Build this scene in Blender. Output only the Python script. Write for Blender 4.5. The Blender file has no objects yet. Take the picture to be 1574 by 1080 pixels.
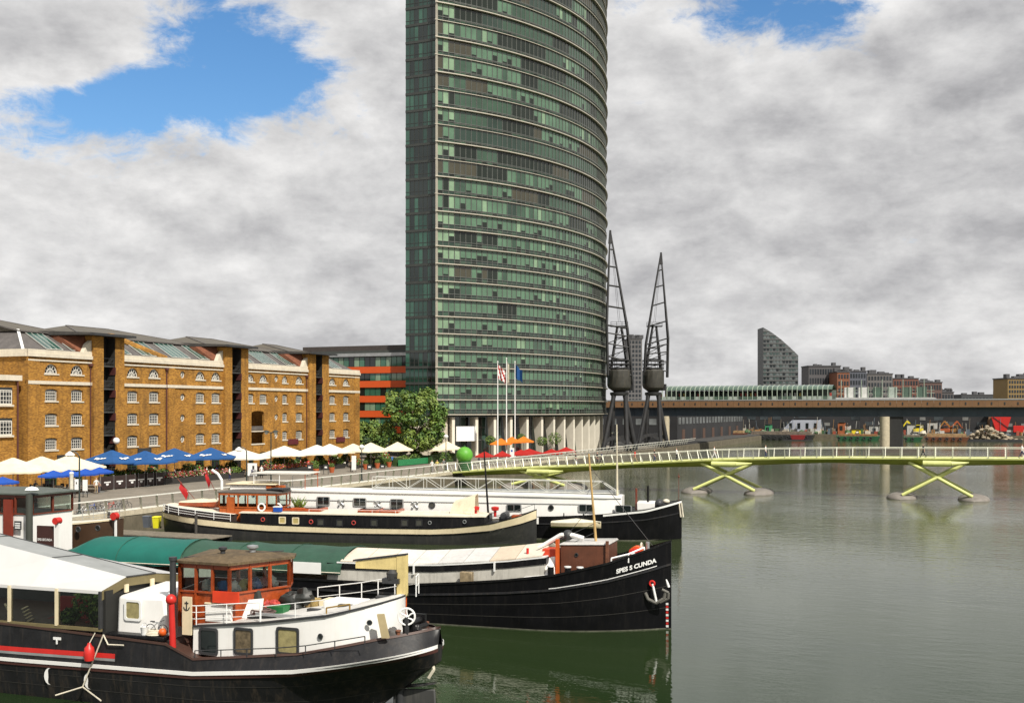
import bpy, bmesh, math, random
from mathutils import Vector, Matrix, noise as mnoise

# ------------------------------------------------------------------ camera, sky, sun, exposure
SC = bpy.context.scene
COL = SC.collection
F, CX, CY, EYE = 1690.0, 787.0, 630.0, 11.0          # focal length / principal point in photo pixels, eye height
CT, ST = math.cos(math.radians(22.33)), math.sin(math.radians(22.33))

cam_d = bpy.data.cameras.new('camera')
cam_d.sensor_width = 36.0
cam_d.lens = 36.0 * F / 1574.0
cam_d.shift_y = (CY - 540.0) / 1574.0
cam_d.clip_start, cam_d.clip_end = 0.5, 9000.0
cam = bpy.data.objects.new('camera', cam_d)
COL.objects.link(cam)
cam.location = (0, 0, EYE)
cam.rotation_euler = (math.radians(90), 0, math.radians(22.33))
SC.camera = cam

SUN_AZ = math.radians(-36)      # direction towards the sun measured from +x (south) towards +y
SUN_EL = math.radians(47)
sun_dir = Vector((math.cos(SUN_AZ) * math.cos(SUN_EL), math.sin(SUN_AZ) * math.cos(SUN_EL), math.sin(SUN_EL)))

world = bpy.data.worlds.new('World')
SC.world = world
world.use_nodes = True
WN, WL = world.node_tree.nodes, world.node_tree.links
WN.clear()

def ray(px, py):
    a, b = (px - CX) / F, (CY - py) / F
    return Vector((CT * a - ST, ST * a + CT, b))

def build_sky():
    out = WN.new('ShaderNodeOutputWorld')
    sky = WN.new('ShaderNodeTexSky'); sky.sky_type = 'NISHITA'; sky.sun_disc = False
    sky.sun_elevation = SUN_EL
    sky.sun_rotation = math.atan2(sun_dir.x, sun_dir.y)
    sky.altitude = 20; sky.air_density = 1.0; sky.dust_density = 0.6; sky.ozone_density = 2.5
    hs = WN.new('ShaderNodeHueSaturation'); hs.inputs['Saturation'].default_value = 1.25
    hs.inputs['Value'].default_value = 1.0
    WL.new(sky.outputs[0], hs.inputs['Color'])
    bs = WN.new('ShaderNodeBackground'); bs.inputs['Strength'].default_value = 0.135
    WL.new(hs.outputs[0], bs.inputs['Color'])
    tc = WN.new('ShaderNodeTexCoord')
    sep = WN.new('ShaderNodeSeparateXYZ'); WL.new(tc.outputs['Generated'], sep.inputs[0])
    def M(op, a, b=None, c=None):
        n = WN.new('ShaderNodeMath'); n.operation = op
        for i, v in enumerate((a, b, c)):
            if v is None: continue
            if isinstance(v, (int, float)): n.inputs[i].default_value = v
            else: WL.new(v, n.inputs[i])
        return n.outputs[0]
    zc = M('ADD', M('MAXIMUM', sep.outputs['Z'], 0.0), 0.16)
    comb = WN.new('ShaderNodeCombineXYZ')
    WL.new(M('DIVIDE', sep.outputs['X'], zc), comb.inputs[0])
    WL.new(M('DIVIDE', sep.outputs['Y'], zc), comb.inputs[1])
    def N(src, scale, detail, rough, loc=(0, 0, 0), dist=0.0, stretch=(1, 1, 1)):
        mp = WN.new('ShaderNodeMapping'); WL.new(src, mp.inputs[0])
        mp.inputs['Location'].default_value = loc; mp.inputs['Scale'].default_value = stretch
        n = WN.new('ShaderNodeTexNoise'); WL.new(mp.outputs[0], n.inputs['Vector'])
        n.inputs['Scale'].default_value = scale; n.inputs['Detail'].default_value = detail
        n.inputs['Roughness'].default_value = rough; n.inputs['Distortion'].default_value = dist
        return n.outputs['Fac']
    P = comb.outputs[0]
    D = tc.outputs['Generated']
    edge = N(D, 9.0, 9, 0.66, (3.1, 1.7, 0.4), 0.3, (1, 1, 1.9))
    fine = N(D, 34.0, 6, 0.66, (0.3, 5.7, 2.4), 0.5, (1, 1, 1.5))
    # gaps of blue sky, each an ellipse of directions with a ragged rim
    def gap(px, py, rx, ry, w):
        c = ray(px, py).normalized()
        right = Vector((CT, ST, 0)); up = c.cross(right) * -1
        if up.z < 0: up = -up
        def dot(v):
            n = WN.new('ShaderNodeVectorMath'); n.operation = 'DOT_PRODUCT'
            WL.new(D, n.inputs[0]); n.inputs[1].default_value = v
            return n.outputs['Value']
        dx = M('DIVIDE', M('SUBTRACT', dot(right), c.dot(right)), rx / F)
        dy = M('DIVIDE', M('SUBTRACT', dot(up), c.dot(up)), ry / F)
        front = M('GREATER_THAN', dot(c), 0.0)
        r2 = M('ADD', M('MULTIPLY', dx, dx), M('MULTIPLY', dy, dy))
        return M('MULTIPLY', M('MULTIPLY', M('POWER', 2.718, M('MULTIPLY', r2, -1.0)), w), front)
    gaps = M('ADD', gap(185, 155, 240, 78, 0.84), gap(310, 60, 130, 100, 0.62))
    gaps = M('ADD', gaps, gap(1215, 25, 160, 55, 0.82))
    gaps = M('ADD', gaps, gap(410, 100, 80, 60, 0.5))
    gaps = M('SUBTRACT', gaps, gap(55, 45, 110, 60, 0.75))
    gaps = M('SUBTRACT', gaps, gap(170, 84, 85, 22, 0.6))
    gaps = M('SUBTRACT', gaps, gap(75, 120, 55, 14, 0.45))
    dens = M('ADD', M('SUBTRACT', 0.90, M('MULTIPLY', gaps, 1.2)), M('MULTIPLY', M('SUBTRACT', edge, 0.5), 2.1))
    dens = M('ADD', dens, M('MULTIPLY', M('SUBTRACT', fine, 0.5), 0.95))
    mr = WN.new('ShaderNodeMapRange'); mr.interpolation_type = 'SMOOTHSTEP'
    mr.inputs['From Min'].default_value = -0.05; mr.inputs['From Max'].default_value = 0.52
    WL.new(dens, mr.inputs['Value'])
    # cloud light and shade: bright where the layer thins or faces the sun, grey where it is thick
    sx_, sy_ = sun_dir.x * 0.06, sun_dir.y * 0.06
    lay = N(P, 2.3, 8, 0.6, (1.9, 4.2, 0), 0.15)
    lay2 = N(P, 2.3, 8, 0.6, (1.9 + sx_, 4.2 + sy_, 0), 0.15)
    big = N(P, 0.42, 3, 0.5, (5.3, 1.1, 0), 0.2)
    puff = N(D, 13.0, 8, 0.6, (2.2, 8.1, 3.0), 0.15, (1, 1, 1.9))
    puff2 = N(D, 13.0, 8, 0.6, (2.2 + sun_dir.x * .012, 8.1 + sun_dir.y * .012, 3.0 + .045), 0.15, (1, 1, 1.9))
    v = M('SUBTRACT', 0.575, M('MULTIPLY', M('SUBTRACT', lay, 0.5), 0.22))
    v = M('SUBTRACT', v, M('MULTIPLY', M('SUBTRACT', big, 0.5), 0.52))
    v = M('ADD', v, M('MULTIPLY', M('SUBTRACT', lay, lay2), 0.30))
    v = M('ADD', v, M('MULTIPLY', M('SUBTRACT', puff, puff2), 0.55))
    v = M('ADD', v, M('MULTIPLY', M('SUBTRACT', puff, 0.5), 0.12))
    # thin rims next to the gaps of blue are the brightest
    rim = WN.new('ShaderNodeMapRange'); rim.inputs['From Min'].default_value = 0.3; rim.inputs['From Max'].default_value = 1.35
    rim.inputs['To Min'].default_value = 0.16; rim.inputs['To Max'].default_value = 0.0
    WL.new(dens, rim.inputs['Value'])
    v = M('ADD', v, rim.outputs[0])
    ramp = WN.new('ShaderNodeValToRGB'); WL.new(v, ramp.inputs['Fac'])
    cr = ramp.color_ramp
    cr.elements[0].position = 0.25; cr.elements[0].color = (0.27, 0.27, 0.282, 1)
    cr.elements[1].position = 0.88; cr.elements[1].color = (0.84, 0.83, 0.82, 1)
    e = cr.elements.new(0.46); e.color = (0.44, 0.437, 0.447, 1)
    e = cr.elements.new(0.66); e.color = (0.63, 0.625, 0.625, 1)
    bc = WN.new('ShaderNodeBackground'); bc.inputs['Strength'].default_value = 1.0
    WL.new(ramp.outputs[0], bc.inputs['Color'])
    mix = WN.new('ShaderNodeMixShader')
    WL.new(mr.outputs[0], mix.inputs[0]); WL.new(bs.outputs[0], mix.inputs[1]); WL.new(bc.outputs[0], mix.inputs[2])
    WL.new(mix.outputs[0], out.inputs['Surface'])
build_sky()

sun_l = bpy.data.lights.new('sun', 'SUN')
sun_l.energy = 5.0; sun_l.angle = math.radians(0.55); sun_l.color = (1.0, 0.945, 0.85)
sun = bpy.data.objects.new('sun', sun_l)
COL.objects.link(sun)
sun.rotation_euler = (-sun_dir).to_track_quat('-Z', 'Y').to_euler()
sun.location = sun_dir * 300

SC.view_settings.view_transform = 'Standard'
SC.view_settings.look = 'None'
SC.view_settings.gamma = 1.0
SC.view_settings.use_curve_mapping = False
SC.view_settings.exposure = 0.1
SC.cycles.max_bounces = 8
SC.cycles.transparent_max_bounces = 8
SC.cycles.caustics_reflective = False
SC.cycles.caustics_refractive = False
SC.cycles.use_denoising = True

# ------------------------------------------------------------------ helpers
def proj(p):
    X, Y = CT * p[0] + ST * p[1], -ST * p[0] + CT * p[1]
    return CX + F * X / Y, CY - F * (p[2] - EYE) / Y
def atx(px, py, x0):
    d = ray(px, py); t = x0 / d.x
    return Vector((x0, d.y * t, EYE + d.z * t))
def aty(px, py, y0):
    d = ray(px, py); t = y0 / d.y
    return Vector((d.x * t, y0, EYE + d.z * t))
def atz(px, py, z0):
    d = ray(px, py); t = (z0 - EYE) / d.z
    return Vector((d.x * t, d.y * t, z0))
def atd(px, py, depth):
    d = ray(px, py)
    return Vector((d.x * depth, d.y * depth, EYE + d.z * depth))

class MB:
    def __init__(s): s.v, s.f, s.m = [], [], []
    def add(s, vs, fs, mi=0):
        o = len(s.v)
        s.v += [tuple(p) for p in vs]
        s.f += [tuple(i + o for i in f) for f in fs]
        s.m += [mi] * len(fs)
        return s
    def poly(s, vs, mi=0): return s.add(vs, [tuple(range(len(vs)))], mi)
    def box(s, x0, x1, y0, y1, z0, z1, mi=0):
        return s.add([(x0, y0, z0), (x1, y0, z0), (x1, y1, z0), (x0, y1, z0), (x0, y0, z1), (x1, y0, z1), (x1, y1, z1), (x0, y1, z1)],
                     [(0, 3, 2, 1), (4, 5, 6, 7), (0, 1, 5, 4), (1, 2, 6, 5), (2, 3, 7, 6), (3, 0, 4, 7)], mi)
    def hexa(s, b, t, mi=0):
        n = len(b)
        return s.add(list(b) + list(t), [tuple(range(n - 1, -1, -1)), tuple(range(n, 2 * n))] +
                     [(i, (i + 1) % n, n + (i + 1) % n, n + i) for i in range(n)], mi)
    def prism(s, pts, z0, z1, mi=0):
        return s.hexa([(p[0], p[1], z0) for p in pts], [(p[0], p[1], z1) for p in pts], mi)
    def beam(s, a, b, w, h=None, mi=0, up=(0, 0, 1)):
        a, b = Vector(a), Vector(b); h = h or w
        d = (b - a).normalized(); u = Vector(up)
        if abs(d.dot(u)) > 0.98: u = Vector((1, 0, 0))
        r = d.cross(u).normalized(); u = r.cross(d)
        q = [r * (w / 2) * i + u * (h / 2) * j for i, j in ((-1, -1), (1, -1), (1, 1), (-1, 1))]
        return s.hexa([a + k for k in q], [b + k for k in q], mi)
    def tube(s, a, b, r, r2=None, n=8, mi=0):
        a, b = Vector(a), Vector(b); r2 = r if r2 is None else r2
        d = (b - a).normalized(); u = Vector((0, 0, 1)) if abs(d.z) < 0.95 else Vector((1, 0, 0))
        x = d.cross(u).normalized(); y = d.cross(x)
        c = [(math.cos(6.28318 * i / n), math.sin(6.28318 * i / n)) for i in range(n)]
        return s.hexa([a + (x * p + y * q) * r for p, q in reversed(c)], [b + (x * p + y * q) * r2 for p, q in reversed(c)], mi)
    def path(s, pts, r, n=6, mi=0):
        pts = [Vector(p) for p in pts]
        for a, b in zip(pts, pts[1:]):
            if (b - a).length > 1e-5: s.tube(a, b, r, None, n, mi)
        return s
    def lathe(s, prof, c=(0, 0, 0), n=12, mi=0, axis='z'):
        o = len(s.v); c = Vector(c)
        for r, z in prof:
            for i in range(n):
                t = 6.28318 * i / n
                if axis == 'z': p = (r * math.cos(t), r * math.sin(t), z)
                elif axis == 'y': p = (r * math.cos(t), z, r * math.sin(t))
                else: p = (z, r * math.cos(t), r * math.sin(t))
                s.v.append(tuple(c + Vector(p)))
        k = len(prof)
        for j in range(k - 1):
            for i in range(n):
                s.f.append((o + j * n + i, o + j * n + (i + 1) % n, o + (j + 1) * n + (i + 1) % n, o + (j + 1) * n + i)); s.m.append(mi)
        s.f.append(tuple(o + i for i in range(n - 1, -1, -1))); s.m.append(mi)
        s.f.append(tuple(o + (k - 1) * n + i for i in range(n))); s.m.append(mi)
        return s
    def ball(s, c, r, n=10, mi=0, sz=1.0):
        prof = [(max(0.001, math.sin(math.pi * j / 8) * r), -math.cos(math.pi * j / 8) * r * sz) for j in range(9)]
        return s.lathe(prof, c, n, mi)
    def blob(s, c, r, seed=0, n=14, mi=0, sx=1.0, sy=1.0, sz=1.0, rough=0.28, freq=1.6):
        o = len(s.v); c = Vector(c); k = n // 2 + 1
        for j in range(k):
            ph = math.pi * j / (k - 1)
            for i in range(n):
                t = 6.28318 * i / n; d = Vector((math.sin(ph) * math.cos(t), math.sin(ph) * math.sin(t), -math.cos(ph)))
                q = 1 + rough * mnoise.noise(d * freq + Vector((seed * 3.7, seed * 1.3, seed)))* 2 + rough * .5 * mnoise.noise(d * freq * 3 + Vector((seed, 0, 5)))
                s.v.append(tuple(c + Vector((d.x * r * q * sx, d.y * r * q * sy, d.z * r * q * sz))))
        for j in range(k - 1):
            for i in range(n):
                s.f.append((o + j * n + i, o + j * n + (i + 1) % n, o + (j + 1) * n + (i + 1) % n, o + (j + 1) * n + i)); s.m.append(mi)
        return s
    def torus(s, c, R, r, axis='y', n=16, k=6, mi=0, ex=1.0, ez=1.0):
        o = len(s.v); c = Vector(c)
        for i in range(n):
            t = 6.28318 * i / n
            for j in range(k):
                q = 6.28318 * j / k; rr = R + r * math.cos(q)
                a, b, h = rr * math.cos(t) * ex, rr * math.sin(t) * ez, r * math.sin(q)
                p = (a, h, b) if axis == 'y' else ((a, b, h) if axis == 'z' else (h, a, b))
                s.v.append(tuple(c + Vector(p)))
        for i in range(n):
            for j in range(k):
                s.f.append((o + i * k + j, o + ((i + 1) % n) * k + j, o + ((i + 1) % n) * k + (j + 1) % k, o + i * k + (j + 1) % k)); s.m.append(mi)
        return s
    def grid(s, rows, mi=0, closed=False):
        o = len(s.v); n = len(rows[0])
        for r in rows: s.v += [tuple(p) for p in r]
        for j in range(len(rows) - 1):
            for i in range(n if closed else n - 1):
                s.f.append((o + j * n + i, o + j * n + (i + 1) % n, o + (j + 1) * n + (i + 1) % n, o + (j + 1) * n + i)); s.m.append(mi)
        return s
    def mesh(s, name, mats, smooth=40, fix=True):
        me = bpy.data.meshes.new(name)
        me.from_pydata(s.v, [], s.f)
        if not isinstance(mats, (list, tuple)): mats = [mats]
        for m in mats: me.materials.append(m)
        if len(mats) > 1: me.polygons.foreach_set('material_index', s.m)
        if fix:
            bm = bmesh.new(); bm.from_mesh(me); bmesh.ops.recalc_face_normals(bm, faces=bm.faces); bm.to_mesh(me); bm.free()
        if smooth:
            me.polygons.foreach_set('use_smooth', [True] * len(me.polygons))
            me.set_sharp_from_angle(angle=math.radians(smooth))
        me.update()
        return me
    def build(s, name, mats, parent=None, loc=None, rot=None, smooth=40, fix=True, bevel=0):
        return link(name, s.mesh(name, mats, smooth, fix), parent, loc, rot, bevel)

def link(name, me, parent=None, loc=None, rot=None, bevel=0):
    o = bpy.data.objects.new(name, me)
    COL.objects.link(o)
    if parent: o.parent = parent
    if loc is not None: o.location = loc
    if rot is not None: o.rotation_euler = rot if hasattr(rot, '__len__') else (0, 0, rot)
    if bevel:
        b = o.modifiers.new('bevel', 'BEVEL'); b.width = bevel; b.segments = 2; b.limit_method = 'ANGLE'; b.angle_limit = 0.7
    return o
def tag(o, label, cat, group=None, kind=None):
    o['label'] = label; o['category'] = cat
    if group: o['group'] = group
    if kind: o['kind'] = kind
    return o
def thing(name, label, cat, loc=(0, 0, 0), rotz=0, group=None):
    o = bpy.data.objects.new(name, None)
    COL.objects.link(o); o.location = loc; o.rotation_euler = (0, 0, rotz); o.empty_display_size = 0.2
    return tag(o, label, cat, group)
def struct(o, kind='structure'):
    o['kind'] = kind; return o
def dup(root, loc, rotz=0, label=None, scale=None):
    def cp(o, par):
        c = o.copy(); COL.objects.link(c)
        if par: c.parent = par
        for ch in kids.get(o.name, ()): cp(ch, c)
        return c
    kids = {}
    for ch in root.children_recursive: kids.setdefault(ch.parent.name, []).append(ch)
    r = cp(root, None); r.location = loc; r.rotation_euler = (0, 0, rotz)
    if scale: r.scale = scale if hasattr(scale, '__len__') else (scale,) * 3
    if label: r['label'] = label
    return r
R = random.Random(7)

# ------------------------------------------------------------------ materials
MATS = {}
def pmat(name, col, rough=0.6, metal=0.0, var=0.15, scale=1.5, bump=0.0, bscale=20.0, spec=0.5, streak=0.0, scol=(0.05, 0.04, 0.03), coat=0.0, trans=0.0, fine=0.0):
    if name in MATS: return MATS[name]
    m = bpy.data.materials.new(name); m.use_nodes = True
    N, L = m.node_tree.nodes, m.node_tree.links
    b = N['Principled BSDF']
    b.inputs['Roughness'].default_value = rough; b.inputs['Metallic'].default_value = metal
    b.inputs['Specular IOR Level'].default_value = spec
    if coat: b.inputs['Coat Weight'].default_value = coat; b.inputs['Coat Roughness'].default_value = 0.1
    if trans: b.inputs['Transmission Weight'].default_value = trans
    g = N.new('ShaderNodeNewGeometry')
    n = N.new('ShaderNodeTexNoise'); n.inputs['Scale'].default_value = scale; n.inputs['Detail'].default_value = 6; n.inputs['Roughness'].default_value = 0.65
    L.new(g.outputs['Position'], n.inputs['Vector'])
    rp = N.new('ShaderNodeMapRange'); rp.inputs['From Min'].default_value = 0.3; rp.inputs['From Max'].default_value = 0.7
    L.new(n.outputs['Fac'], rp.inputs['Value'])
    mx = N.new('ShaderNodeMix'); mx.data_type = 'RGBA'
    mx.inputs['A'].default_value = tuple(min(1, c * (1 - var)) for c in col) + (1,)
    mx.inputs['B'].default_value = tuple(min(0.9, c * (1 + var)) for c in col) + (1,)
    L.new(rp.outputs[0], mx.inputs['Factor'])
    cur = mx.outputs['Result']
    if fine:
        n2 = N.new('ShaderNodeTexNoise'); n2.inputs['Scale'].default_value = scale * 9; n2.inputs['Detail'].default_value = 3
        L.new(g.outputs['Position'], n2.inputs['Vector'])
        r2 = N.new('ShaderNodeMapRange'); r2.inputs['From Min'].default_value = 0.3; r2.inputs['From Max'].default_value = 0.7
        r2.inputs['To Min'].default_value = 1 - fine; r2.inputs['To Max'].default_value = 1 + fine
        L.new(n2.outputs['Fac'], r2.inputs['Value'])
        vm = N.new('ShaderNodeVectorMath'); vm.operation = 'SCALE'
        L.new(cur, vm.inputs[0]); L.new(r2.outputs[0], vm.inputs['Scale']); cur = vm.outputs[0]
    if streak:
        mp = N.new('ShaderNodeMapping'); mp.inputs['Scale'].default_value = (3.2, 3.2, 0.35); L.new(g.outputs['Position'], mp.inputs[0])
        n3 = N.new('ShaderNodeTexNoise'); n3.inputs['Scale'].default_value = 1.6; n3.inputs['Detail'].default_value = 7; n3.inputs['Roughness'].default_value = 0.7
        L.new(mp.outputs[0], n3.inputs['Vector'])
        r3 = N.new('ShaderNodeMapRange'); r3.inputs['From Min'].default_value = 0.5; r3.inputs['From Max'].default_value = 0.78; r3.inputs['To Max'].default_value = streak
        L.new(n3.outputs['Fac'], r3.inputs['Value'])
        m3 = N.new('ShaderNodeMix'); m3.data_type = 'RGBA'; m3.inputs['B'].default_value = tuple(scol) + (1,)
        L.new(r3.outputs[0], m3.inputs['Factor']); L.new(cur, m3.inputs['A']); cur = m3.outputs['Result']
    L.new(cur, b.inputs['Base Color'])
    if bump:
        nb = N.new('ShaderNodeTexNoise'); nb.inputs['Scale'].default_value = bscale; nb.inputs['Detail'].default_value = 4
        L.new(g.outputs['Position'], nb.inputs['Vector'])
        bp = N.new('ShaderNodeBump'); bp.inputs['Strength'].default_value = bump; bp.inputs['Distance'].default_value = 0.05
        L.new(nb.outputs['Fac'], bp.inputs['Height']); L.new(bp.outputs[0], b.inputs['Normal'])
    MATS[name] = m
    return m
wframe = pmat('window_white', (0.62, 0.60, 0.54), 0.5, var=0.1, scale=1)
white = pmat('white_paint', (0.82, 0.81, 0.78), 0.35, var=0.04, scale=0.8, streak=0.14, scol=(0.42, 0.36, 0.26))
whitec = pmat('white_clean', (0.82, 0.82, 0.80), 0.4, var=0.04)
stone = pmat('pale_stone', (0.62, 0.56, 0.45), 0.8, var=0.12, scale=1.2, streak=0.3, scol=(0.2, 0.17, 0.12))
black = pmat('black_paint', (0.008, 0.008, 0.009), 0.38, spec=0.25, var=0.4, scale=1.2, streak=0.45, scol=(0.05, 0.045, 0.04))
charcoal = pmat('charcoal_paint', (0.022, 0.0225, 0.025), 0.5, spec=0.25, var=0.25, scale=2.0, streak=0.4, scol=(0.12, 0.10, 0.08), bump=0.1)
darkm = pmat('dark_metal', (0.035, 0.036, 0.038), 0.5, var=0.3)
steel = pmat('galvanised_steel', (0.42, 0.43, 0.43), 0.4, 0.6, var=0.15)
rust = pmat('rust', (0.16, 0.06, 0.03), 0.85, var=0.4, scale=4)
wood = pmat('varnished_wood', (0.33, 0.06, 0.014), 0.32, var=0.35, scale=3, fine=0.2, coat=0.3)
brownp = pmat('brown_paint', (0.115, 0.04, 0.02), 0.5, var=0.25, scale=1.5, streak=0.35, scol=(0.05, 0.02, 0.012))
redp = pmat('red_paint', (0.55, 0.025, 0.02), 0.4, var=0.12)
orangep = pmat('orange_paint', (0.62, 0.10, 0.015), 0.45, var=0.15)
cream = pmat('cream_paint', (0.72, 0.62, 0.42), 0.5, var=0.1, streak=0.25, scol=(0.35, 0.25, 0.13))
yellowp = pmat('yellow_paint', (0.75, 0.60, 0.03), 0.45, var=0.08)
greyd = pmat('grey_deck', (0.45, 0.44, 0.42), 0.75, var=0.15, scale=2, fine=0.12, streak=0.25, scol=(0.18, 0.16, 0.13))
glassd = pmat('dark_glass', (0.012, 0.016, 0.016), 0.06, var=0.5, scale=0.7, spec=0.8)
rope_m = pmat('pale_rope', (0.6, 0.55, 0.44), 0.9, var=0.2)
skin_m = pmat('skin', (0.52, 0.30, 0.21), 0.55, var=0.05)
def clear_glass():
    m = bpy.data.materials.new('clear_glass'); m.use_nodes = True
    N, L = m.node_tree.nodes, m.node_tree.links
    N.remove(N['Principled BSDF'])
    t = N.new('ShaderNodeBsdfTransparent'); t.inputs[0].default_value = (0.80, 0.88, 0.84, 1)
    gl = N.new('ShaderNodeBsdfGlossy'); gl.inputs['Roughness'].default_value = 0.03
    fr = N.new('ShaderNodeFresnel'); fr.inputs[0].default_value = 1.5
    mx = N.new('ShaderNodeMixShader')
    L.new(fr.outputs[0], mx.inputs[0]); L.new(t.outputs[0], mx.inputs[1]); L.new(gl.outputs[0], mx.inputs[2])
    L.new(mx.outputs[0], N['Material Output'].inputs[0])
    return m
clearg = clear_glass()
# ------------------------------------------------------------------ water and ground
QE, WF, QZ = -68.5, -98.0, 2.0          # quay edge x, warehouse front x, quay height
def water_material():
    m = bpy.data.materials.new('dock_water'); m.use_nodes = True
    N, L = m.node_tree.nodes, m.node_tree.links
    b = N['Principled BSDF']
    b.inputs['Roughness'].default_value = 0.035
    b.inputs['IOR'].default_value = 1.33
    b.inputs['Specular IOR Level'].default_value = 0.75
    g = N.new('ShaderNodeNewGeometry')
    n0 = N.new('ShaderNodeTexNoise'); n0.inputs['Scale'].default_value = 0.06; n0.inputs['Detail'].default_value = 4
    L.new(g.outputs['Position'], n0.inputs['Vector'])
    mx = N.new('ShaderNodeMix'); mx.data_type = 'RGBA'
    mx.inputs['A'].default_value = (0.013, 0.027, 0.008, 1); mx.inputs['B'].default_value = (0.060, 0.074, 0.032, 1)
    # hull and sky reflections put into the colour: dark green berths, olive open dock
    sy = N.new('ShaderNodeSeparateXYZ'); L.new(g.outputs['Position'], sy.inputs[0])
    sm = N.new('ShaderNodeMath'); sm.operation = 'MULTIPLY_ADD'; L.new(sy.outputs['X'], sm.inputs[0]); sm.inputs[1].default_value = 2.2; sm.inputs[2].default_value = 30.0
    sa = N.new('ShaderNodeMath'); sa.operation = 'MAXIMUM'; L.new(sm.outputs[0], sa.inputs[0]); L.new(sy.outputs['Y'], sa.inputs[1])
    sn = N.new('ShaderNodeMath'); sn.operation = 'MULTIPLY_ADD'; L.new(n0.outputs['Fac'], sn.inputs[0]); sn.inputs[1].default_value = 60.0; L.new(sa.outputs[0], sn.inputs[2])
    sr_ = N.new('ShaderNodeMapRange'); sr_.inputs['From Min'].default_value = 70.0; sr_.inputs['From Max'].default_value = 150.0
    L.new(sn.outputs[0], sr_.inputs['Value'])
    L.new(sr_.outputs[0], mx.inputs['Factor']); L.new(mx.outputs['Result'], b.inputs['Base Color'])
    def wave(scale, stretch, detail, rot):
        mp = N.new('ShaderNodeMapping'); mp.inputs['Scale'].default_value = stretch; mp.inputs['Rotation'].default_value = (0, 0, rot)
        L.new(g.outputs['Position'], mp.inputs[0])
        n = N.new('ShaderNodeTexNoise'); n.inputs['Scale'].default_value = scale; n.inputs['Detail'].default_value = detail; n.inputs['Roughness'].default_value = 0.55
        L.new(mp.outputs[0], n.inputs['Vector'])
        return n.outputs['Fac']
    w1 = wave(1.5, (0.55, 1.0, 1), 3, 0.39)
    w2 = wave(0.35, (0.6, 1.0, 1), 2, 0.2)
    w3 = wave(5.0, (0.6, 1.0, 1), 2, 0.5)
    patch = wave(0.035, (1, 1, 1), 3, 0.0)
    pr = N.new('ShaderNodeMapRange'); pr.inputs['From Min'].default_value = 0.38; pr.inputs['From Max'].default_value = 0.62
    pr.inputs['To Min'].default_value = 0.45; pr.inputs['To Max'].default_value = 1.0
    L.new(patch, pr.inputs['Value'])
    def M(op, a, c):
        n = N.new('ShaderNodeMath'); n.operation = op
        for i, v in enumerate((a, c)):
            if isinstance(v, float): n.inputs[i].default_value = v
            else: L.new(v, n.inputs[i])
        return n.outputs[0]
    h = M('ADD', M('MULTIPLY', w1, 0.62), M('ADD', M('MULTIPLY', w2, 0.7), M('MULTIPLY', w3, 0.17)))
    bp = N.new('ShaderNodeBump'); bp.inputs['Distance'].default_value = 0.075
    sp0 = N.new('ShaderNodeSeparateXYZ'); L.new(g.outputs['Position'], sp0.inputs[0])
    fr0 = N.new('ShaderNodeMapRange'); fr0.inputs['From Min'].default_value = 35.0; fr0.inputs['From Max'].default_value = 95.0; fr0.inputs['To Min'].default_value = 0.3; fr0.inputs['To Max'].default_value = 1.0
    L.new(sp0.outputs['Y'], fr0.inputs['Value'])
    L.new(h, bp.inputs['Height']); L.new(M('MULTIPLY', M('MULTIPLY', pr.outputs[0], 0.85), fr0.outputs[0]), bp.inputs['Strength'])
    b.inputs['Specular Tint'].default_value = (0.97, 1.0, 0.84, 1)
    L.new(bp.outputs[0], b.inputs['Normal'])
    # the open dock is ruffled by wind, the lee of the moored barges lies smoother
    sp = N.new('ShaderNodeSeparateXYZ'); L.new(g.outputs['Position'], sp.inputs[0])
    wr = N.new('ShaderNodeMapRange'); wr.inputs['From Min'].default_value = 45.0; wr.inputs['From Max'].default_value = 115.0
    wr.inputs['To Min'].default_value = 0.03; wr.inputs['To Max'].default_value = 0.065
    nz = N.new('ShaderNodeMath'); nz.operation = 'MULTIPLY_ADD'; L.new(patch, nz.inputs[0]); nz.inputs[1].default_value = 60.0; L.new(sp.outputs['Y'], nz.inputs[2])
    ng = N.new('ShaderNodeMath'); ng.operation = 'SUBTRACT'; L.new(nz.outputs[0], ng.inputs[0]); ng.inputs[1].default_value = 30.0
    L.new(ng.outputs[0], wr.inputs['Value']); L.new(wr.outputs[0], b.inputs['Roughness'])
    return m
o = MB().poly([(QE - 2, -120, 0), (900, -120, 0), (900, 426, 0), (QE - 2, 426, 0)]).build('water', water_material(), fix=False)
struct(o)

paving = pmat('paving', (0.20, 0.175, 0.14), 0.85, var=0.2, scale=0.4, fine=0.12)
earth = pmat('far_ground', (0.12, 0.11, 0.09), 0.95, var=0.3, scale=0.02)
qwall = pmat('quay_wall', (0.13, 0.11, 0.075), 0.9, var=0.35, scale=0.6, streak=0.8, scol=(0.05, 0.06, 0.03))
mb = MB().poly([(-4000, -500, QZ - 0.03), (QE - 0.6, -500, QZ - 0.03), (QE - 0.6, 425, QZ - 0.03), (-4000, 425, QZ - 0.03)])
mb.poly([(-4000, 425, QZ - 0.03), (4000, 425, QZ - 0.03), (4000, 7000, QZ - 0.03), (-4000, 7000, QZ - 0.03)])
struct(mb.build('ground', earth, fix=False))
mb = MB().box(-112, QE - 0.55, -60, 268, QZ - 0.5, QZ + 0.0)
struct(mb.build('promenade_pavement', paving))
struct(MB().box(-112, QE - 0.55, 268.01, 425, QZ - 0.5, QZ - 0.004).build('quay_asphalt', pmat('dark_asphalt', (0.045, 0.043, 0.04), 0.9, var=0.3, scale=0.5)))
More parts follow.
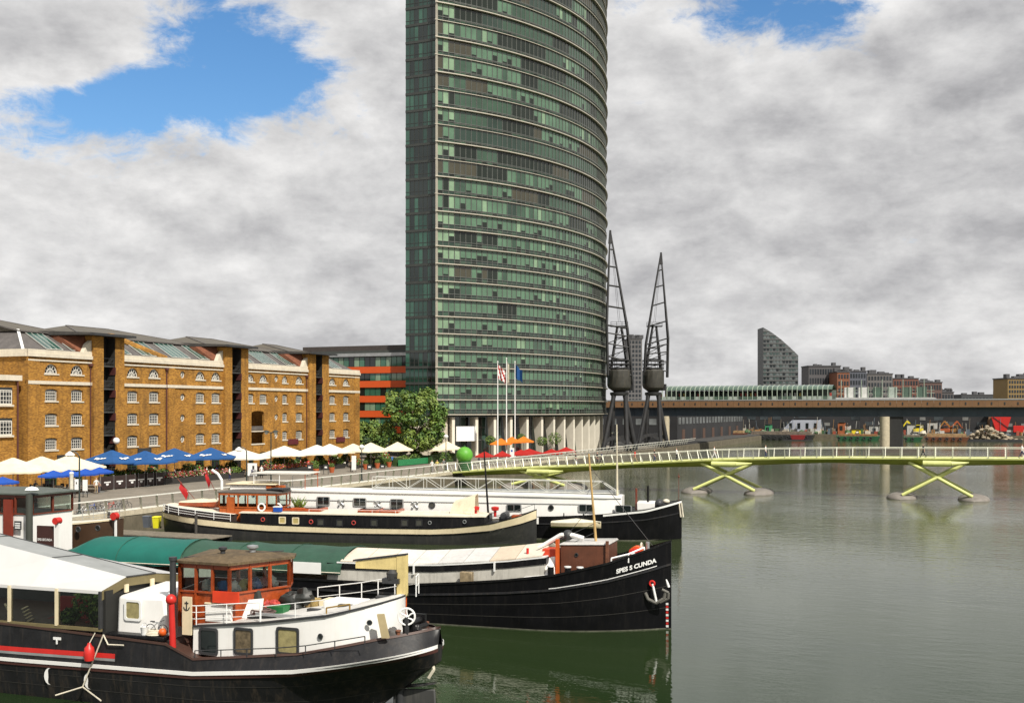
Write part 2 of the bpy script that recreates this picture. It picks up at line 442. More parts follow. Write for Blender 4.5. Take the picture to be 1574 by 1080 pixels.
# dock wall: coping stones along the edge are separate pieces
w = MB().box(QE - 1.8, QE - 0.05, -60, 425, -3, QZ - 0.32).build('quay_wall', qwall); struct(w)
cop = pmat('coping_stone', (0.52, 0.46, 0.34), 0.85, var=0.2, scale=0.7, fine=0.1, streak=0.3, scol=(0.12, 0.11, 0.07))
cm = MB().box(-0.56, 0.0, 0.012, 2.388, -0.34, 0.05).mesh('coping_stone', cop)
for i in range(60):
    link('coping_stone', cm, w, (QE, 60 + i * 2.4, QZ))
farwall = MB().box(QE, 900, 425, 427, -3, QZ).build('dock_end_wall', qwall); struct(farwall)

# ------------------------------------------------------------------ brick warehouse terrace
def brick_material():
    m = bpy.data.materials.new('stock_brick'); m.use_nodes = True
    N, L = m.node_tree.nodes, m.node_tree.links
    b = N['Principled BSDF']; b.inputs['Roughness'].default_value = 0.88; b.inputs['Specular IOR Level'].default_value = 0.25
    g = N.new('ShaderNodeNewGeometry')
    sp = N.new('ShaderNodeSeparateXYZ'); L.new(g.outputs['Position'], sp.inputs[0])
    ad = N.new('ShaderNodeMath'); ad.operation = 'ADD'; L.new(sp.outputs['X'], ad.inputs[0]); L.new(sp.outputs['Y'], ad.inputs[1])
    cb = N.new('ShaderNodeCombineXYZ'); L.new(ad.outputs[0], cb.inputs[0]); L.new(sp.outputs['Z'], cb.inputs[1])
    bt = N.new('ShaderNodeTexBrick'); L.new(cb.outputs[0], bt.inputs['Vector'])
    bt.inputs['Scale'].default_value = 1.0
    bt.inputs['Brick Width'].default_value = 0.29; bt.inputs['Row Height'].default_value = 0.105; bt.inputs['Mortar Size'].default_value = 0.009
    bt.inputs['Color1'].default_value = (0.47, 0.225, 0.036, 1); bt.inputs['Color2'].default_value = (0.20, 0.082, 0.014, 1)
    bt.inputs['Mortar'].default_value = (0.38, 0.23, 0.08, 1); bt.inputs['Bias'].default_value = -0.1
    n = N.new('ShaderNodeTexNoise'); n.inputs['Scale'].default_value = 0.35; n.inputs['Detail'].default_value = 7; n.inputs['Roughness'].default_value = 0.7
    L.new(g.outputs['Position'], n.inputs['Vector'])
    r = N.new('ShaderNodeMapRange'); r.inputs['From Min'].default_value = 0.3; r.inputs['From Max'].default_value = 0.7; r.inputs['To Min'].default_value = 0.62; r.inputs['To Max'].default_value = 1.2
    L.new(n.outputs['Fac'], r.inputs['Value'])
    vm = N.new('ShaderNodeVectorMath'); vm.operation = 'SCALE'; L.new(bt.outputs['Color'], vm.inputs[0]); L.new(r.outputs[0], vm.inputs['Scale'])
    mp = N.new('ShaderNodeMapping'); mp.inputs['Scale'].default_value = (1.3, 1.3, 0.16); L.new(g.outputs['Position'], mp.inputs[0])
    ns = N.new('ShaderNodeTexNoise'); ns.inputs['Scale'].default_value = 0.9; ns.inputs['Detail'].default_value = 6; ns.inputs['Roughness'].default_value = 0.7
    L.new(mp.outputs[0], ns.inputs['Vector'])
    rs = N.new('ShaderNodeMapRange'); rs.inputs['From Min'].default_value = 0.48; rs.inputs['From Max'].default_value = 0.75; rs.inputs['To Max'].default_value = 0.75
    L.new(ns.outputs['Fac'], rs.inputs['Value'])
    ms = N.new('ShaderNodeMix'); ms.data_type = 'RGBA'; ms.inputs['B'].default_value = (0.10, 0.055, 0.022, 1)
    L.new(rs.outputs[0], ms.inputs['Factor']); L.new(vm.outputs[0], ms.inputs['A'])
    L.new(ms.outputs['Result'], b.inputs['Base Color'])
    return m
brick = brick_material()
slate = pmat('slate', (0.10, 0.09, 0.085), 0.7, var=0.3, scale=0.8, streak=0.3, scol=(0.22, 0.20, 0.18))
leadroof = pmat('lead_roof', (0.10, 0.088, 0.068), 0.65, var=0.15, scale=0.4, streak=0.3, scol=(0.10, 0.08, 0.06))
skyl = pmat('skylight_glass', (0.035, 0.085, 0.07), 0.08, var=0.4, scale=0.3, spec=0.8)
canopym = pmat('canopy_roof', (0.05, 0.046, 0.042), 0.7, var=0.3)
wh = thing('brick_warehouse', 'long yellow brick warehouse with white cornice and dark loading bays', 'building', (WF, 150, QZ))
WX, WY, WZ = WF, 150.0, QZ       # local frame: x 0 = facade, y along, z 0 = quay
def fy(px): return atx(px, 600, WF).y - WY
zt = 15.95                       # wall top (local)
corner = fy(42); endy = fy(552)
bays = [(fy(140), fy(155), fy(173), fy(187)), (fy(342), fy(353), fy(367), fy(378)), (fy(472), fy(482), fy(492), fy(502))]
rowz = [(13.22, 14.36), (10.05, 11.45), (7.22, 8.62), (4.38, 5.78)]     # lunettes, three rows of rectangular windows
openings = []                    # (kind, y0, y1, z0, z1)
WWID = 1.9
cols = [(79, 'w'), (118.5, 'w'), (204, 'w'), (237, 'w'), (308, 'w'), (332, 'w'), (384.5, 'w'), (405, 'w'), (460, 'w'), (511, 'w'), (532, 'w'), (438, 'n'), (281, 'o'), (425, 'o')]
for px, k in cols:
    c = fy(px)
    for i, (z0, z1) in enumerate(rowz):
        if k == 'o':
            openings.append(('oculus', c - 0.5, c + 0.5, (z0 + z1) / 2 - 0.5, (z0 + z1) / 2 + 0.5)); continue
        hw = WWID / 2 if k == 'w' else WWID * 0.36
        if px in (384.5, 405) and i >= 2: continue
        openings.append(('lunette' if i == 0 else 'sash', c - hw - (0.08 if i == 0 else 0), c + hw + (0.08 if i == 0 else 0), z0, z1))
big = ('loading', fy(386.5), fy(406), 4.0, 8.9)
openings.append(big)
# ground floor doors and windows, mostly behind the parasols
for px in (79, 118.5, 204, 237, 308, 332, 384.5, 405, 460, 511, 532):
    c = fy(px); openings.append(('ground', c - 1.0, c + 1.0, 0.05, 2.7))

def wall_with_holes(mb, y0, y1, z0, z1, holes, depth=0.32):
    ys = sorted(set([y0, y1] + [h[1] for h in holes] + [h[2] for h in holes]))
    ys = [y for y in ys if y0 <= y <= y1]
    for a, b in zip(ys, ys[1:]):
        if b - a < 1e-4: continue
        m = (a + b) / 2
        hs = sorted([h for h in holes if h[1] < m < h[2]], key=lambda h: h[3])
        z = z0
        for h in hs:
            if h[3] > z: mb.poly([(0, a, z), (0, b, z), (0, b, h[3]), (0, a, h[3])])
            z = h[4]
        if z < z1: mb.poly([(0, a, z), (0, b, z), (0, b, z1), (0, a, z1)])
    for k, a, b, c, d in holes:
        cy, cz = (a + b) / 2, (c + d) / 2
        if k == 'lunette':
            arc = [(cy - (b - a) / 2 * math.cos(t), c + (d - c) * math.sin(t)) for t in [math.pi * i / 12 for i in range(13)]]
            loop = [(a, c)] + arc[1:-1] + [(b, c)]
        elif k == 'oculus':
            loop = [(cy - (b - a) / 2 * math.cos(t), cz + (d - c) / 2 * math.sin(t)) for t in [2 * math.pi * i / 16 for i in range(16)]]
        elif k in ('sash', 'ground', 'loading'):
            rise = 0.2 if k != 'loading' else 0.35
            loop = [(a, c), (a, d - rise)] + [(cy - (b - a) / 2 * math.cos(t), d - rise + rise * math.sin(t)) for t in [math.pi * i / 6 for i in range(1, 6)]] + [(b, d - rise), (b, c)]
        # brick left over between the rectangular gap and the arched outline
        n = len(loop)
        for i in range(n):
            p, q = loop[i], loop[(i + 1) % n]
            mb.poly([(0, p[0], p[1]), (0, q[0], q[1]), (-depth, q[0], q[1]), (-depth, p[0], p[1])])
        if k == 'oculus':
            for sy, sz in ((a, c), (b, c), (a, d), (b, d)):
                pts = [p for p in loop if (p[0] - cy) * (sy - cy) >= -1e-6 and (p[1] - cz) * (sz - cz) >= -1e-6]
                pts.sort(key=lambda p: math.atan2(abs(p[1] - cz), abs(p[0] - cy)))
                for p, q in zip(pts, pts[1:]): mb.poly([(0, sy, sz), (0, p[0], p[1]), (0, q[0], q[1])])
        else:
            up = [p for p in loop if p[1] > c + 1e-6] if k != 'lunette' else loop
            half = [p for p in up if p[0] <= cy + 1e-6]
            for p, q in zip(half, half[1:]): mb.poly([(0, a, d), (0, p[0], p[1]), (0, q[0], q[1])])
            half = [p for p in up if p[0] >= cy - 1e-6]
            for p, q in zip(half, half[1:]): mb.poly([(0, b, d), (0, p[0], p[1]), (0, q[0], q[1])])
segs = [(corner, bays[0][0]), (bays[0][3], bays[1][0]), (bays[1][3], bays[2][0]), (bays[2][3], endy)]
mb = MB()
for a, b in segs:
    wall_with_holes(mb, a, b, 0, zt, [h for h in openings if a < (h[1] + h[2]) / 2 < b])
# returns and back of the shell
mb.poly([(0, corner, 0), (0, corner, zt), (-30, corner, zt), (-30, corner, 0)])
mb.poly([(0, endy, 0), (0, endy, zt), (-30, endy, zt), (-30, endy, 0)])
mb.poly([(-30, corner, 0), (-30, corner, zt), (-30, endy, zt), (-30, endy, 0)])
wall_o = mb.build('wall', brick, wh, fix=False, smooth=0)
# slightly proud bay between pixels 255 and 342, with a quoin at its start, and at the last section
MB().box(-0.2, 0.12, fy(545), endy + 0.02, 0, zt - 1.0).build('pilaster', brick, wh, smooth=0)
MB().box(-0.2, 0.12, fy(258), fy(268), 0, zt - 0.9).build('pilaster', brick, wh, smooth=0)
MB().box(-0.2, 0.12, corner - 0.02, fy(60), 0, zt - 1.0).build('pilaster', brick, wh, smooth=0)
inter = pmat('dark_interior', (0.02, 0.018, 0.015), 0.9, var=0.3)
# windows
def sash_mesh(wd, ht, rise, nx, nz, arch):
    m = MB(); t = 0.05
    if arch == 'seg':
        m.box(-0.06, 0, -wd / 2, -wd / 2 + 0.1, 0, ht - rise); m.box(-0.06, 0, wd / 2 - 0.1, wd / 2, 0, ht - rise)
        m.box(-0.06, 0, -wd / 2 + 0.1, wd / 2 - 0.1, 0, 0.1)
        for i in range(1, nx):
            y = -wd / 2 + wd * i / nx; m.box(-0.05, -0.005, y - t / 2, y + t / 2, 0.1, ht - rise * 0.9)
        for i in range(1, nz): m.box(-0.045, -0.01, -wd / 2 + 0.1, wd / 2 - 0.1, ht * i / nz - t / 2, ht * i / nz + t / 2)
        m.box(-0.055, -0.002, -wd / 2 + 0.1, wd / 2 - 0.1, ht - rise - 0.06, ht - rise + 0.02)
    elif arch == 'lun':
        for k, (r0, r1) in enumerate(((0.86, 1.0), (0.45, 0.55))):
            pts = [math.pi * i / 12 for i in range(13)]
            for p, q in zip(pts, pts[1:]):
                m.hexa([(-0.06, -wd / 2 * r * math.cos(a), ht * r * math.sin(a)) for r, a in ((r0, p), (r1, p), (r1, q), (r0, q))],
                       [(0, -wd / 2 * r * math.cos(a), ht * r * math.sin(a)) for r, a in ((r0, p), (r1, p), (r1, q), (r0, q))])
        for i in range(1, 6):
            a = math.pi * i / 6
            m.beam((-0.03, 0, 0.02), (-0.03, -wd / 2 * 0.9 * math.cos(a), ht * 0.9 * math.sin(a)), 0.06, 0.05)
        m.box(-0.055, -0.004, -wd / 2, wd / 2, 0, 0.1)
    else:
        m.torus((-0.03, 0, 0), wd / 2 - 0.06, 0.06, 'x', 16, 5)
        for i in range(4):
            a = math.pi * i / 4
            m.beam((-0.03, -wd / 2 * 0.85 * math.cos(a), -wd / 2 * 0.85 * math.sin(a)), (-0.03, wd / 2 * 0.85 * math.cos(a), wd / 2 * 0.85 * math.sin(a)), 0.06, 0.04)
    return m
wmesh = {}
paneg = [pmat('warehouse_pane', (0.018, 0.02, 0.022), 0.1, var=0.6, scale=0.5, spec=0.6)]
for k, a, b, c, d in openings:
    wd, ht = b - a, d - c
    key = (k, round(wd, 2))
    if key not in wmesh:
        if k == 'sash': fr = sash_mesh(wd, ht, 0.2, 6 if wd > 1.4 else 4, 4, 'seg')
        elif k == 'ground': fr = sash_mesh(wd, ht, 0.2, 2, 3, 'seg')
        elif k == 'lunette': fr = sash_mesh(wd, ht, 0, 0, 0, 'lun')
        elif k == 'oculus': fr = sash_mesh(wd, ht, 0, 0, 0, 'o')
        else: fr = None
        zc0 = 0 if k != 'oculus' else -ht / 2
        pm = MB().poly([(0, -wd / 2 - .05, zc0), (0, wd / 2 + .05, zc0), (0, wd / 2 + .05, zc0 + ht + .02), (0, -wd / 2 - .05, zc0 + ht + .02)]).mesh('pane', paneg, fix=False)
        sm = MB().box(-0.28, 0.1, -wd / 2 - 0.1, wd / 2 + 0.1, -0.16, 0.0).mesh('sill', stone)
        wmesh[key] = (fr.mesh('window', wframe if k != 'ground' else pmat('green_joinery', (0.03, 0.07, 0.03), 0.5)) if fr else None, pm, sm)
    f, p, s = wmesh[key]
    cy = (a + b) / 2; z = c if k != 'oculus' else (c + d) / 2
    if k == 'loading':
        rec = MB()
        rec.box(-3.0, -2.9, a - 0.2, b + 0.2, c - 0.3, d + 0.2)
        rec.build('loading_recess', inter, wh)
        MB().box(-0.3, -0.2, a, b, 6.0, 6.6).build('opening_panel', slate, wh)
        MB().box(-0.22, 0.02, a + 0.02, b - 0.02, 5.75, 5.9).build('opening_rail', stone, wh)
        MB().box(-0.28, 0.1, a - 0.1, b + 0.1, c - 0.2, c).build('opening_sill', stone, wh)
        continue
    wo = link('window', f, wh, (-0.2, cy, z))
    link('pane', p, wo, (-0.09, 0, 0))
    if k in ('sash', 'lunette'): link('sill', s, wo, (0.2, 0, 0))
# cornice, string course, parapet
for a, b in segs:
    MB().box(-0.3, 0.18, a, b, 11.98, 12.36).build('string_course', stone, wh)
    MB().box(-0.3, 0.14, a, b, 14.62, 14.8).build('string_course', stone, wh)
    MB().box(-0.7, 0.32, a, b, 15.1, 15.5).box(-0.7, 0.16, a, b, 15.504, zt).build('cornice', stone, wh)
MB().box(-30, -0.02, corner - 0.32, corner - 0.02, 15.1, 15.5).box(-30, -0.03, corner - 0.16, corner - 0.03, 15.504, zt).build('cornice', stone, wh)
# roof: one hipped piece per section, glazed lower slope and lead upper slope
for si, (a, b) in enumerate(segs):
    a2 = a if si == 0 else a - 1.5; b2 = b if si == 3 else b + 1.5
    lo = [(-0.7, a2, zt - 0.2), (-0.7, b2, zt - 0.2)]
    h0 = 3.4 if si == 0 else 0.0; h1 = 3.0 if si == 3 else 0.0
    mid = [(-5.0, a2 + h0, 18.35), (-5.0, b2 - h1, 18.35)]
    top = [(-14.0, (a2 + b2) / 2 - (b2 - a2) * (0.22 if si else 0.28), 20.4), (-14.0, (a2 + b2) / 2 + (b2 - a2) * 0.12, 20.4)]
    rf = MB().poly([lo[0], lo[1], mid[1], mid[0]]).build('roof', slate, wh, fix=False)
    if si == 0: MB().poly([lo[0], mid[0], (-20, a2 + h0, 18.35), (-20, a2, zt - 0.2)]).build('roof_hip', slate, wh, fix=False)
    mb = MB()
    e0, e1 = (-4.4, a2 + h0 - 0.4, 18.3), (-4.4, b2 - h1 + 0.4, 18.3)
    k0, k1 = (-24, a2 + h0 - 0.4, 18.3), (-24, b2 - h1 + 0.4, 18.3)
    mb.poly([e0, e1, top[1], top[0]]); mb.poly([e1, k1, top[1]]); mb.poly([k0, e0, top[0]]); mb.poly([k1, k0, top[0], top[1]])
    up = mb.build('upper_roof', leadroof, wh, fix=False, smooth=0)
    for p, q in ((e0, top[0]), (top[0], top[1]), (top[1], e1), (e0, e1)):
        MB().beam(p, q, 0.2, 0.16).build('ridge_roll', slate, up)
    # skylights on the lower slope
    n = max(1, int((b2 - a2) / 5.5))
    for i in range(n):
        c0 = a2 + h0 + (b2 - h1 - a2 - h0) * (i + 0.14) / n; c1 = a2 + h0 + (b2 - h1 - a2 - h0) * (i + 0.78) / n
        if c1 < c0: continue
        P = lambda y, t: Vector((-0.7 - 4.3 * t + 0.06, y, zt - 0.2 + 2.6 * t + 0.1))
        fr = MB()
        k = max(3, int((c1 - c0) / 0.75))
        for j in range(k + 1):
            y = c0 + (c1 - c0) * j / k; fr.beam(P(y, 0.12), P(y, 0.93), 0.07, 0.08)
        for t in (0.12, 0.93): fr.beam(P(c0, t), P(c1, t), 0.14, 0.1)
        sk = fr.build('skylight', pmat('skylight_frame', (0.5, 0.5, 0.46), 0.5), wh)
        for j in range(k):
            ya, yb = c0 + (c1 - c0) * j / k, c0 + (c1 - c0) * (j + 1) / k
            MB().poly([P(ya, .12), P(yb, .12), P(yb, .93), P(ya, .93)]).build('pane', skyl, sk, loc=(0.012, 0, 0.012), fix=False)
MB().beam((-0.7, corner + 0.05, zt - 0.1), (-5.0, corner + 3.4, 18.45), 0.3, 0.2).build('hip_flashing', whitec, wh)
# loading bays: two brick piers, a dark full-height slot with platforms, and a deep canopy
for bi, (a, p, q, d) in enumerate(bays):
    by = thing  # (bays are parts of the warehouse)
    pier = MB().box(-6, 0.45, a, p, 0, 18.0).build('bay_pier', brick, wh, smooth=0)
    pier = MB().box(-6, 0.45, q, d, 0, 18.0).build('bay_pier', brick, wh, smooth=0)
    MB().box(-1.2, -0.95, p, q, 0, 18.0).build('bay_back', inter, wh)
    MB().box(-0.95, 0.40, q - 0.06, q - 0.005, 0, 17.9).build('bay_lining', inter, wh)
    dz = [2.95, 5.8, 8.65, 11.5, 14.3]
    for z in dz:
        pl = MB().box(-0.93, 0.3, p + 0.02, q - 0.02, z, z + 0.16).build('bay_platform', pmat('bay_steel', (0.05, 0.05, 0.048), 0.6, var=0.3), wh)
        rl = MB()
        for hz in (0.5, 1.05): rl.tube((0.26, p + 0.05, z + hz), (0.26, q - 0.05, z + hz), 0.03)
        for yy in (p + 0.08, q - 0.08): rl.tube((0.26, yy, z + 0.16), (0.26, yy, z + 1.05), 0.03)
        rl.beam((0.22, p + 0.1, z + 0.2), (0.22, q - 0.1, z + 1.0), 0.03)
        rl.build('bay_rail', darkm, pl)
        MB().box(-0.9, -0.85, p + 0.25, q - 0.25, z + 0.2, z + 2.3).build('bay_glazing', inter, pl)
        MB().box(-0.45, 0.55, q - 0.16, q - 0.02, z - 0.95, z - 0.02).build('bay_door', pmat('bay_door_red', (0.07, 0.02, 0.018), 0.6, var=0.3), pl)
    w0, w1 = a - (3.0 if bi == 0 else 2.4), d + 1.5
    cb = MB().hexa([(1.5, w0 + 1.2, 18.05), (1.5, w1 - 0.6, 18.05), (-9, w1, 18.05), (-9, w0, 18.05)],
                   [(1.5, w0 + 1.2, 18.3), (1.5, w1 - 0.6, 18.3), (-9, w1, 18.75), (-9, w0, 18.75)]).build('bay_canopy', canopym, wh)
    MB().beam((1.52, w0 + 1.2, 18.16), (1.52, w1 - 0.6, 18.16), 0.06, 0.3).build('gutter', darkm, cb)
    MB().hexa([(-5, a - 2.2, zt - 0.1), (-0.3, a - 1.2, zt - 0.1), (-0.3, a - 0.02, zt - 0.1), (-5, a - 0.02, zt - 0.1)],
              [(-5, a - 2.2, 18.0), (-3.0, a - 2.2, 18.0), (-1.0, a - 0.02, 18.0), (-5, a - 0.02, 18.0)]).build('bay_cheek', pmat('red_brick', (0.17, 0.06, 0.03), 0.9, var=0.3, scale=2), wh)
    sc = MB()
    sc.hexa([(-0.5, a - 1.3, zt), (0.1, a - 1.3, zt), (0.1, a - 0.02, zt), (-0.5, a - 0.02, zt)],
            [(-0.5, a - 0.75, zt + 1.0), (0.1, a - 0.75, zt + 1.0), (0.1, a - 0.02, zt + 1.5), (-0.5, a - 0.02, zt + 1.5)]).build('parapet_scroll', stone, wh)
# sloping gable strip between pixels 215 and 265
c0, c1 = fy(216), fy(228)
MB().hexa([(-0.6, fy(255), zt - .1), (-0.6, fy(263), zt - .1), (-5.2, fy(224), 18.6), (-5.2, fy(214), 18.6)],
          [(-0.6, fy(255), zt + .25), (-0.6, fy(263), zt + .25), (-5.2, fy(224), 19.0), (-5.2, fy(214), 19.0)]).build('party_wall', brick, wh)
# downpipes and hopper heads
dp = pmat('downpipe', (0.09, 0.03, 0.025), 0.5)
for px, r in ((255, 0.09), (377.5, 0.07), (139, 0.07), (471, 0.07)):
    y = fy(px) - (0.12 if px != 255 else 0)
    MB().tube((0.14, y, 0), (0.14, y, 14.3), r, n=8).box(0.0, 0.34, y - 0.22, y + 0.22, 14.3, 14.62).build('downpipe', dp, wh)
# hanging lamp bracket by the first bay, projecting name boards
MB().box(0.05, 0.2, fy(442), fy(457), 1.9 + 1.7, 2.75 + 1.7).build('fascia_sign', pmat('sign_red', (0.10, 0.015, 0.02), 0.5), wh)
MB().box(0.05, 0.2, fy(516), fy(529), 1.9 + 1.7, 2.75 + 1.7).build('fascia_sign', MATS['sign_red'], wh)
MB().box(0.05, 0.2, fy(211), fy(231), 3.3, 4.1).build('fascia_sign', darkm, wh)
MB().box(0.05, 0.2, fy(87), fy(113), 3.2, 3.75).build('fascia_sign', darkm, wh)
MB().tube((0.4, fy(168), 5.2), (1.0, fy(168), 5.2), 0.05).ball((1.1, fy(168), 5.2), 0.42, mi=1).build('bay_lamp', [darkm, whitec], wh)

# lower pavilion at the west end
lp = thing('end_pavilion', 'low brick wing with white cornice at the warehouse corner', 'building', (WF, 0, QZ))
y1 = atx(28, 600, WF - 0.5).y
m = MB(); m.box(-10, -0.5, y1 - 12, y1, 0, 12.3)
m.build('wall', brick, lp, smooth=0)
MB().box(-10, -0.1, y1 - 12, y1 + 0.2, 12.3, 12.9).build('cornice', stone, lp)
MB().tube((-0.3, y1 - 0.25, 0), (-0.3, y1 - 0.25, 12.3), 0.1).build('downpipe', dp, lp)
for z in (9.6, 6.2):
    c = atx(4.5, 600, WF - 0.5).y
    f, p, s = wmesh[('sash', 1.9)]
    wo = link('window', f, lp, (-0.43, c, z), ); wo.scale = (1, 1.25, 1.35)
    link('pane', p, wo, (-0.02, 0, 0)); link('sill', s, wo, (0.1, 0, 0))

# ------------------------------------------------------------------ curved glass tower
tw = thing('glass_tower', 'tall curved green glass tower with pale ledges and white fin columns', 'building', (0, 0, QZ))
H0, TR = math.radians(42), 64.0
A0 = Vector((-91.3, 185.2))
TC = A0 + TR * Vector((-math.cos(H0), math.sin(H0)))
def arc(s, off=0.0):
    h = H0 - s / TR
    return Vector((TC.x + (TR + off) * math.cos(h), TC.y - (TR + off) * math.sin(h))), h
zy = lambda y: EYE + (CY - y) * 206.0 / F - QZ
levels = [zy(y) for y in (637, 614, 589, 564, 539, 512.5, 486, 459, 432, 405, 378, 351.5, 324.5)]
majors = set(range(len(levels)))
while levels[-1] < 104:
    levels.append(levels[-1] + 26.7 * 206 / F)
MOD = 1.2; NM = 64
ledge_m = pmat('ledge_metal', (0.50, 0.46, 0.38), 0.45, 0.3, var=0.1, scale=0.5)
mull_m = pmat('mullion_metal', (0.16, 0.17, 0.155), 0.45, 0.4, var=0.1)
def glazing(name, col, rough=0.07, spec=0.9):
    return pmat(name, col, rough, var=0.25, scale=0.35, spec=spec)
pane_m = [glazing('pane_dark', (0.012, 0.018, 0.012), 0.06, 0.6), glazing('pane_green', (0.035, 0.075, 0.045)),
          glazing('pane_blind', (0.085, 0.165, 0.10), 0.1), glazing('pane_blind_light', (0.20, 0.31, 0.19), 0.1),
          glazing('pane_brown', (0.05, 0.045, 0.025)), glazing('pane_deep', (0.018, 0.04, 0.026))]
mb_rest = MB(); pieces = []
mul = MB(); tr = MB()
for li in range(len(levels) - 1):
    z0, z1 = levels[li], levels[li + 1]
    up = li >= 12
    kind = 2; run = 0
    base = R.random()
    dens = 0.97 if not up else R.choice((0.35, 0.5, 0.6, 0.7))
    if li in (6, 8, 9): dens = 0.9
    dark_run = 0
    for i in range(NM):
        s0, s1 = i * MOD, (i + 1) * MOD
        if run <= 0:
            r = R.random()
            if r < dens: kind = R.choice((2, 2, 2, 2, 2) if not up else (2, 2, 1, 1, 2)); run = R.randint(3, 14)
            else: kind = R.choice((0, 0, 0, 5, 4)); run = R.randint(2, 7 if up else 4)
        run -= 1
        k = kind
        if k == 2 and R.random() < 0.06: k = 3
        if k == 2 and R.random() < 0.10: k = 1
        if up and k in (2, 3) and i > 34 and R.random() < 0.5: k = 1
        if i < 3: k = 3 if (li in (2, 3, 4, 5, 7, 9, 11) or R.random() < 0.4) else (2 if not up else R.choice((0, 4, 2)))
        if li in (8, 10) and 3 <= i < 11: k = R.choice((0, 0, 4, 2))
        pa, ha = arc(s0); pb, hb = arc(s1)
        zs = z0 + 1.0 if not up else z0 + 0.75
        q = [(pa.x, pa.y), (pb.x, pb.y)]
        pieces.append((li, i, k, q, zs, z1 - 0.12))
        # spandrel behind the sunshade rail
        mb_rest.poly([(q[0][0], q[0][1], z0), (q[1][0], q[1][1], z0), (q[1][0], q[1][1], zs), (q[0][0], q[0][1], zs)], R.choice((5, 5, 0, 1)))
        mb_rest.poly([(q[0][0], q[0][1], z1 - .12), (q[1][0], q[1][1], z1 - .12), (q[1][0], q[1][1], z1), (q[0][0], q[0][1], z1)], 0)
    for i in range(NM + 1):
        p, h = arc(i * MOD, 0.06)
        mul.beam((p.x, p.y, z0), (p.x, p.y, z1), 0.09, 0.14)
    rows = [zs]
    for zz, off, hh in ((zs, 0.1, 0.09), (z0 + 0.5, 0.3, 0.07)):
        pts = [arc(i * MOD, off)[0] for i in range(3 if zz != zs else 0, NM + 1)]
        for a, b in zip(pts, pts[1:]): tr.beam((a.x, a.y, zz), (b.x, b.y, zz), 0.1, hh)
# the 300 panes that show largest: the near end of the lower storeys
order = sorted(pieces, key=lambda p: (p[1] // 14, p[0]))
vis = [p for p in order if levels[p[0]] < 92]
ind = set((p[0], p[1]) for p in vis[:300])
pcache = {}
for li, i, k, q, za, zb in pieces:
    if (li, i) in ind:
        wd = math.hypot(q[1][0] - q[0][0], q[1][1] - q[0][1]); key = (round(zb - za, 2), k)
        fr_ = R.choice((1, 1, 1, 1, 1, 1, .8, .5)) if k in (2, 3) else 1; key = key + (fr_,)
        if key not in pcache:
            hz_ = zb - za; pcache[key] = MB().box(-0.06, 0.0, 0, wd, hz_ * (1 - fr_), hz_).mesh('glass_pane', pane_m[k]) if fr_ == 1 else MB().box(-0.06, 0, 0, wd, hz_ * (1 - fr_), hz_, 0).box(-0.06, 0, 0, wd, 0, hz_ * (1 - fr_) - .002, 1).mesh('glass_pane', [pane_m[k], pane_m[0]])
        ang = math.atan2(q[1][1] - q[0][1], q[1][0] - q[0][0]) - math.pi / 2
        link('glass_pane', pcache[key], tw, (q[0][0], q[0][1], za), ang + R.uniform(-0.012, 0.012))
    else:
        zm = za + (zb - za) * (R.choice((0, 0, 0, 0, 0, 0, .2, .5)) if k in (2, 3) else 0)
        mb_rest.poly([(q[0][0], q[0][1], zm), (q[1][0], q[1][1], zm), (q[1][0], q[1][1], zb), (q[0][0], q[0][1], zb)], k)
        if zm > za: mb_rest.poly([(q[0][0], q[0][1], za), (q[1][0], q[1][1], za), (q[1][0], q[1][1], zm), (q[0][0], q[0][1], zm)], 0)
struct(mb_rest.build('glazing_field', pane_m, tw, smooth=0, fix=False), 'stuff')
struct(mul.build('mullion_grid', mull_m, tw, smooth=0), 'stuff')
struct(tr.build('sunshade_rails', mull_m, tw, smooth=0), 'stuff')
for li, z in enumerate(levels):
    m = MB(); d = 0.55 if li <= 12 or li % 2 == 0 else 0.3; t = 0.19 if d > .5 else 0.11
    ins = [arc(i * MOD, -0.1)[0] for i in range(NM + 1)]; outs = [arc(i * MOD - (0.5 if i == 0 else 0), d)[0] for i in range(NM + 1)]
    n = NM + 1
    rows = [[(p.x, p.y, z - t / 2) for p in ins], [(p.x, p.y, z - t / 2) for p in outs], [(p.x, p.y, z + t / 2) for p in outs], [(p.x, p.y, z + t / 2) for p in ins]]
    m.grid(rows)
    m.poly([rows[k][0] for k in range(4)])
    m.build('ledge', ledge_m, tw, smooth=30)
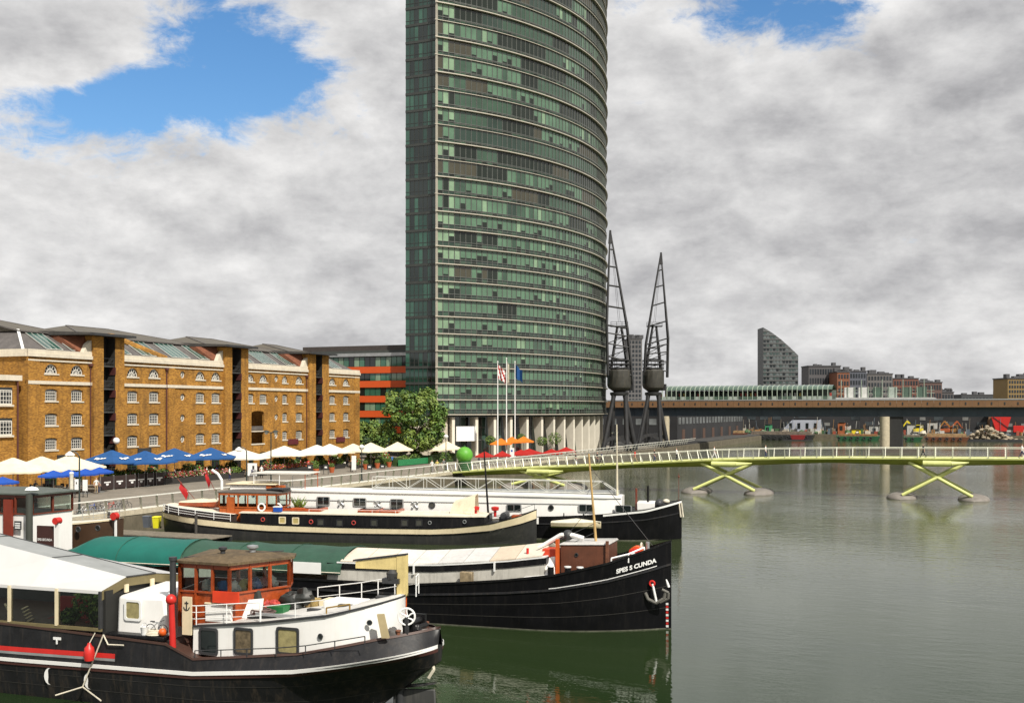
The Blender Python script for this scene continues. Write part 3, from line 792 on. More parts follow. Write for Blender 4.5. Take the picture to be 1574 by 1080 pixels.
# flank with dark glass, and the corner post
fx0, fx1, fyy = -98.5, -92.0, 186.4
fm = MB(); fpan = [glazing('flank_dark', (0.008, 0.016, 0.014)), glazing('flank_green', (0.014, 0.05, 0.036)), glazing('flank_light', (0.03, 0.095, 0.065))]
flank = MB()
NC = 7
for li in range(len(levels) - 1):
    z0, z1 = levels[li], levels[li + 1]
    rk = R.random()
    for c in range(NC):
        xa, xb = fx0 + (fx1 - fx0) * c / NC, fx0 + (fx1 - fx0) * (c + 1) / NC
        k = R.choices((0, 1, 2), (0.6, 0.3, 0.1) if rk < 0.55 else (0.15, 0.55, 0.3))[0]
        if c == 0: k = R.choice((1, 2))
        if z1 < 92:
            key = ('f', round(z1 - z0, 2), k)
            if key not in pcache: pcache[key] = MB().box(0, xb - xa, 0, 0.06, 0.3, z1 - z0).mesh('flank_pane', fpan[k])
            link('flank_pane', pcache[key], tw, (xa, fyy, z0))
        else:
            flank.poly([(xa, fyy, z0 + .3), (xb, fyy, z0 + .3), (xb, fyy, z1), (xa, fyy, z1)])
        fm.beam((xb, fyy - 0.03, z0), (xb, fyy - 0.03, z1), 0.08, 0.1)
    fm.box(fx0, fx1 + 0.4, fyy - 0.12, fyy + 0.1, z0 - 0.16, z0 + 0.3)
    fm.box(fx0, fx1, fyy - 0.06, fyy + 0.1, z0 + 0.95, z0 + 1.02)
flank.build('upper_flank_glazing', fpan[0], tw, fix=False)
struct(fm.build('flank_frame', pmat('flank_metal', (0.055, 0.06, 0.055), 0.5, 0.3), tw, smooth=0), 'stuff')
p0, _ = arc(0.0, 0.1)
MB().box(p0.x - 0.22, p0.x + 0.12, p0.y - 0.2, p0.y + 0.14, levels[0], levels[-1]).build('corner_post', ledge_m, tw)
# body behind the glass, roof slab, soffit
ap = [arc(i * MOD, -0.25)[0] for i in range(0, NM + 1, 4)]
body = [(fx0 + 0.05, fyy + 0.15)] + [(p.x, p.y) for p in ap] + [(-104, 262), (fx0 - 8, 250), (fx0 + .05 - 6, 215)]
body[1:1] = [(fx1 + .3, fyy + .15)]
MB().prism(body, levels[0] - 0.4, levels[-1]).build('core', pmat('tower_core', (0.03, 0.04, 0.035), 0.6), tw, smooth=0)
# ground storey: recessed glazing and fin columns
gl = MB(); gm = MB()
for i in range(0, 60):
    a, _ = arc(i * 1.3, -3.2); b, _ = arc((i + 1) * 1.3, -3.2)
    gl.poly([(a.x, a.y, 0), (b.x, b.y, 0), (b.x, b.y, levels[0]), (a.x, a.y, levels[0])], 0 if R.random() < 0.7 else 1)
    gm.beam((a.x, a.y, 0), (a.x, a.y, levels[0]), 0.12)
    for z in (3.2, 5.6): gm.beam((a.x, a.y, z), (b.x, b.y, z), 0.1)
gl.build('lobby_glazing', [glazing('lobby_dark', (0.02, 0.022, 0.02)), glazing('lobby_green', (0.05, 0.09, 0.07))], tw, fix=False)
gm.build('lobby_frame', mull_m, tw)
conc = pmat('white_concrete', (0.70, 0.655, 0.55), 0.75, var=0.08, scale=0.7, streak=0.15, scol=(0.4, 0.36, 0.28))
def s_for_px(px):
    lo, hi = 0.0, 68.0
    for _ in range(40):
        mid = (lo + hi) / 2; p, _h = arc(mid, -0.3)
        if proj((p.x, p.y, 5))[0] < px: lo = mid
        else: hi = mid
    return lo
for px in (697, 733, 761, 786, 811, 833.5, 852, 868, 882.5, 895, 905.5, 914.5, 921.5, 926.5):
    s = s_for_px(px); p, h = arc(s, -0.3); q, _ = arc(s, -2.6)
    t = Vector((math.sin(h), math.cos(h))) * 0.3
    e, _ = arc(s, -1.5)
    MB().hexa([(p.x - t.x, p.y - t.y, 0), (p.x + t.x, p.y + t.y, 0), (e.x + t.x, e.y + t.y, 0), (e.x - t.x, e.y - t.y, 0)],
              [(p.x - t.x, p.y - t.y, levels[0] - .5), (p.x + t.x, p.y + t.y, levels[0] - .5), (q.x + t.x, q.y + t.y, levels[0] - .5), (q.x - t.x, q.y - t.y, levels[0] - .5)]).build('fin_column', conc, tw)
MB().box(-98.4, -90.4, 186.5, 188, 0, levels[0] - .45).build('lobby_wall', stone, tw)
# entrance board between the first two fins
sa, sb = s_for_px(701), s_for_px(731)
a, ha = arc(sa, -0.2); b, hb = arc(sb, -0.2)
MB().hexa([(a.x, a.y, 3.1), (b.x, b.y, 3.1), (b.x - .3, b.y + .3, 3.1), (a.x - .3, a.y + .3, 3.1)], [(a.x, a.y, 5.9), (b.x, b.y, 5.9), (b.x - .3, b.y + .3, 5.9), (a.x - .3, a.y + .3, 5.9)]).build('entrance_board', whitec, tw)

# ------------------------------------------------------------------ orange-banded hotel wing
ob = thing('hotel_wing', 'hotel block with orange bands and green glass between warehouse and tower', 'building', (-98.6, 190.5, QZ))
bandm = pmat('orange_band', (0.60, 0.085, 0.012), 0.5, var=0.06)
def oz(y): return EYE + (CY - y) * 216.0 / F - QZ
topz = oz(530)
MB().box(-26, 0.0, 0.3, 20, 0, topz - 1.0).build('wall', pmat('wing_frame', (0.05, 0.055, 0.05), 0.6), ob)
MB().box(-26, 0.1, 0.6, 20, oz(545), topz).build('attic', pmat('attic_brown', (0.055, 0.045, 0.04), 0.6, var=0.2), ob)
MB().box(-26, 0.15, -0.3, 1, oz(547), oz(542)).build('eaves', steel, ob)
om = MB()
for y0, y1 in ((563, 573), (585, 595), (608, 618), (631, 641), (655, 665)):
    MB().box(-24.5, -0.35, -0.14, 0.29, oz(y1), oz(y0)).build('orange_band', bandm, ob)
wm = [glazing('wing_pane_green', (0.04, 0.13, 0.08)), glazing('wing_pane_light', (0.17, 0.26, 0.17)), glazing('wing_pane_dark', (0.01, 0.015, 0.013))]
for ytop, ybot in ((548, 563), (573, 585), (595, 608), (618, 631), (641, 655), (665, 678)):
    zt0, zt1 = oz(ybot), oz(ytop)
    for c in range(20):
        xa = -24.5 + c * 1.2
        k = R.choices((0, 1, 2), (0.5, 0.25, 0.25))[0]
        key = ('o', round(zt1 - zt0, 2), k)
        if key not in pcache: pcache[key] = MB().box(0.06, 1.14, 0, 0.05, 0.05, zt1 - zt0 - 0.05).mesh('wing_pane', wm[k])
        link('wing_pane', pcache[key], ob, (xa, 0.12, zt0))
# ------------------------------------------------------------------ lime footbridge on X trestles
lime = pmat('lime_paint', (0.62, 0.65, 0.24), 0.45, var=0.12, scale=0.8, streak=0.3, scol=(0.22, 0.22, 0.09))
limed = pmat('lime_hull', (0.32, 0.35, 0.05), 0.5, var=0.2, scale=0.5, streak=0.4, scol=(0.07, 0.075, 0.02))
neop = pmat('pontoon_grey', (0.20, 0.18, 0.16), 0.7, var=0.2, scale=1.5)
BY = 146.0; BW = 1.75
prof = [aty(px, py, BY - BW) for px, py in ((690, 726), (760, 721), (830, 717.5), (900, 715), (960, 712.5), (1030, 709), (1108, 705.5), (1200, 704), (1300, 703.5), (1440, 704), (1574, 705), (1640, 706))]
bx = [p.x for p in prof]; bz = [p.z for p in prof]
def deckz(x):
    for i in range(len(bx) - 1):
        if x <= bx[i + 1]:
            t = (x - bx[i]) / (bx[i + 1] - bx[i]); t = max(0, t)
            return bz[i] * (1 - t) + bz[i + 1] * t
    return bz[-1]
br = thing('footbridge', 'lime footbridge with slanting rails crossing the dock on X trestles', 'bridge', (0, BY, 0))
x_start, x_end = QE - 3.0, 16.0
xs = [x_start + (x_end - x_start) * i / 60 for i in range(61)]
MB().grid([[(x, y, deckz(x) + z) for y, z in ((-BW, 0), (BW, 0), (BW, -0.10), (-BW, -0.10))] for x in xs], closed=True).build('deck', pmat('deck_boards', (0.48, 0.47, 0.42), 0.7, var=0.15), br)
for sgn in (-1, 1):
    MB().grid([[(x, sgn * (BW + a), deckz(x) + z) for a, z in ((0.0, -0.20), (0.22, -0.15), (0.26, 0.02), (0.18, 0.09), (0.0, 0.08))] for x in xs], closed=True).build('edge_beam', lime, br)
trest = [-55.0, -29.0, -3.0]
def belly(x):
    d = min(abs(x - t) for t in trest)
    return 0.55 + 0.35 * max(0, 1 - d / 13.0)
MB().grid([[(x, y * BW, deckz(x) - 0.1 - belly(x) * k) for y, k in ((-1.02, 0.05), (-0.75, 0.7), (-0.35, 1.0), (0.35, 1.0), (0.75, 0.7), (1.02, 0.05))] for x in xs if x > QE + 1]).build('hull_beam', limed, br, fix=False)
# rails: slanting posts, handrail and wires, on both sides
posts = []
for sgn in (-1, 1):
    hr = MB()
    pts = [(x, sgn * (BW + 0.62), deckz(x) + 1.22) for x in xs]
    hr.path(pts, 0.045, 6); hr.build('handrail', pmat('rail_white', (0.74, 0.74, 0.62), 0.4, 0.1, var=0.05), br)
    for hz in (0.35, 0.65, 0.95):
        w = MB(); w.path([(x, sgn * (BW + 0.2 + 0.34 * hz), deckz(x) + hz) for x in xs], 0.012, 4); w.build('rail_wire', steel, br)
    x = x_start + 0.4
    while x < x_end:
        z = deckz(x)
        if x < -30: dx = 0.35
        else: dx = 0.0
        MB().beam((x, sgn * (BW + 0.22), z + 0.05), (x - dx, sgn * (BW + 0.62), z + 1.24), 0.1, 0.06).build('rail_post', MATS['rail_white'], br)
        x += 1.35 if x < -30 else 2.0
# X trestles with float pontoons
def trestle(x):
    t = thing('trestle', '', 'trestle', (x, BY, 0))
    for sy in (-1, 1):
        for sx in (-1, 1):
            MB().tube((sx * -3.3, sy * 1.3, deckz(x) - 0.55), (sx * 4.0, sy * 2.6, 0.55), 0.22, n=10).build('strut', lime, t)
    MB().tube((-1.6, -2.5, deckz(x) - 0.62), (1.6, -2.5, deckz(x) - 0.62), 0.36, n=12).tube((1.6, -2.5, deckz(x) - .62), (3.6, -2.2, deckz(x) - .45), 0.33, 0.05, n=12).build('drum', lime, t)
    for sx in (-1, 1):
        m = MB()
        prof_ = [(0.02, -5.2), (0.75, -4.4), (1.15, -3.0), (1.25, 0), (1.15, 3.0), (0.75, 4.4), (0.02, 5.2)]
        m.lathe(prof_, (sx * 4.15, 0, 0.02), 16, axis='y')
        po = m.build('pontoon', neop, t); po.scale = (1.5, 0.62, 0.62); po.location = (sx * 4.15 * (1 - 1.5), 0, 0)
    return t
tl = ['lime X trestle nearest the quay, half hidden behind the white barge mast', 'lime X trestle in the middle, left of the two in open water', 'lime X trestle at the right end of the footbridge']
for x, l in zip(trest, tl):
    t = trestle(x); t['label'] = l; t['group'] = 'trestles under the footbridge'

# ------------------------------------------------------------------ quay railing: slanting white frames along the dock edge
railw = pmat('quay_rail', (0.78, 0.77, 0.70), 0.4, var=0.06)
qr = thing('quay_railing', 'white slanting railing along the dock edge behind the barges', 'railing', (QE - 0.3, 0, QZ + 0.05))
m = MB().beam((0.75, 60, 1.25), (0.75, BY - 2.6, 1.25), 0.12, 0.09); m.build('top_rail', railw, qr)
MB().beam((0.1, 60, 0.12), (0.1, BY - 2.6, 0.12), 0.12, 0.16).build('base_rail', railw, qr)
pm = MB().beam((0.05, 0, 0.0), (0.75, -0.95, 1.25), 0.2, 0.10).mesh('rail_post', railw)
y = 62.0
while y < BY - 3:
    link('rail_post', pm, qr, (0, y, 0)); y += 2.15
pm2 = MB().poly([(0.16, 0.06, 0.2), (0.16, 2.05, 0.2), (0.66, 2.45, 1.12), (0.66, 0.48, 1.12)]).mesh('mesh_panel', pmat('rail_mesh', (0.16, 0.155, 0.145), 0.7), fix=False)
qr2 = thing('quay_railing', 'white slanting railing along the dock edge beyond the footbridge', 'railing', (QE - 0.3, BY + 3, QZ + 0.05))
MB().beam((0.6, 0, 1.2), (0.6, 150, 1.2), 0.1).build('top_rail', railw, qr2)
MB().beam((0.3, 0, 0.65), (0.3, 150, 0.65), 0.07).build('mid_rail', railw, qr2)
pm = MB().beam((0.05, 0, 0.0), (0.6, -0.6, 1.2), 0.16, 0.09).mesh('rail_post', railw)
for i in range(60): link('rail_post', pm, qr2, (0, i * 2.4, 0))

# ------------------------------------------------------------------ railway viaduct with station
VY = 300.0
va = thing('railway_viaduct', 'railway viaduct with brown fascia and blue grey girder on concrete piers', 'viaduct', (0, VY, 0))
fasc = pmat('brown_fascia', (0.19, 0.10, 0.045), 0.7, var=0.15, scale=0.3)
gird = pmat('blue_girder', (0.045, 0.062, 0.08), 0.6, var=0.2, scale=0.3)
MB().box(-100, 140, 0, 9, 11.6, 12.0).build('deck', pmat('viaduct_deck', (0.15, 0.14, 0.13), 0.8), va)
MB().box(-100, 140, 1.2, 7.8, 9.3, 11.6).build('girder', gird, va)
for i in range(80):
    x = -100 + i * 3.0
    MB().box(x + 0.02, x + 2.98, -0.18, 0.0, 11.75, 13.55).build('fascia_panel', fasc, va)
    MB().box(x + 1.35, x + 1.65, -0.26, -0.182, 12.35, 13.0).build('fascia_bracket', darkm, va)
cap = MB().box(-100, 140, -0.26, 0.2, 13.56, 13.85).build('parapet_cap', steel, va)
for i in range(40):
    MB().box(-98.6 + i * 6, -98.4 + i * 6, 1.05, 1.2, 9.4, 11.5).build('stiffener', gird, va)
concp = pmat('pier_concrete', (0.48, 0.42, 0.30), 0.8, var=0.15, streak=0.3)
for px, wpx in ((1027, 9), (1361, 11)):
    p = aty(px, 690, VY + 4)
    hw = wpx * (p.y / CT) / F / 2 * 1.15
    m = MB().tube((p.x, VY + 1.4, -1), (p.x, VY + 1.4, 9.3), hw, n=14)
    m.build('pier', concp, va)
p = aty(1361, 690, VY + 4)
MB().box(p.x + 0.9, p.x + 4.3, VY - VY + 1.5, 7.5, -1, 9.2).build('pier_wall', pmat('pier_dark', (0.03, 0.03, 0.03), 0.9), va)
for o in va.children:
    if o.name.startswith('pier') and not o.name.startswith('pier_wall'): o.location.y = -VY
fen = MB().box(p.x - 4, p.x + 8, -1.5, -0.5, -1, 1.2).build('pier_fender', pmat('fender_timber', (0.09, 0.07, 0.05), 0.9), va)
# station on the viaduct
stn = thing('station', 'long glazed railway station with green vaulted canopy on the viaduct', 'station', (0, VY, 12.0))
sx0, sx1 = aty(1015, 600, VY + 3).x, aty(1282, 600, VY + 3).x
gsm = pmat('station_glass', (0.075, 0.12, 0.09), 0.25, var=0.3, scale=0.3, spec=0.7)
wfr = pmat('station_frame', (0.30, 0.36, 0.29), 0.5)
n = 36
for i in range(n):
    xa, xb = sx0 + (sx1 - sx0) * i / n, sx0 + (sx1 - sx0) * (i + 1) / n
    fr = MB()
    arcp = [(xa, 4.5 - 4.4 * math.cos(t), 4.4 + 1.3 * math.sin(t)) for t in [math.pi * j / 8 for j in range(9)]]
    fr.path(arcp, 0.16, 5)
    fr.tube((xa, 0.1, 1.6), (xa, 0.1, 4.6), 0.14, n=6); fr.tube((xa, 8.9, 1.6), (xa, 8.9, 4.6), 0.12, n=5)
    fr.build('portal_frame', wfr, stn)
    MB().grid([[(x, 4.5 - 4.4 * math.cos(t), 4.46 + 1.3 * math.sin(t)) for t in [math.pi * j / 8 for j in range(9)]] for x in (xa + .12, xb - .12)]).build('roof_glass', [gsm], stn, fix=False)
    MB().box(xa + .2, xb - .2, 0.05, 0.12, 1.5, 2.7).build('wall_glass', R.choice([gsm, pmat('station_glass_dark', (0.04, 0.06, 0.05), 0.15), pmat('station_glass_pale', (0.35, 0.40, 0.36), 0.3)]), stn)
    if R.random() < 0.5:
        MB().box(xa + .3, xb - .5, 2.0, 2.1, 1.4, 3.6).build('platform_screen', R.choice([pmat('poster_yellow', (0.6, 0.45, 0.1), 0.5), pmat('poster_white', (0.6, 0.6, 0.58), 0.5), pmat('poster_red', (0.4, 0.06, 0.05), 0.5), MATS['station_glass_dark'], gsm]), stn)
MB().box(sx0, sx1, 4.0, 8.6, 0, 1.3).build('platform', pmat('platform_grey', (0.3, 0.3, 0.29), 0.8), stn)
MB().box(sx0, sx1, 8.2, 8.4, 1.3, 4.4).build('back_wall', pmat('station_back', (0.12, 0.15, 0.13), 0.6, var=0.5, scale=0.3), stn)
pf = thing('platform_ramp', 'long pale open platform tapering off beside the station', 'platform', (0, VY, 12.0))
ax, bx_ = aty(1284, 600, VY).x, aty(1462, 600, VY).x
MB().hexa([(ax, .8, 0), (bx_, .8, 0), (bx_, 4, 0), (ax, 4, 0)], [(ax, .8, 2.3), (bx_ - 4, .8, 2.25), (bx_ - 4, 4, 2.25), (ax, 4, 2.3)]).build('slab', pmat('platform_pale', (0.5, 0.5, 0.48), 0.6), pf)
for i in range(14):
    x = ax + 1.2 + (bx_ - ax - 6) * i / 13
    MB().tube((x, 3, 2.2), (x, 3, 5.2 if i % 3 else 7.0), 0.1, n=6).build('lamp_mast', wfr, pf)
m = MB().path([(ax, 3.4, 3.4), (bx_ - 4, 3.4, 3.4)], 0.06, 5).path([(ax, 3.4, 4.2), (bx_ - 4, 3.4, 4.2)], 0.05, 5); m.build('fence_rail', wfr, pf)
for i in range(6):
    x = ax + 2 + i * 3.6
    MB().box(x, x + 2.4, 3.2, 3.4, 2.3, 5.0).build('shelter_panel', R.choice([gsm, MATS['poster_white'], MATS['station_glass_pale']]), pf)

# ------------------------------------------------------------------ dockside cranes
crm = pmat('crane_steel', (0.024, 0.0245, 0.027), 0.5, var=0.3, scale=1.0, streak=0.3, scol=(0.10, 0.075, 0.05))
crl = pmat('crane_cab', (0.05, 0.048, 0.042), 0.55, var=0.25, scale=1.0, streak=0.6, scol=(0.13, 0.10, 0.06))
def crane(name, label, px, jtip, jl, jr, yaw):
    base = atx(px, 690, -71.5)
    c = thing(name, label, 'crane', (base.x, base.y, QZ), 0, 'old dockside cranes on the quay')
    dep = -ST * base.x + CT * base.y
    k = dep / F
    zz = lambda y: EYE + (CY - y) * k - QZ
    rt = Vector((CT, ST, 0)); fw = Vector((-ST, CT, 0))
    P = lambda x, y, d=0: rt * ((x - px) * k) + fw * d + Vector((0, 0, zz(y)))
    # four splayed legs, sill beams, ring
    for sx in (-1, 1):
        for d in (-2.4, 2.4):
            off = 1.2 if d > 0 else -1.2
            MB().tube(Vector((0, 0, 0)) + rt * (sx * 2.7 + off) + fw * d, Vector((0, 0, zz(606))) + rt * (sx * 1.25) + fw * d * 0.4, 0.56, 0.48, n=10).build('leg', crm, c)
        MB().box(-0.5, 0.5, -0.5, 0.5, 0, 0.4).build('bogie', crm, c, loc=rt * sx * 2.7)
    for d in (-2.4, 2.4):
        off = 1.2 if d > 0 else -1.2
        m = MB()
        pts = [(rt * ((2.7 - 5.4 * i / 8) + off) + fw * d + Vector((0, 0, 1.4 + 1.5 * math.sin(math.pi * i / 8)))) for i in range(9)]
        for a, b in zip(pts, pts[1:]): m.beam(a, b, 0.35, 0.8)
        m.build('arch_brace', crm, c)
    MB().lathe([(1.9, zz(608)), (2.1, zz(606)), (2.1, zz(603)), (1.2, zz(602))], (0, 0, 0), 16).build('slew_ring', crm, c)
    MB().lathe([(1.1, zz(603)), (1.7, zz(600)), (2.55, zz(596)), (2.75, zz(592)), (2.75, zz(570)), (2.35, zz(567))], (0, 0, 0), 14).build('cab', crl, c, smooth=25)
    MB().box(-0.1, 0.1, -0.6, 0.6, zz(590), zz(577)).build('cab_window', glassd, c, loc=rt * -2.4 + fw * -1.4)
    gal = MB()
    for h in (566, 560, 554):
        gal.path([rt * 2.6 * math.cos(t) + fw * 2.6 * math.sin(t) + Vector((0, 0, zz(h))) for t in [6.2832 * i / 10 for i in range(11)]], 0.14, 4)
    for i in range(10):
        t = 6.2832 * i / 10; q = rt * 2.6 * math.cos(t) + fw * 2.6 * math.sin(t)
        gal.tube(q + Vector((0, 0, zz(568))), q + Vector((0, 0, zz(553))), 0.07, n=4)
    gal.build('gallery_rail', crm, c)
    # A-frame tower with platforms
    af = MB()
    topA = P(px + (2 if yaw > 0 else 0), 502)
    for sx in (-1, 1):
        for d in (-1.5, 1.5):
            af.tube(rt * sx * 1.9 + fw * d + Vector((0, 0, zz(568))), topA + rt * sx * 0.45 + fw * d * 0.3, 0.24, n=6)
    for t in (0.25, 0.5, 0.75):
        z = zz(568) + (topA.z - zz(568)) * t; w_ = 1.9 * (1 - t) + 0.45 * t
        for d in (-1, 1): af.beam(topA * t * Vector((1, 1, 0)).length * 0 + rt * -w_ + fw * d + Vector((0, 0, z)), rt * w_ + fw * d + Vector((0, 0, z)), 0.14)
        af.beam(rt * -w_ + fw * -1 + Vector((0, 0, z)), rt * (w_ * 0.7) + fw * -1 + Vector((0, 0, z + 2.2)), 0.09)
    af.build('frame_tower', crm, c)
    MB().hexa([topA + rt * a + fw * b for a, b in ((-1.9, -1), (1.9, -1), (1.9, 1), (-1.9, 1))], [topA + rt * a + fw * b + Vector((0, 0, .2)) for a, b in ((-1.9, -1), (1.9, -1), (1.9, 1), (-1.9, 1))]).build('top_platform', crm, c)
    m = MB()
    for h in (0.6, 1.1): m.beam(topA + rt * -1.9 + Vector((0, 0, h)), topA + rt * 1.9 + Vector((0, 0, h)), 0.08)
    for a in (-1.9, -0.6, 0.6, 1.9): m.beam(topA + rt * a, topA + rt * a + Vector((0, 0, 1.1)), 0.08)
    m.build('platform_rail', crm, c)
    # luffing jib: a tapering ladder of two chords with rungs, and the cross lattice behind
    tip = P(*jtip); L0, L1 = P(*jl, -1.4), P(*jr, -1.4)
    jb = MB()
    kneeL, kneeR = P(*jl2[name_i], -1.6), P(*jr2[name_i], -1.6)
    for dd in (0.0, 1.3):
        o_ = fw * dd
        jb.tube(L0 + o_, kneeL + o_, 0.27, n=6); jb.tube(kneeL + o_, tip + o_ * 0.15, 0.27, 0.16, n=6)
        jb.tube(L1 + o_, kneeR + o_, 0.27, n=6); jb.tube(kneeR + o_, tip + o_ * 0.15, 0.27, 0.16, n=6)
    for t in (0.0, 0.2, 0.42, 0.62, 0.8):
        a, b = kneeL.lerp(tip, t), kneeR.lerp(tip, t)
        for dd in (0.0, 1.3): jb.tube(a + fw * dd * (1 - t), b + fw * dd * (1 - t), 0.15, n=5)
        a2, b2 = kneeL.lerp(tip, min(1, t + 0.2)), kneeR.lerp(tip, min(1, t + 0.2))
        jb.tube(a + fw * 1.3 * (1 - t), a2 + fw * 0.0, 0.07, n=4); jb.tube(b + fw * 1.3 * (1 - t), b2 + fw * 0.0, 0.07, n=4)
    for t in (0.15, 0.4, 0.65, 0.85): jb.tube(L0.lerp(kneeL, t), L1.lerp(kneeR, t), 0.16, n=5)
    for t in (0.15, 0.4, 0.65): jb.tube(L0.lerp(kneeL, t), L1.lerp(kneeR, t + .22), 0.1, n=5)
    jb.build('jib', crm, c)
    MB().hexa([tip + rt * a + fw * b + Vector((0, 0, -3.0)) for a, b in ((-.45, -.3), (.45, -.3), (.45, .3), (-.45, .3))], [tip + rt * a + fw * b for a, b in ((-.2, -.3), (.2, -.3), (.2, .3), (-.2, .3))]).build('jib_head', crm, c)
    cb = MB()
    for a in (-0.2, 0.2): cb.tube(topA + rt * a + Vector((0, 0, 1)), tip + rt * a * 0.5, 0.035, n=4)
    cb.build('hoist_cable', crm, c)
    m = MB().box(-0.9, 0.9, -0.5, 0.5, zz(600), zz(590)); m.build('counterweight', crm, c, loc=rt * 2.4 + fw * 0.5)
    return c
name_i = 0
jl2 = [(932, 500), (992, 530)]; jr2 = [(963.5, 505), (1026, 520)]
crane('dockside_crane', 'dark dockside crane close against the glass tower, its jib tallest', 952, (938, 354), (934, 580), (972, 590), 0)
name_i = 1
crane('dockside_crane', 'dockside crane with brownish cab standing further from the tower', 1004, (1016, 388), (990, 572), (1025, 580), 1)

# ------------------------------------------------------------------ far side: buildings, shore clutter
def facade(root, x0, x1, y, z0, z1, nx, nz, mat_w, mat_g, name='window', inset=0.12, pitch=(0.62, 0.6)):
    g = MB(); cw, ch = (x1 - x0) / nx, (z1 - z0) / nz
    me = None
    for i in range(nx):
        for j in range(nz):
            a, b = x0 + cw * (i + 0.5 - pitch[0] / 2), z0 + ch * (j + 0.5 - pitch[1] / 2)
            if me is None: me = MB().box(0, cw * pitch[0], -inset, 0.02, 0, ch * pitch[1]).mesh(name, mat_g)
            link(name, me, root, (a, y, b))
def far_at(px, py, depth): return atd(px, py, depth)
# sail-shaped apartment tower
D1 = 620.0
a, b = far_at(1173, 620, D1), far_at(1227, 620, D1)
sl = thing('sail_tower', 'grey high-rise with a steep curved sloping roof beyond the viaduct', 'tower block', (a.x, a.y, QZ), math.radians(22.33))
wdt = (1227 - 1173) * D1 / F; zz = lambda y: EYE + (CY - y) * D1 / F - QZ
prf = [(0, zz(503)), (wdt * 0.25, zz(511)), (wdt * 0.5, zz(521)), (wdt * 0.75, zz(533)), (wdt, zz(546))]
def roof_at(t):
    for (xa, za), (xb, zb) in zip(prf, prf[1:]):
        if t <= xb: return za + (zb - za) * (t - xa) / (xb - xa)
    return prf[-1][1]
pts = [(0, 0)] + prf + [(wdt, 0)]
m = MB().hexa([(x, 0, z) for x, z in pts], [(x, 14, z) for x, z in pts])
m.build('wall', pmat('sail_wall', (0.085, 0.09, 0.092), 0.6, var=0.1, scale=0.05), sl, smooth=0)
nx, nz = 11, 22
cw, ch = wdt / nx, zz(503) / 24
sgm = [pmat('sail_glass', (0.06, 0.085, 0.08), 0.2), pmat('sail_glass_dark', (0.02, 0.025, 0.027), 0.2), pmat('sail_glass_pale', (0.12, 0.14, 0.14), 0.3)]
wmm = [MB().box(0, cw * 0.72, -0.12, 0.02, 0, ch * 0.55).mesh('window', g) for g in sgm]
for i in range(nx):
    for j in range(7, 24):
        z = ch * (j + 0.3)
        if z + ch * 0.6 < roof_at(cw * (i + 1)): link('window', R.choice(wmm), sl, (cw * (i + 0.14), 0, z))
m = MB()
for j in range(7, 24):
    z = ch * j
    x = wdt
    while x > 0 and roof_at(x) < z: x -= 0.3
    if x > 1: m.box(0, x, -0.35, 0.0, z, z + 0.3)
m.build('floor_edges', pmat('sail_edge', (0.17, 0.175, 0.17), 0.6), sl)
# blocks on the skyline
def block(px0, px1, ytop, ybot, depth, col, label, nxz, cat='building', dep=14, name='apartment_block', roofpx=None):
    p = far_at(px0, ybot, depth); wd = (px1 - px0) * depth / F
    o = thing(name, label, cat, (p.x, p.y, QZ), math.radians(22.33))
    zt_ = EYE + (CY - ytop) * depth / F - QZ
    mt = pmat('block_%d_%d' % (px0, ytop), tuple(c * .72 for c in col), 0.75, var=0.12, scale=0.06)
    MB().box(0, wd, 0, dep, 0, zt_).build('wall', mt, o, smooth=0)
    MB().box(-0.3, wd + 0.3, -0.3, dep, zt_ + 0.01, zt_ + 0.5).build('roof', pmat('block_roof', (0.07, 0.07, 0.075), 0.7), o)
    k = R.randint(3, 5)
    for i in range(k):
        x = wd * (i + .2 + .6 * R.random()) / k; hw_ = R.uniform(.5, 1.6); MB().box(x - hw_, x + hw_, 2, 5, zt_ + 0.5, zt_ + R.uniform(1.0, 2.6)).build('roof_box', MATS['block_roof'], o)
    if nxz: facade(o, 0.3, wd - 0.3, 0, max(6, zt_ * 0.25), zt_ - 0.4, nxz[0], nxz[1], None, pmat('block_glass', (0.025, 0.03, 0.035), 0.2, var=0.5, scale=0.1))
    return o
block(965, 987, 521, 640, 520, (0.17, 0.165, 0.165), 'grey high-rise slab seen between the two dockside cranes', (4, 15), 'tower block', name='tower_block')
block(1243, 1292, 563, 640, 560, (0.115, 0.11, 0.115), 'dark grey apartment block right of the sail-shaped tower', (12, 5))
block(1287, 1306, 572, 640, 545, (0.26, 0.10, 0.05), 'narrow rust red apartment block on the skyline behind the station end', (4, 6))
block(1293, 1332, 571, 640, 570, (0.12, 0.13, 0.16), 'blue grey stepped apartment block behind the narrow red block', (9, 6))
block(1333, 1372, 575, 640, 580, (0.17, 0.16, 0.155), 'pale grey apartment block in the middle of the skyline row', (8, 6))
block(1373, 1412, 582, 640, 590, (0.20, 0.085, 0.06), 'red brick apartment block with dark roof on the skyline', (9, 5))
block(1413, 1448, 588, 640, 600, (0.15, 0.09, 0.075), 'low brown apartment block near the end of the skyline row', (8, 4))
block(1447, 1466, 603, 640, 620, (0.12, 0.11, 0.11), 'smallest grey block at the end of the skyline row', (4, 3))
block(1478, 1552, 607, 640, 700, (0.07, 0.075, 0.08), 'long low dark shed on the skyline left of the ochre block', (14, 2), name='shed')
block(1549, 1600, 582, 640, 460, (0.30, 0.20, 0.075), 'ochre office block with a flat dark top at the right skyline', (12, 8), name='office_block')
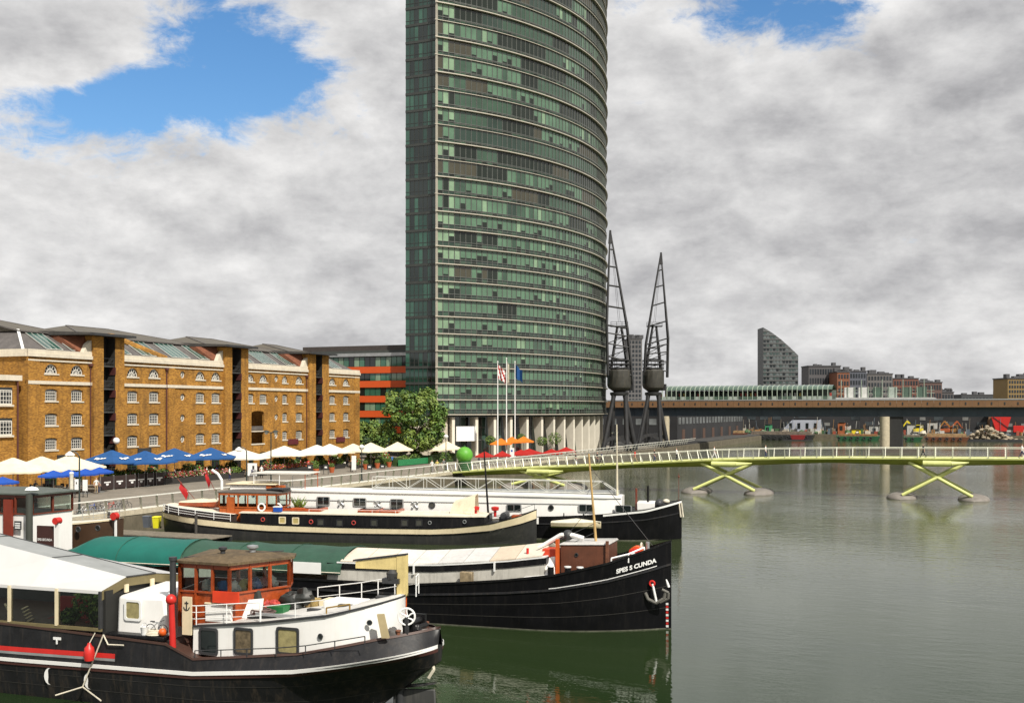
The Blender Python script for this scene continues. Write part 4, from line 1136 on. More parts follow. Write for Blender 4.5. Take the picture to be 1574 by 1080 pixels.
# the dark depot behind the viaduct and the works on the far shore
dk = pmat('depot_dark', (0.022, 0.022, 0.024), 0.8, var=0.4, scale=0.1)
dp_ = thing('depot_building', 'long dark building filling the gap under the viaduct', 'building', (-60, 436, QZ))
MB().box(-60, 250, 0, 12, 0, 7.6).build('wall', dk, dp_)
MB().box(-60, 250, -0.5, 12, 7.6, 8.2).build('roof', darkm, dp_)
gw = MB().box(0, 3.2, -0.1, 0.02, 0, 1.6).mesh('window', pmat('depot_glass', (0.05, 0.06, 0.065), 0.2, var=0.6, scale=0.2))
gw2 = MB().box(0, 2.0, -0.1, 0.02, 0, 1.2).mesh('window', pmat('depot_pale', (0.2, 0.2, 0.19), 0.5, var=0.4, scale=0.2))
for i in range(62): link('window', R.choice((gw, gw, gw2)), dp_, (-58 + i * 4.9, 0, R.choice((3.0, 5.2))))
def shore(px, py0, py1, wpx, depth_y, matn, label, name, cat, roof=None, slope=0.0):
    p = aty(px, py1, depth_y); dep = -ST * p.x + CT * p.y; k = dep / F
    z0 = QZ; h = max(1.0, (py1 - py0) * k); wd = wpx * k
    o = thing(name, label, cat, (p.x, depth_y, z0))
    MB().hexa([(-wd / 2, 0, 0), (wd / 2, 0, 0), (wd / 2, 5, 0), (-wd / 2, 5, 0)], [(-wd / 2 + slope * wd, 0.1, h), (wd / 2, 0.1, h), (wd / 2, 4.8, h * 1.05), (-wd / 2 + slope * wd, 4.8, h * 1.05)]).build('wall', matn, o)
    MB().box(-wd / 2 - .2 + slope * wd, wd / 2 + .2, -.2, 5.2, h * 1.05 + 0.01, h * 1.05 + .3).build('roof', roof or darkm, o)
    nd = max(1, int(wd / 3))
    for i in range(nd):
        x = -wd / 2 + wd * (i + 0.5) / nd; MB().box(x - .5, x + .5, -.08, .05, h * .35, h * .75).build('window', glassd, o)
    return o
pale = pmat('cabin_white', (0.45, 0.45, 0.42), 0.6, var=0.08)
shore(1098, 641, 668, 26, 424 + 6, pmat('depot_cream', (0.24, 0.22, 0.17), 0.7), 'cream building end under the viaduct beside the second crane', 'depot_end', 'building')
shore(1228, 652, 674, 62, 429, pmat('white_shed', (0.38, 0.40, 0.46), 0.5, var=0.15, scale=0.3), 'white barrel-roofed shed under the middle of the viaduct', 'shed', 'building', slope=0.35)
shore(1180, 655, 668, 8, 428, pmat('green_cab', (0.05, 0.25, 0.12), 0.5), 'small green cabin left of the white shed', 'site_cabin', 'cabin')
shore(1293, 655, 672, 10, 428, pmat('dull_orange', (0.3, 0.09, 0.03), .7, var=.4, scale=1), 'orange and white cabin right of the white shed', 'site_cabin', 'cabin')
shore(1298, 655, 668, 16, 430.5, pale, 'white cabin with one small dark window on the far shore', 'site_cabin', 'cabin')
shore(1344, 655, 668, 15, 428, pale, 'white cabin directly left of the concrete pier', 'site_cabin', 'cabin')
shore(1318, 653, 660, 18, 429, yellowp, 'yellow container between two white cabins left of the pier', 'container', 'container')
shore(1407, 651, 666, 24, 429, pale, 'white cabin directly right of the concrete pier', 'site_cabin', 'cabin')
shore(1433, 653, 672, 14, 427.6, pmat('cabin_grey', (0.42, 0.41, 0.38), 0.6), 'grey cabin on the far shore right of the pier', 'site_cabin', 'cabin')
shore(1449, 652, 662, 10, 430.5, pale, 'small white cabin beside the orange machines', 'site_cabin', 'cabin')
shore(1481, 652, 659, 18, 430.5, MATS['cabin_grey'], 'low pale grey cabin right of the orange machines', 'site_cabin', 'cabin')
shore(1524, 640, 672, 8, 430, pmat('timber', (0.19, 0.10, 0.05), 0.8), 'tall brown timber stack beside the red hopper', 'timber_stack', 'stack')
# red hopper machine
hp = aty(1538, 660, 428)
hop = thing('red_hopper', 'bright red hopper machine on the far shore at the right', 'hopper', (hp.x, 428, QZ))
MB().hexa([(-1.5, 0, 1.5), (2.0, 0, 1.5), (2.0, 3, 1.5), (-1.5, 3, 1.5)], [(-3, 0, 6.5), (3.6, 0, 7.2), (3.6, 3, 7.2), (-3, 3, 6.5)]).build('body', redp, hop)
MB().box(4.2, 7.5, 0, 3, 1.2, 3.5).build('cab', redp, hop); MB().box(-2, 8, 0.2, 2.8, 0, 1.2).build('chassis', darkm, hop)
MB().beam((-2.5, -.1, 6.6), (3.3, -.1, 2), .2).build('chute', darkm, hop)
# excavators on the shore
def excavator(px, label, col, flip=1):
    p = aty(px, 668, 427.9)
    e = thing('excavator', label, 'excavator', (p.x, 427.9, QZ), 0, 'machines on the far shore')
    MB().box(-2, 2, 0, 0.7, 0, 0.9).box(-2, 2, 1.8, 2.5, 0, 0.9).build('track', darkm, e)
    MB().box(-1.8, 1.6, 0.1, 2.4, 1.0, 2.2).build('body', col, e, bevel=0.1)
    MB().box(0.2 * flip - .7, 0.2 * flip + .8, 0.1, 1.3, 2.2, 3.6).build('cab', col, e)
    MB().box(0.2 * flip - .6, 0.2 * flip + .7, 0.02, 0.1, 2.5, 3.4).build('cab_window', glassd, e)
    MB().beam((1.2 * flip, 1.6, 1.8), (4.0 * flip, 1.6, 5.0), 0.4, 0.6).build('boom', col, e)
    MB().beam((4.0 * flip, 1.6, 5.0), (5.8 * flip, 1.6, 2.4), 0.3, 0.45).build('stick', col, e)
    MB().hexa([(5.3 * flip, 1.1, 1.4), (6.4 * flip, 1.1, 1.6), (6.4 * flip, 2.1, 1.6), (5.3 * flip, 2.1, 1.4)], [(5.5 * flip, 1.1, 2.5), (6.2 * flip, 1.1, 2.5), (6.2 * flip, 2.1, 2.5), (5.5 * flip, 2.1, 2.5)]).build('bucket', darkm, e)
excavator(1412, 'yellow excavator right of the concrete pier', yellowp, -1)
excavator(1453, 'orange excavator among the white cabins', pmat('digger_rust', (0.34, 0.08, 0.02), .6), 1)
excavator(1470, 'orange excavator nearest the rubble heap', pmat('digger_orange', (0.3, 0.14, 0.03), 0.6), -1)
# work barges moored under the viaduct
def work_barge(px0, px1, y_, col, label, zt_):
    a, b = aty(px0, 680, y_), aty(px1, 680, y_)
    o = thing('work_barge', label, 'barge', (a.x, y_, 0), 0, 'work barges under the viaduct')
    L_ = b.x - a.x
    MB().hexa([(1, 0, -.4), (L_ - 1, 0, -.4), (L_ - 1, 6, -.4), (1, 6, -.4)], [(0, -.3, zt_), (L_, -.3, zt_), (L_, 6, zt_), (0, 6, zt_)]).build('hull', col, o)
    for i in range(int(L_ / 2.2)):
        x = 1 + i * 2.2; MB().torus((x, -0.42, zt_ * .55), .42, .14, 'y', 10, 5).build('tyre_fender', darkm, o)
    MB().box(1, L_ - 1, 1, 5, zt_ + .01, zt_ + R.uniform(.6, 1.4)).build('cargo', pmat('cargo_%d' % px0, R.choice(((0.25, 0.12, 0.05), (0.3, 0.2, 0.1), (0.16, 0.13, 0.1))), .9, var=.5, scale=1), o)
work_barge(1285, 1352, 414, pmat('barge_green', (0.025, 0.11, 0.05), 0.6), 'green work barge moored left of the concrete pier', 1.6)
work_barge(1388, 1418, 414, MATS['barge_green'], 'short green work barge right of the concrete pier', 1.4)
work_barge(1420, 1490, 416, rust, 'rusty work barge with a row of tyres moored on the far side', 1.5)
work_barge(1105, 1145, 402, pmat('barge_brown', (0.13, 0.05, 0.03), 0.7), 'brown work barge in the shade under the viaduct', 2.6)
work_barge(1150, 1250, 408, darkm, 'long black work barge in front of the white shed', 2.0)
# rubble heap
rp = aty(1518, 676, 420)
rh = MB(); rr = random.Random(3)
for i in range(160):
    u, v = rr.gauss(0, .38), rr.random()
    h = max(0, 4.6 * math.exp(-(u * 2.2) ** 2) * v)
    c = Vector((u * 12, rr.uniform(-2, 2), h)); s_ = rr.uniform(.25, .9)
    rh.ball(c, s_, 6, sz=.7)
pb = thing('rubble_heap', 'heap of pale rubble on a flat barge left of the red hopper', 'rubble', (rp.x, 420, 0.6))
rh.build('stones', pmat('rubble', (0.30, 0.25, 0.18), 0.95, var=0.5, scale=0.7), pb); 
MB().box(-13, 11, -3, 3, -1.0, 0.2).build('raft', darkm, pb)
# red skip
p = aty(1226, 676, 405)
sk = thing('red_skip', 'small red skip on a raft below the white shed', 'skip', (p.x, 405, 0.0))
MB().hexa([(-2, 0, .4), (2, 0, .4), (2, 2, .4), (-2, 2, .4)], [(-2.6, -.2, 2.0), (2.6, -.2, 2.0), (2.6, 2.2, 2.0), (-2.6, 2.2, 2.0)]).build('body', pmat('skip_red', (.25, .02, .02), .7), sk)
MB().box(-5, 5, -.8, 3, -.4, .4).build('raft', darkm, sk)
# dark sheds on the north quay beyond the viaduct
ns = thing('dock_shed', 'dark dock shed on the quay behind the cranes and viaduct', 'building', (-78, 318, QZ))
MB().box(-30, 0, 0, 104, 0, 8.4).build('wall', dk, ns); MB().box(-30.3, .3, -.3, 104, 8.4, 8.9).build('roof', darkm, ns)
sm_ = MB().box(-.1, .1, 0, 2.6, 0, 2.0).mesh('window', pmat('shed_glass', (.16, .17, .17), .2, var=.6, scale=.2))
sd_ = MB().box(-.1, .12, 0, 3.4, 0, 3.2).mesh('shed_door', pmat('shed_door', (.09, .05, .035), .7))
for i in range(22): link('window', sm_, ns, (0, 1.5 + i * 4.7, 4.8)); link('shed_door', sd_, ns, (0, 1.2 + i * 4.7, 0)) if i % 3 == 1 else None
se_ = MB().box(0, 2.2, -.1, .1, 0, 1.8).mesh('window', MATS['shed_glass'])
for i in range(7): link('window', se_, ns, (-29 + i * 4.1, 0, 4.6))
# uncountable clutter of the works on the far shore
cr_ = random.Random(21)
cl_m = [pmat('clutter_%d' % i, c, .8, var=.3, scale=.5) for i, c in enumerate(((.45, .44, .40), (.18, .15, .11), (.30, .16, .06), (.05, .05, .05), (.10, .13, .16), (.06, .12, .05), (.55, .5, .4), (.33, .07, .04)))]
cl = MB()
x0_, x1_ = aty(1140, 660, 432).x, aty(1600, 660, 432).x
for i in range(520):
    x = cr_.uniform(x0_, x1_); y_ = cr_.uniform(425.8, 433.5); k = cr_.random()
    if k < .55:
        w_, h_ = cr_.uniform(.3, 2.4), cr_.uniform(.3, 2.2); cl.box(x, x + w_, y_, y_ + .8, QZ, QZ + h_, cr_.randrange(8))
    elif k < .8: cl.tube((x, y_, QZ), (x + cr_.uniform(-.8, .8), y_, QZ + cr_.uniform(2, 6.5)), .08, n=4, mi=cr_.randrange(5))
    else: cl.blob((x, y_, QZ + .5), cr_.uniform(.5, 1.5), i, 8, cr_.choice((1, 5, 5, 6, 3)), sz=.7)
o = cl.build('construction_clutter', cl_m); tag(o, 'jumble of building materials, posts and bushes along the far shore', 'clutter', kind='stuff')
# far trees on the shore
# ------------------------------------------------------------------ quay furniture
def cloth(name, col, var=0.06): return pmat(name, col, 0.85, var=var, scale=1.2, spec=0.2)
poleM = pmat('pole_grey', (0.32, 0.31, 0.29), 0.5, 0.3)
def parasol(size, rise, drop, mat_c, emblem=None, wavy=0.0):
    """square parasol, origin at the peak-pole foot; canopy eaves at z=0 of canopy"""
    m = MB(); h = size / 2; n = 8
    per = []
    for k in range(4):
        a0 = (-1, -1), (1, -1), (1, 1), (-1, 1)
        p, q = a0[k], a0[(k + 1) % 4]
        for i in range(n): per.append((p[0] + (q[0] - p[0]) * i / n, p[1] + (q[1] - p[1]) * i / n))
    rows = []
    for t in (0.03, 0.35, 0.7, 1.0):
        row = []
        for (a, b) in per:
            sag = 0.10 * rise * (1 - max(abs(a), abs(b)) * min(abs(a), abs(b))) * t
            row.append((a * h * t, b * h * t, rise * (1 - t) ** 1.15 - sag * t))
        rows.append(row)
    rows.append([(a * h * 1.01, b * h * 1.01, -drop - 0.03 * (i % 2) - 0.10 * rise * (1 - max(abs(a), abs(b)) * min(abs(a), abs(b)))) for i, (a, b) in enumerate(per)])
    m.grid(rows, closed=True)
    return m
def place_parasol(px, ytop, xp, size, rise, mat_c, label, group, rot=0.0, emblem=False, name='parasol', zbase=QZ, cache={}):
    p = atx(px, ytop, xp)
    hgt = p.z - zbase
    u = thing(name, label, 'parasol', (p.x, p.y, zbase), rot, group)
    key = (size, rise, mat_c.name)
    if key not in cache: cache[key] = (parasol(size, rise, 0.16, mat_c).mesh('canopy', mat_c, smooth=25, fix=False), MB().tube((0, 0, 0), (0, 0, 1), 0.045, n=8).mesh('pole', poleM), MB().box(-.4, .4, -.4, .4, 0, .12).mesh('base', pmat('parasol_base', (0.2, 0.2, 0.19), .8)))
    c, po, ba = cache[key]
    co = link('canopy', c, u, (0, 0, hgt - rise))
    o = link('pole', po, u); o.scale = (1, 1, hgt - 0.05)
    link('base', ba, u)
    if emblem:
        for k, (dx, dy, rz) in enumerate(((0.5, 0, math.pi / 2), (0, -0.5, 0))):
            h = size / 2; t = 0.72
            em = MB(); zc = rise * (1 - t) ** 1.15
            for (a, b, c_, d) in ((-.75, -.35, -.10, .12), (-.3, .0, -.16, .05), (.05, .4, -.08, .10), (.45, .75, -.02, .12)):
                em.poly([(x, -h * (t - s_ * 1.4), 0.05 + rise * (1 - (t - s_ * 1.4)) ** 1.15) for x, s_ in ((a, c_ * .5), (b, c_ * .5 + .02), (b, d * .5), (a, d * .5))])
            em.build('emblem', whitec, co, rot=rz, fix=False)
    return u
creamc, whitecl, bluec, bluel = cloth('cream_cloth', (0.74, 0.66, 0.48), .1), cloth('white_cloth', (0.74, 0.70, 0.60), .1), cloth('blue_cloth', (0.022, 0.085, 0.24), .12), cloth('bright_blue_cloth', (0.02, 0.08, 0.38))
orangec, redc = cloth('orange_cloth', (0.62, 0.17, 0.02)), cloth('red_cloth', (0.36, 0.02, 0.016))
for i, (px, yt) in enumerate(((20, 702.5), (64, 700.5), (107, 698.5))):
    place_parasol(px, yt, -91, 5.4, 1.35, creamc, ['big cream parasol at the left edge of the photo', 'middle of the three big cream parasols at the left', 'cream parasol beside the lamp post, nearest the blue parasols'][i], 'cream parasols at the left', 0.08)
for i, (px, yt) in enumerate(((172, 691), (223, 692), (268, 688), (324, 687))):
    place_parasol(px, yt, -91.5 if i != 1 else -89.5, 5.3, 1.3, bluec, ['large blue parasol with white print nearest the cream parasols', 'second large blue parasol with white print, standing lowest of the four', 'third large blue parasol with white print from the left', 'large blue parasol with white print beside the white parasols'][i], 'large blue parasols', 0.1 * i, True)
for i, (px, yt) in enumerate(((4, 732), (82, 722), (106, 721), (131, 719.5), (153, 717))):
    place_parasol(px, yt, -87.5, 2.2, 0.55, bluel, ['small bright blue parasol cut by the left edge', 'small bright blue parasol under the middle cream parasol', 'small bright blue parasol left of the pale pile', 'small bright blue parasol behind the tall lamp post', 'small bright blue parasol nearest the large blue ones'][i], 'small blue parasols', 0.3, False, 'small_parasol')
wl = ['white parasol next to the large blue parasols', 'white parasol right behind the double-headed lamp post', 'white parasol with a small blue mark on its skirt', 'white parasol half hidden behind the one with the blue mark', 'cream parasol in front of the warehouse end wall', 'cream parasol left of the tree over the hedge', 'large cream parasol in front of the tree trunk', 'cream parasol at the right side of the tree', 'last cream parasol before the tower entrance']
for i, (px, yt) in enumerate(((370, 688.5), (437, 684.5), (487, 683), (507, 681.5), (543, 681), (570, 679.5), (611, 678.5), (658, 678.5), (687, 677.5))):
    place_parasol(px, yt, -90.5 if i < 5 else -86 if i < 7 else -84, 5.6 if i < 3 else 5.0, 1.25, whitecl if i < 4 else creamc, wl[i], 'white and cream parasols along the terrace', 0.07 * i)
for i, (px, yt) in enumerate(((770, 673), (787, 670.5), (805, 670))):
    place_parasol(px, yt, -78 + i * 0.4, 3.4, 1.0, orangec, ['orange parasol nearest the flagpoles', 'middle orange parasol by the tower base', 'orange parasol furthest from the flagpoles'][i], 'orange parasols by the tower', 0.2)
for i, (px, yt, s) in enumerate(((745, 693, 2.6), (772, 692.5, 2.6), (801, 690.5, 4.0), (813, 689, 4.2), (848, 689.5, 3.6), (870, 686.5, 3.4))):
    place_parasol(px, yt, -73.5, s, 0.8, redc, ['small red parasol right of the green ball', 'red parasol at the foot of the flagpoles', 'wide red parasol below the orange parasols', 'wide red parasol right of the flagpoles', 'red parasol in front of the white columns', 'last red parasol towards the cranes'][i], 'red parasols by the footbridge', 0.15)

# lamp posts along the dock edge
lampm = pmat('lamp_green', (0.025, 0.035, 0.03), 0.45)
globe = pmat('lamp_globe', (0.75, 0.74, 0.68), 0.35, var=0.03)
def lamp_post(px, ytop, kind, label, xp=-69.8):
    p = atx(px, ytop, xp); h = p.z - QZ
    o = thing('lamp_post', label, 'lamp post', (p.x, p.y, QZ), 0, 'lamp posts along the quay')
    MB().tube((0, 0, 0), (0, 0, h * 0.25), 0.12, 0.09, n=10).tube((0, 0, h * .25), (0, 0, h - .3), 0.075, 0.06, n=10).lathe([(.2, 0), (.2, .25), (.12, .35)], n=10).build('post', lampm, o)
    rt = Vector((CT, ST, 0))
    if kind == 'double':
        a = MB().tube(rt * -.55 + Vector((0, 0, h - .25)), rt * .55 + Vector((0, 0, h - .25)), .05); a.build('arm', lampm, o)
        for s in (-1, 1):
            l = MB().lathe([(.1, .1), (.32, 0), (.34, -.08)], rt * .5 * s + Vector((0, 0, h - .1)), 12); l.build('lamp_head', lampm, o)
            MB().ball(rt * .5 * s + Vector((0, 0, h - .25)), .2).build('lamp_bulb', globe, o)
    elif kind == 'hook':
        pts = [Vector((0, 0, h - .4)), Vector((0, 0, h - .1)) - rt * .15, Vector((0, 0, h + .1)) - rt * .5, Vector((0, 0, h)) - rt * .8]
        MB().path(pts, .05).build('arm', lampm, o)
        MB().lathe([(.08, .35), (.38, .12), (.42, 0), (.2, -.1)], pts[-1] + Vector((0, 0, -.25)), 14).build('lamp_head', globe, o)
    else:
        MB().lathe([(.06, -.35), (.2, -.3), (.36, 0), (.3, .22), (.05, .36)], (0, 0, h - .1), 14).build('lamp_head', globe, o)
    return o
lamp_post(122, 695, 'hook', 'tall lamp post by the barge wheelhouse, lamp hanging left')
lamp_post(416.5, 661, 'double', 'double-headed dark lamp post in front of the warehouse')
lamp_post(379, 688, 'hook', 'lamp post with a white shade beside the poster board')
lamp_post(556, 686, 'globe', 'lamp post at the warehouse end, above the quay railing')
lamp_post(685.5, 670, 'globe', 'lamp post right of the tree near the green ball', -71.5)
lamp_post(945, 663, 'double', 'lamp post under the first dockside crane', -70)

# pale pile by the wheelhouse
p = atx(110, 728, -69.2)
pl = thing('mooring_pile', 'pale round mooring pile beside the tall lamp post', 'pile', (p.x, p.y, QZ))
MB().tube((0, 0, 0), (0, 0, p.z - QZ), .16, n=12).build('shaft', pmat('pile_paint', (0.6, 0.57, 0.48), .7, streak=.3), pl)
MB().lathe([(.19, 0), (.19, .1), (.04, .2)], (0, 0, p.z - QZ), 12).build('cap', whitec, pl)

# banners, planters, poster boards
ban_m = MB().box(-.03, .03, -1.0, 1.0, .12, 1.55).mesh('panel', pmat('banner_dark', (0.03, 0.017, 0.015), .7, var=.2))
ban_e = MB().poly([(.04, -.55, .82), (.04, .5, .82), (.04, .5, .95), (.04, -.55, .95)]).poly([(.04, -.18, .52), (.04, .12, .52), (.04, .2, .76), (.04, -.26, .76)]).mesh('emblem', whitec, fix=False)
post_m = MB().tube((0, 0, 0), (0, 0, 1.65), .035).mesh('post', steel)
pxs = (165, 184, 203, 217, 231, 245, 261)
for i, px in enumerate(pxs):
    p = atx(px, 745, -89.2)
    b = thing('terrace_banner', ['terrace screen at the left end of the row, beside the white boards', 'second dark terrace screen from the white boards', 'third dark terrace screen from the white boards', 'middle dark terrace screen of the row of seven', 'fifth dark terrace screen from the white boards', 'dark terrace screen next to last in the row', 'dark terrace screen at the right end beside the red ensign'][i], 'screen', (p.x, p.y, QZ), 0, 'dark printed terrace screens')
    link('panel', ban_m, b); link('emblem', ban_e, b)
    for s in (-1, 1): link('post', post_m, b, (0, s * 1.05, 0))
def leaf_mesh(n, rx, ry, rz, size, mats, seed, weights=None, flat=0.5):
    r = random.Random(seed); m = MB()
    for i in range(n):
        while True:
            a, b, c = r.uniform(-1, 1), r.uniform(-1, 1), r.uniform(-1, 1)
            d = a * a + b * b + c * c
            if d < 1 and r.random() < 0.25 + d: break
        c0 = Vector((a * rx, b * ry, c * rz))
        n_ = Vector((a + r.gauss(0, .6), b + r.gauss(0, .6), c + flat + r.gauss(0, .6))).normalized()
        u = n_.orthogonal().normalized(); u.rotate(Matrix.Rotation(r.uniform(0, 6.28), 3, n_)); v = n_.cross(u)
        s = size * r.uniform(.6, 1.3)
        m.poly([c0 - u * s, c0 - v * s * .5, c0 + u * s, c0 + v * s * .5 + n_ * s * .15], r.choices(range(len(mats)), weights)[0] if len(mats) > 1 else 0)
    return m.mesh('foliage', mats, smooth=0, fix=False)
leaf1 = pmat('leaf_green', (0.085, 0.16, 0.024), .6, var=.35, scale=1.2); leaf2 = pmat('leaf_light', (0.165, 0.23, 0.04), .6, var=.3, scale=1.2)
leaf3 = pmat('leaf_dark', (0.028, 0.06, 0.014), .65, var=.3, scale=1.2)
flr = pmat('flower_red', (0.5, 0.03, 0.03), .7); flp = pmat('flower_pink', (0.62, 0.25, 0.28), .7); flw = pmat('flower_white', (0.7, 0.66, 0.55), .7)
fol = [leaf_mesh(700, .55, 1.5, .5, .12, [leaf1, leaf2, leaf3], 1, (5, 4, 3)), leaf_mesh(700, .55, 1.5, .5, .12, [leaf1, leaf3, flr, flp, flw], 2, (5, 3, 3, 2, 1)),
       leaf_mesh(700, .5, 1.5, .42, .12, [leaf1, leaf3, flr, flp, orangec], 3, (3, 3, 4, 2, 2))]
boxm = MB().box(-.4, .4, -1.4, 1.4, 0, .75).mesh('box', pmat('planter_dark', (0.03, 0.028, 0.025), .7))
boxt = MB().lathe([(.28, 0), (.42, .7), (.46, .72), (.4, .78)], n=12).mesh('pot', pmat('terracotta', (0.42, 0.10, 0.03), .8))
plist = [(172, 0, 1.1), (190, 0, 1.15), (208, 0, 1.1), (226, 0, 1.0), (242, 0, 1.0), (262, 1, .8), (279, 1, .8), (295, 1, .75), (312, 1, .75), (328, 1, .7), (345, 1, .7), (362, 0, .8), (395, 1, .6), (408, 1, .7), (420, 2, .7), (433, 2, .7), (446, 2, .7), (459, 2, .7), (471, 2, .7), (483, 0, .8), (496, 0, .8), (508, 2, .7), (520, 0, .8)]
ords = ['first', 'second', 'third', 'fourth', 'fifth', 'sixth', 'seventh', 'eighth', 'ninth', 'tenth', 'eleventh', 'twelfth', 'thirteenth', 'fourteenth', 'fifteenth', 'sixteenth', 'seventeenth', 'eighteenth', 'nineteenth', 'twentieth', 'twenty-first', 'twenty-second', 'twenty-third']
for i, (px, k, h) in enumerate(plist):
    xp = -90.6 if i < 5 else -89.4
    p = atx(px, 740, xp)
    o = thing('flower_planter', ['tall green leafy', 'red and pink flowering', 'red and orange flowering'][k] + ' planter, ' + ords[i] + ' along the terrace edge from the left', 'planter', (p.x, p.y, QZ), 0, 'planters along the terrace edge')
    link('box', boxm, o); f = link('foliage', fol[k], o, (0, 0, .75 + .35 * h), R.choice((0, math.pi))); f.scale = (1, 1, h * 1.25); f['kind'] = 'stuff'
for i, (px, lab) in enumerate(((486, 'terracotta pot left of a dark menu board on the quay'), (510, 'terracotta pot between two dark menu boards'), (562, 'terracotta pot left of the green screen hedge'), (580, 'middle terracotta pot by the green screen hedge'), (598, 'terracotta pot at the start of the green screen hedge'))):
    p = atx(px, 730, -84)
    o = thing('plant_pot', lab, 'pot', (p.x, p.y, QZ), 0, 'terracotta pots on the quay'); link('pot', boxt, o)
    f = link('foliage', fol[0], o, (0, 0, 1.05)); f.scale = (.7, .28, .7); f['kind'] = 'stuff'
def board(px, ytop, ybot, wpx, xp, mats, label, name='menu_board', mark=None):
    p, q = atx(px, ytop, xp), atx(px, ybot, xp); k = (-ST * p.x + CT * p.y) / F
    hw = wpx * k / 2; h = p.z - QZ
    o = thing(name, label, 'sign', (p.x, p.y, QZ), math.radians(22.33) * .6)
    zb = max(.1, q.z - QZ)
    MB().box(-hw, hw, -.04, .04, zb, h).build('panel', mats, o)
    MB().box(-hw, -hw + .06, -.03, .03, 0, h - .02).box(hw - .06, hw, -.03, .03, 0, h - .02).build('stand', darkm, o)
    if mark:
        for (a, b, c, d, m_) in mark: MB().poly([(a * hw, -.045, zb + b * (h - zb)), (c * hw, -.045, zb + b * (h - zb)), (c * hw, -.045, zb + d * (h - zb)), (a * hw, -.045, zb + d * (h - zb))]).build('print', m_, o, fix=False)
    return o
board(388, 711.5, 731, 15, -74, whitec, 'white poster board with a dark figure beside the lamp post', 'poster_board', [(-.3, .25, .2, .5, pmat('print_grey', (.2, .2, .25), .6)), (0, .5, .45, .8, darkm), (-.1, .15, .1, .28, redp)])
for px, l in ((476, 'black menu board left of the terracotta pots'), (501, 'black menu board between the terracotta pots'), (568, 'black menu board close to the lamp post at the warehouse end'), (588, 'black menu board beside the green screen hedge')):
    board(px, 713.5, 722, 8, -82.5, darkm, l, 'menu_board', [(-.5, .35, .5, .65, whitec)])
board(119, 736, 753, 9, -84, whitec, 'white upright board with a dark mark behind the tall lamp post', 'notice_board', [(-.5, .55, -.1, .75, darkm)])
board(131, 737, 754, 8, -84, whitec, 'plain white upright board left of the dark terrace screens', 'notice_board')
board(544, 700, 722, 7, -82, whitec, 'tall white banner standing left of the lamp post at the warehouse end', 'banner_stand')
board(787, 688, 703, 7, -73, whitec, 'white banner standing between the flagpoles', 'banner_stand', [(-.5, .6, .3, .8, bluel)])
# hedges
def hedge(px0, px1, xp, h, label, mat=None, seed=5):
    a, b = atx(px0, 700, xp), atx(px1, 700, xp); L_ = b.y - a.y
    o = thing('hedge', label, 'hedge', (a.x, a.y, QZ))
    n = int(L_ * 240)
    f = link('foliage', leaf_mesh(n, .55, L_ / 2, h / 2, .13, [leaf1, leaf2, leaf3], seed, (5, 3, 3)), o, (0, L_ / 2, h / 2 + .1)); f['kind'] = 'stuff'
    MB().box(-.3, .3, .1, L_ - .1, 0, h * .8).build('core', leaf3, o)
    if mat: MB().box(.62, .68, .1, L_ - .1, .1, h * .62).build('screen', mat, o)
hedge(606, 656, -84, 1.7, 'clipped hedge behind a bright green screen beyond the railing', pmat('green_screen', (0.02, 0.20, 0.07), .6), 5)
hedge(660, 700, -83, 1.8, 'dark clipped hedge left of the green ball', None, 6)
hedge(562, 605, -86.5, 1.6, 'low hedge under the cream parasols left of the green screen', None, 8)
# potted bay trees at the tower
def small_tree(px, ytop, xp, rad, label):
    p = atx(px, ytop, xp); h = p.z - QZ
    o = thing('potted_tree', label, 'tree', (p.x, p.y, QZ), 0, 'small trees at the tower base')
    MB().tube((0, 0, 0), (0, 0, h - rad), .09, .05).build('trunk', pmat('bark', (.10, .075, .05), .9, var=.3), o)
    f = link('crown', leaf_mesh(500, rad, rad, rad * .9, .16, [leaf1, leaf2, leaf3], int(px), (4, 3, 3)), o, (0, 0, h - rad))
small_tree(754, 668, -80, 1.0, 'small potted tree at the second white column')
small_tree(833, 669, -76, 1.1, 'slim potted tree right of the orange parasols')
small_tree(853, 662, -76.5, 1.5, 'taller leafy young tree in front of the white columns')
small_tree(801, 665, -79, .9, 'small round tree behind the orange parasols')
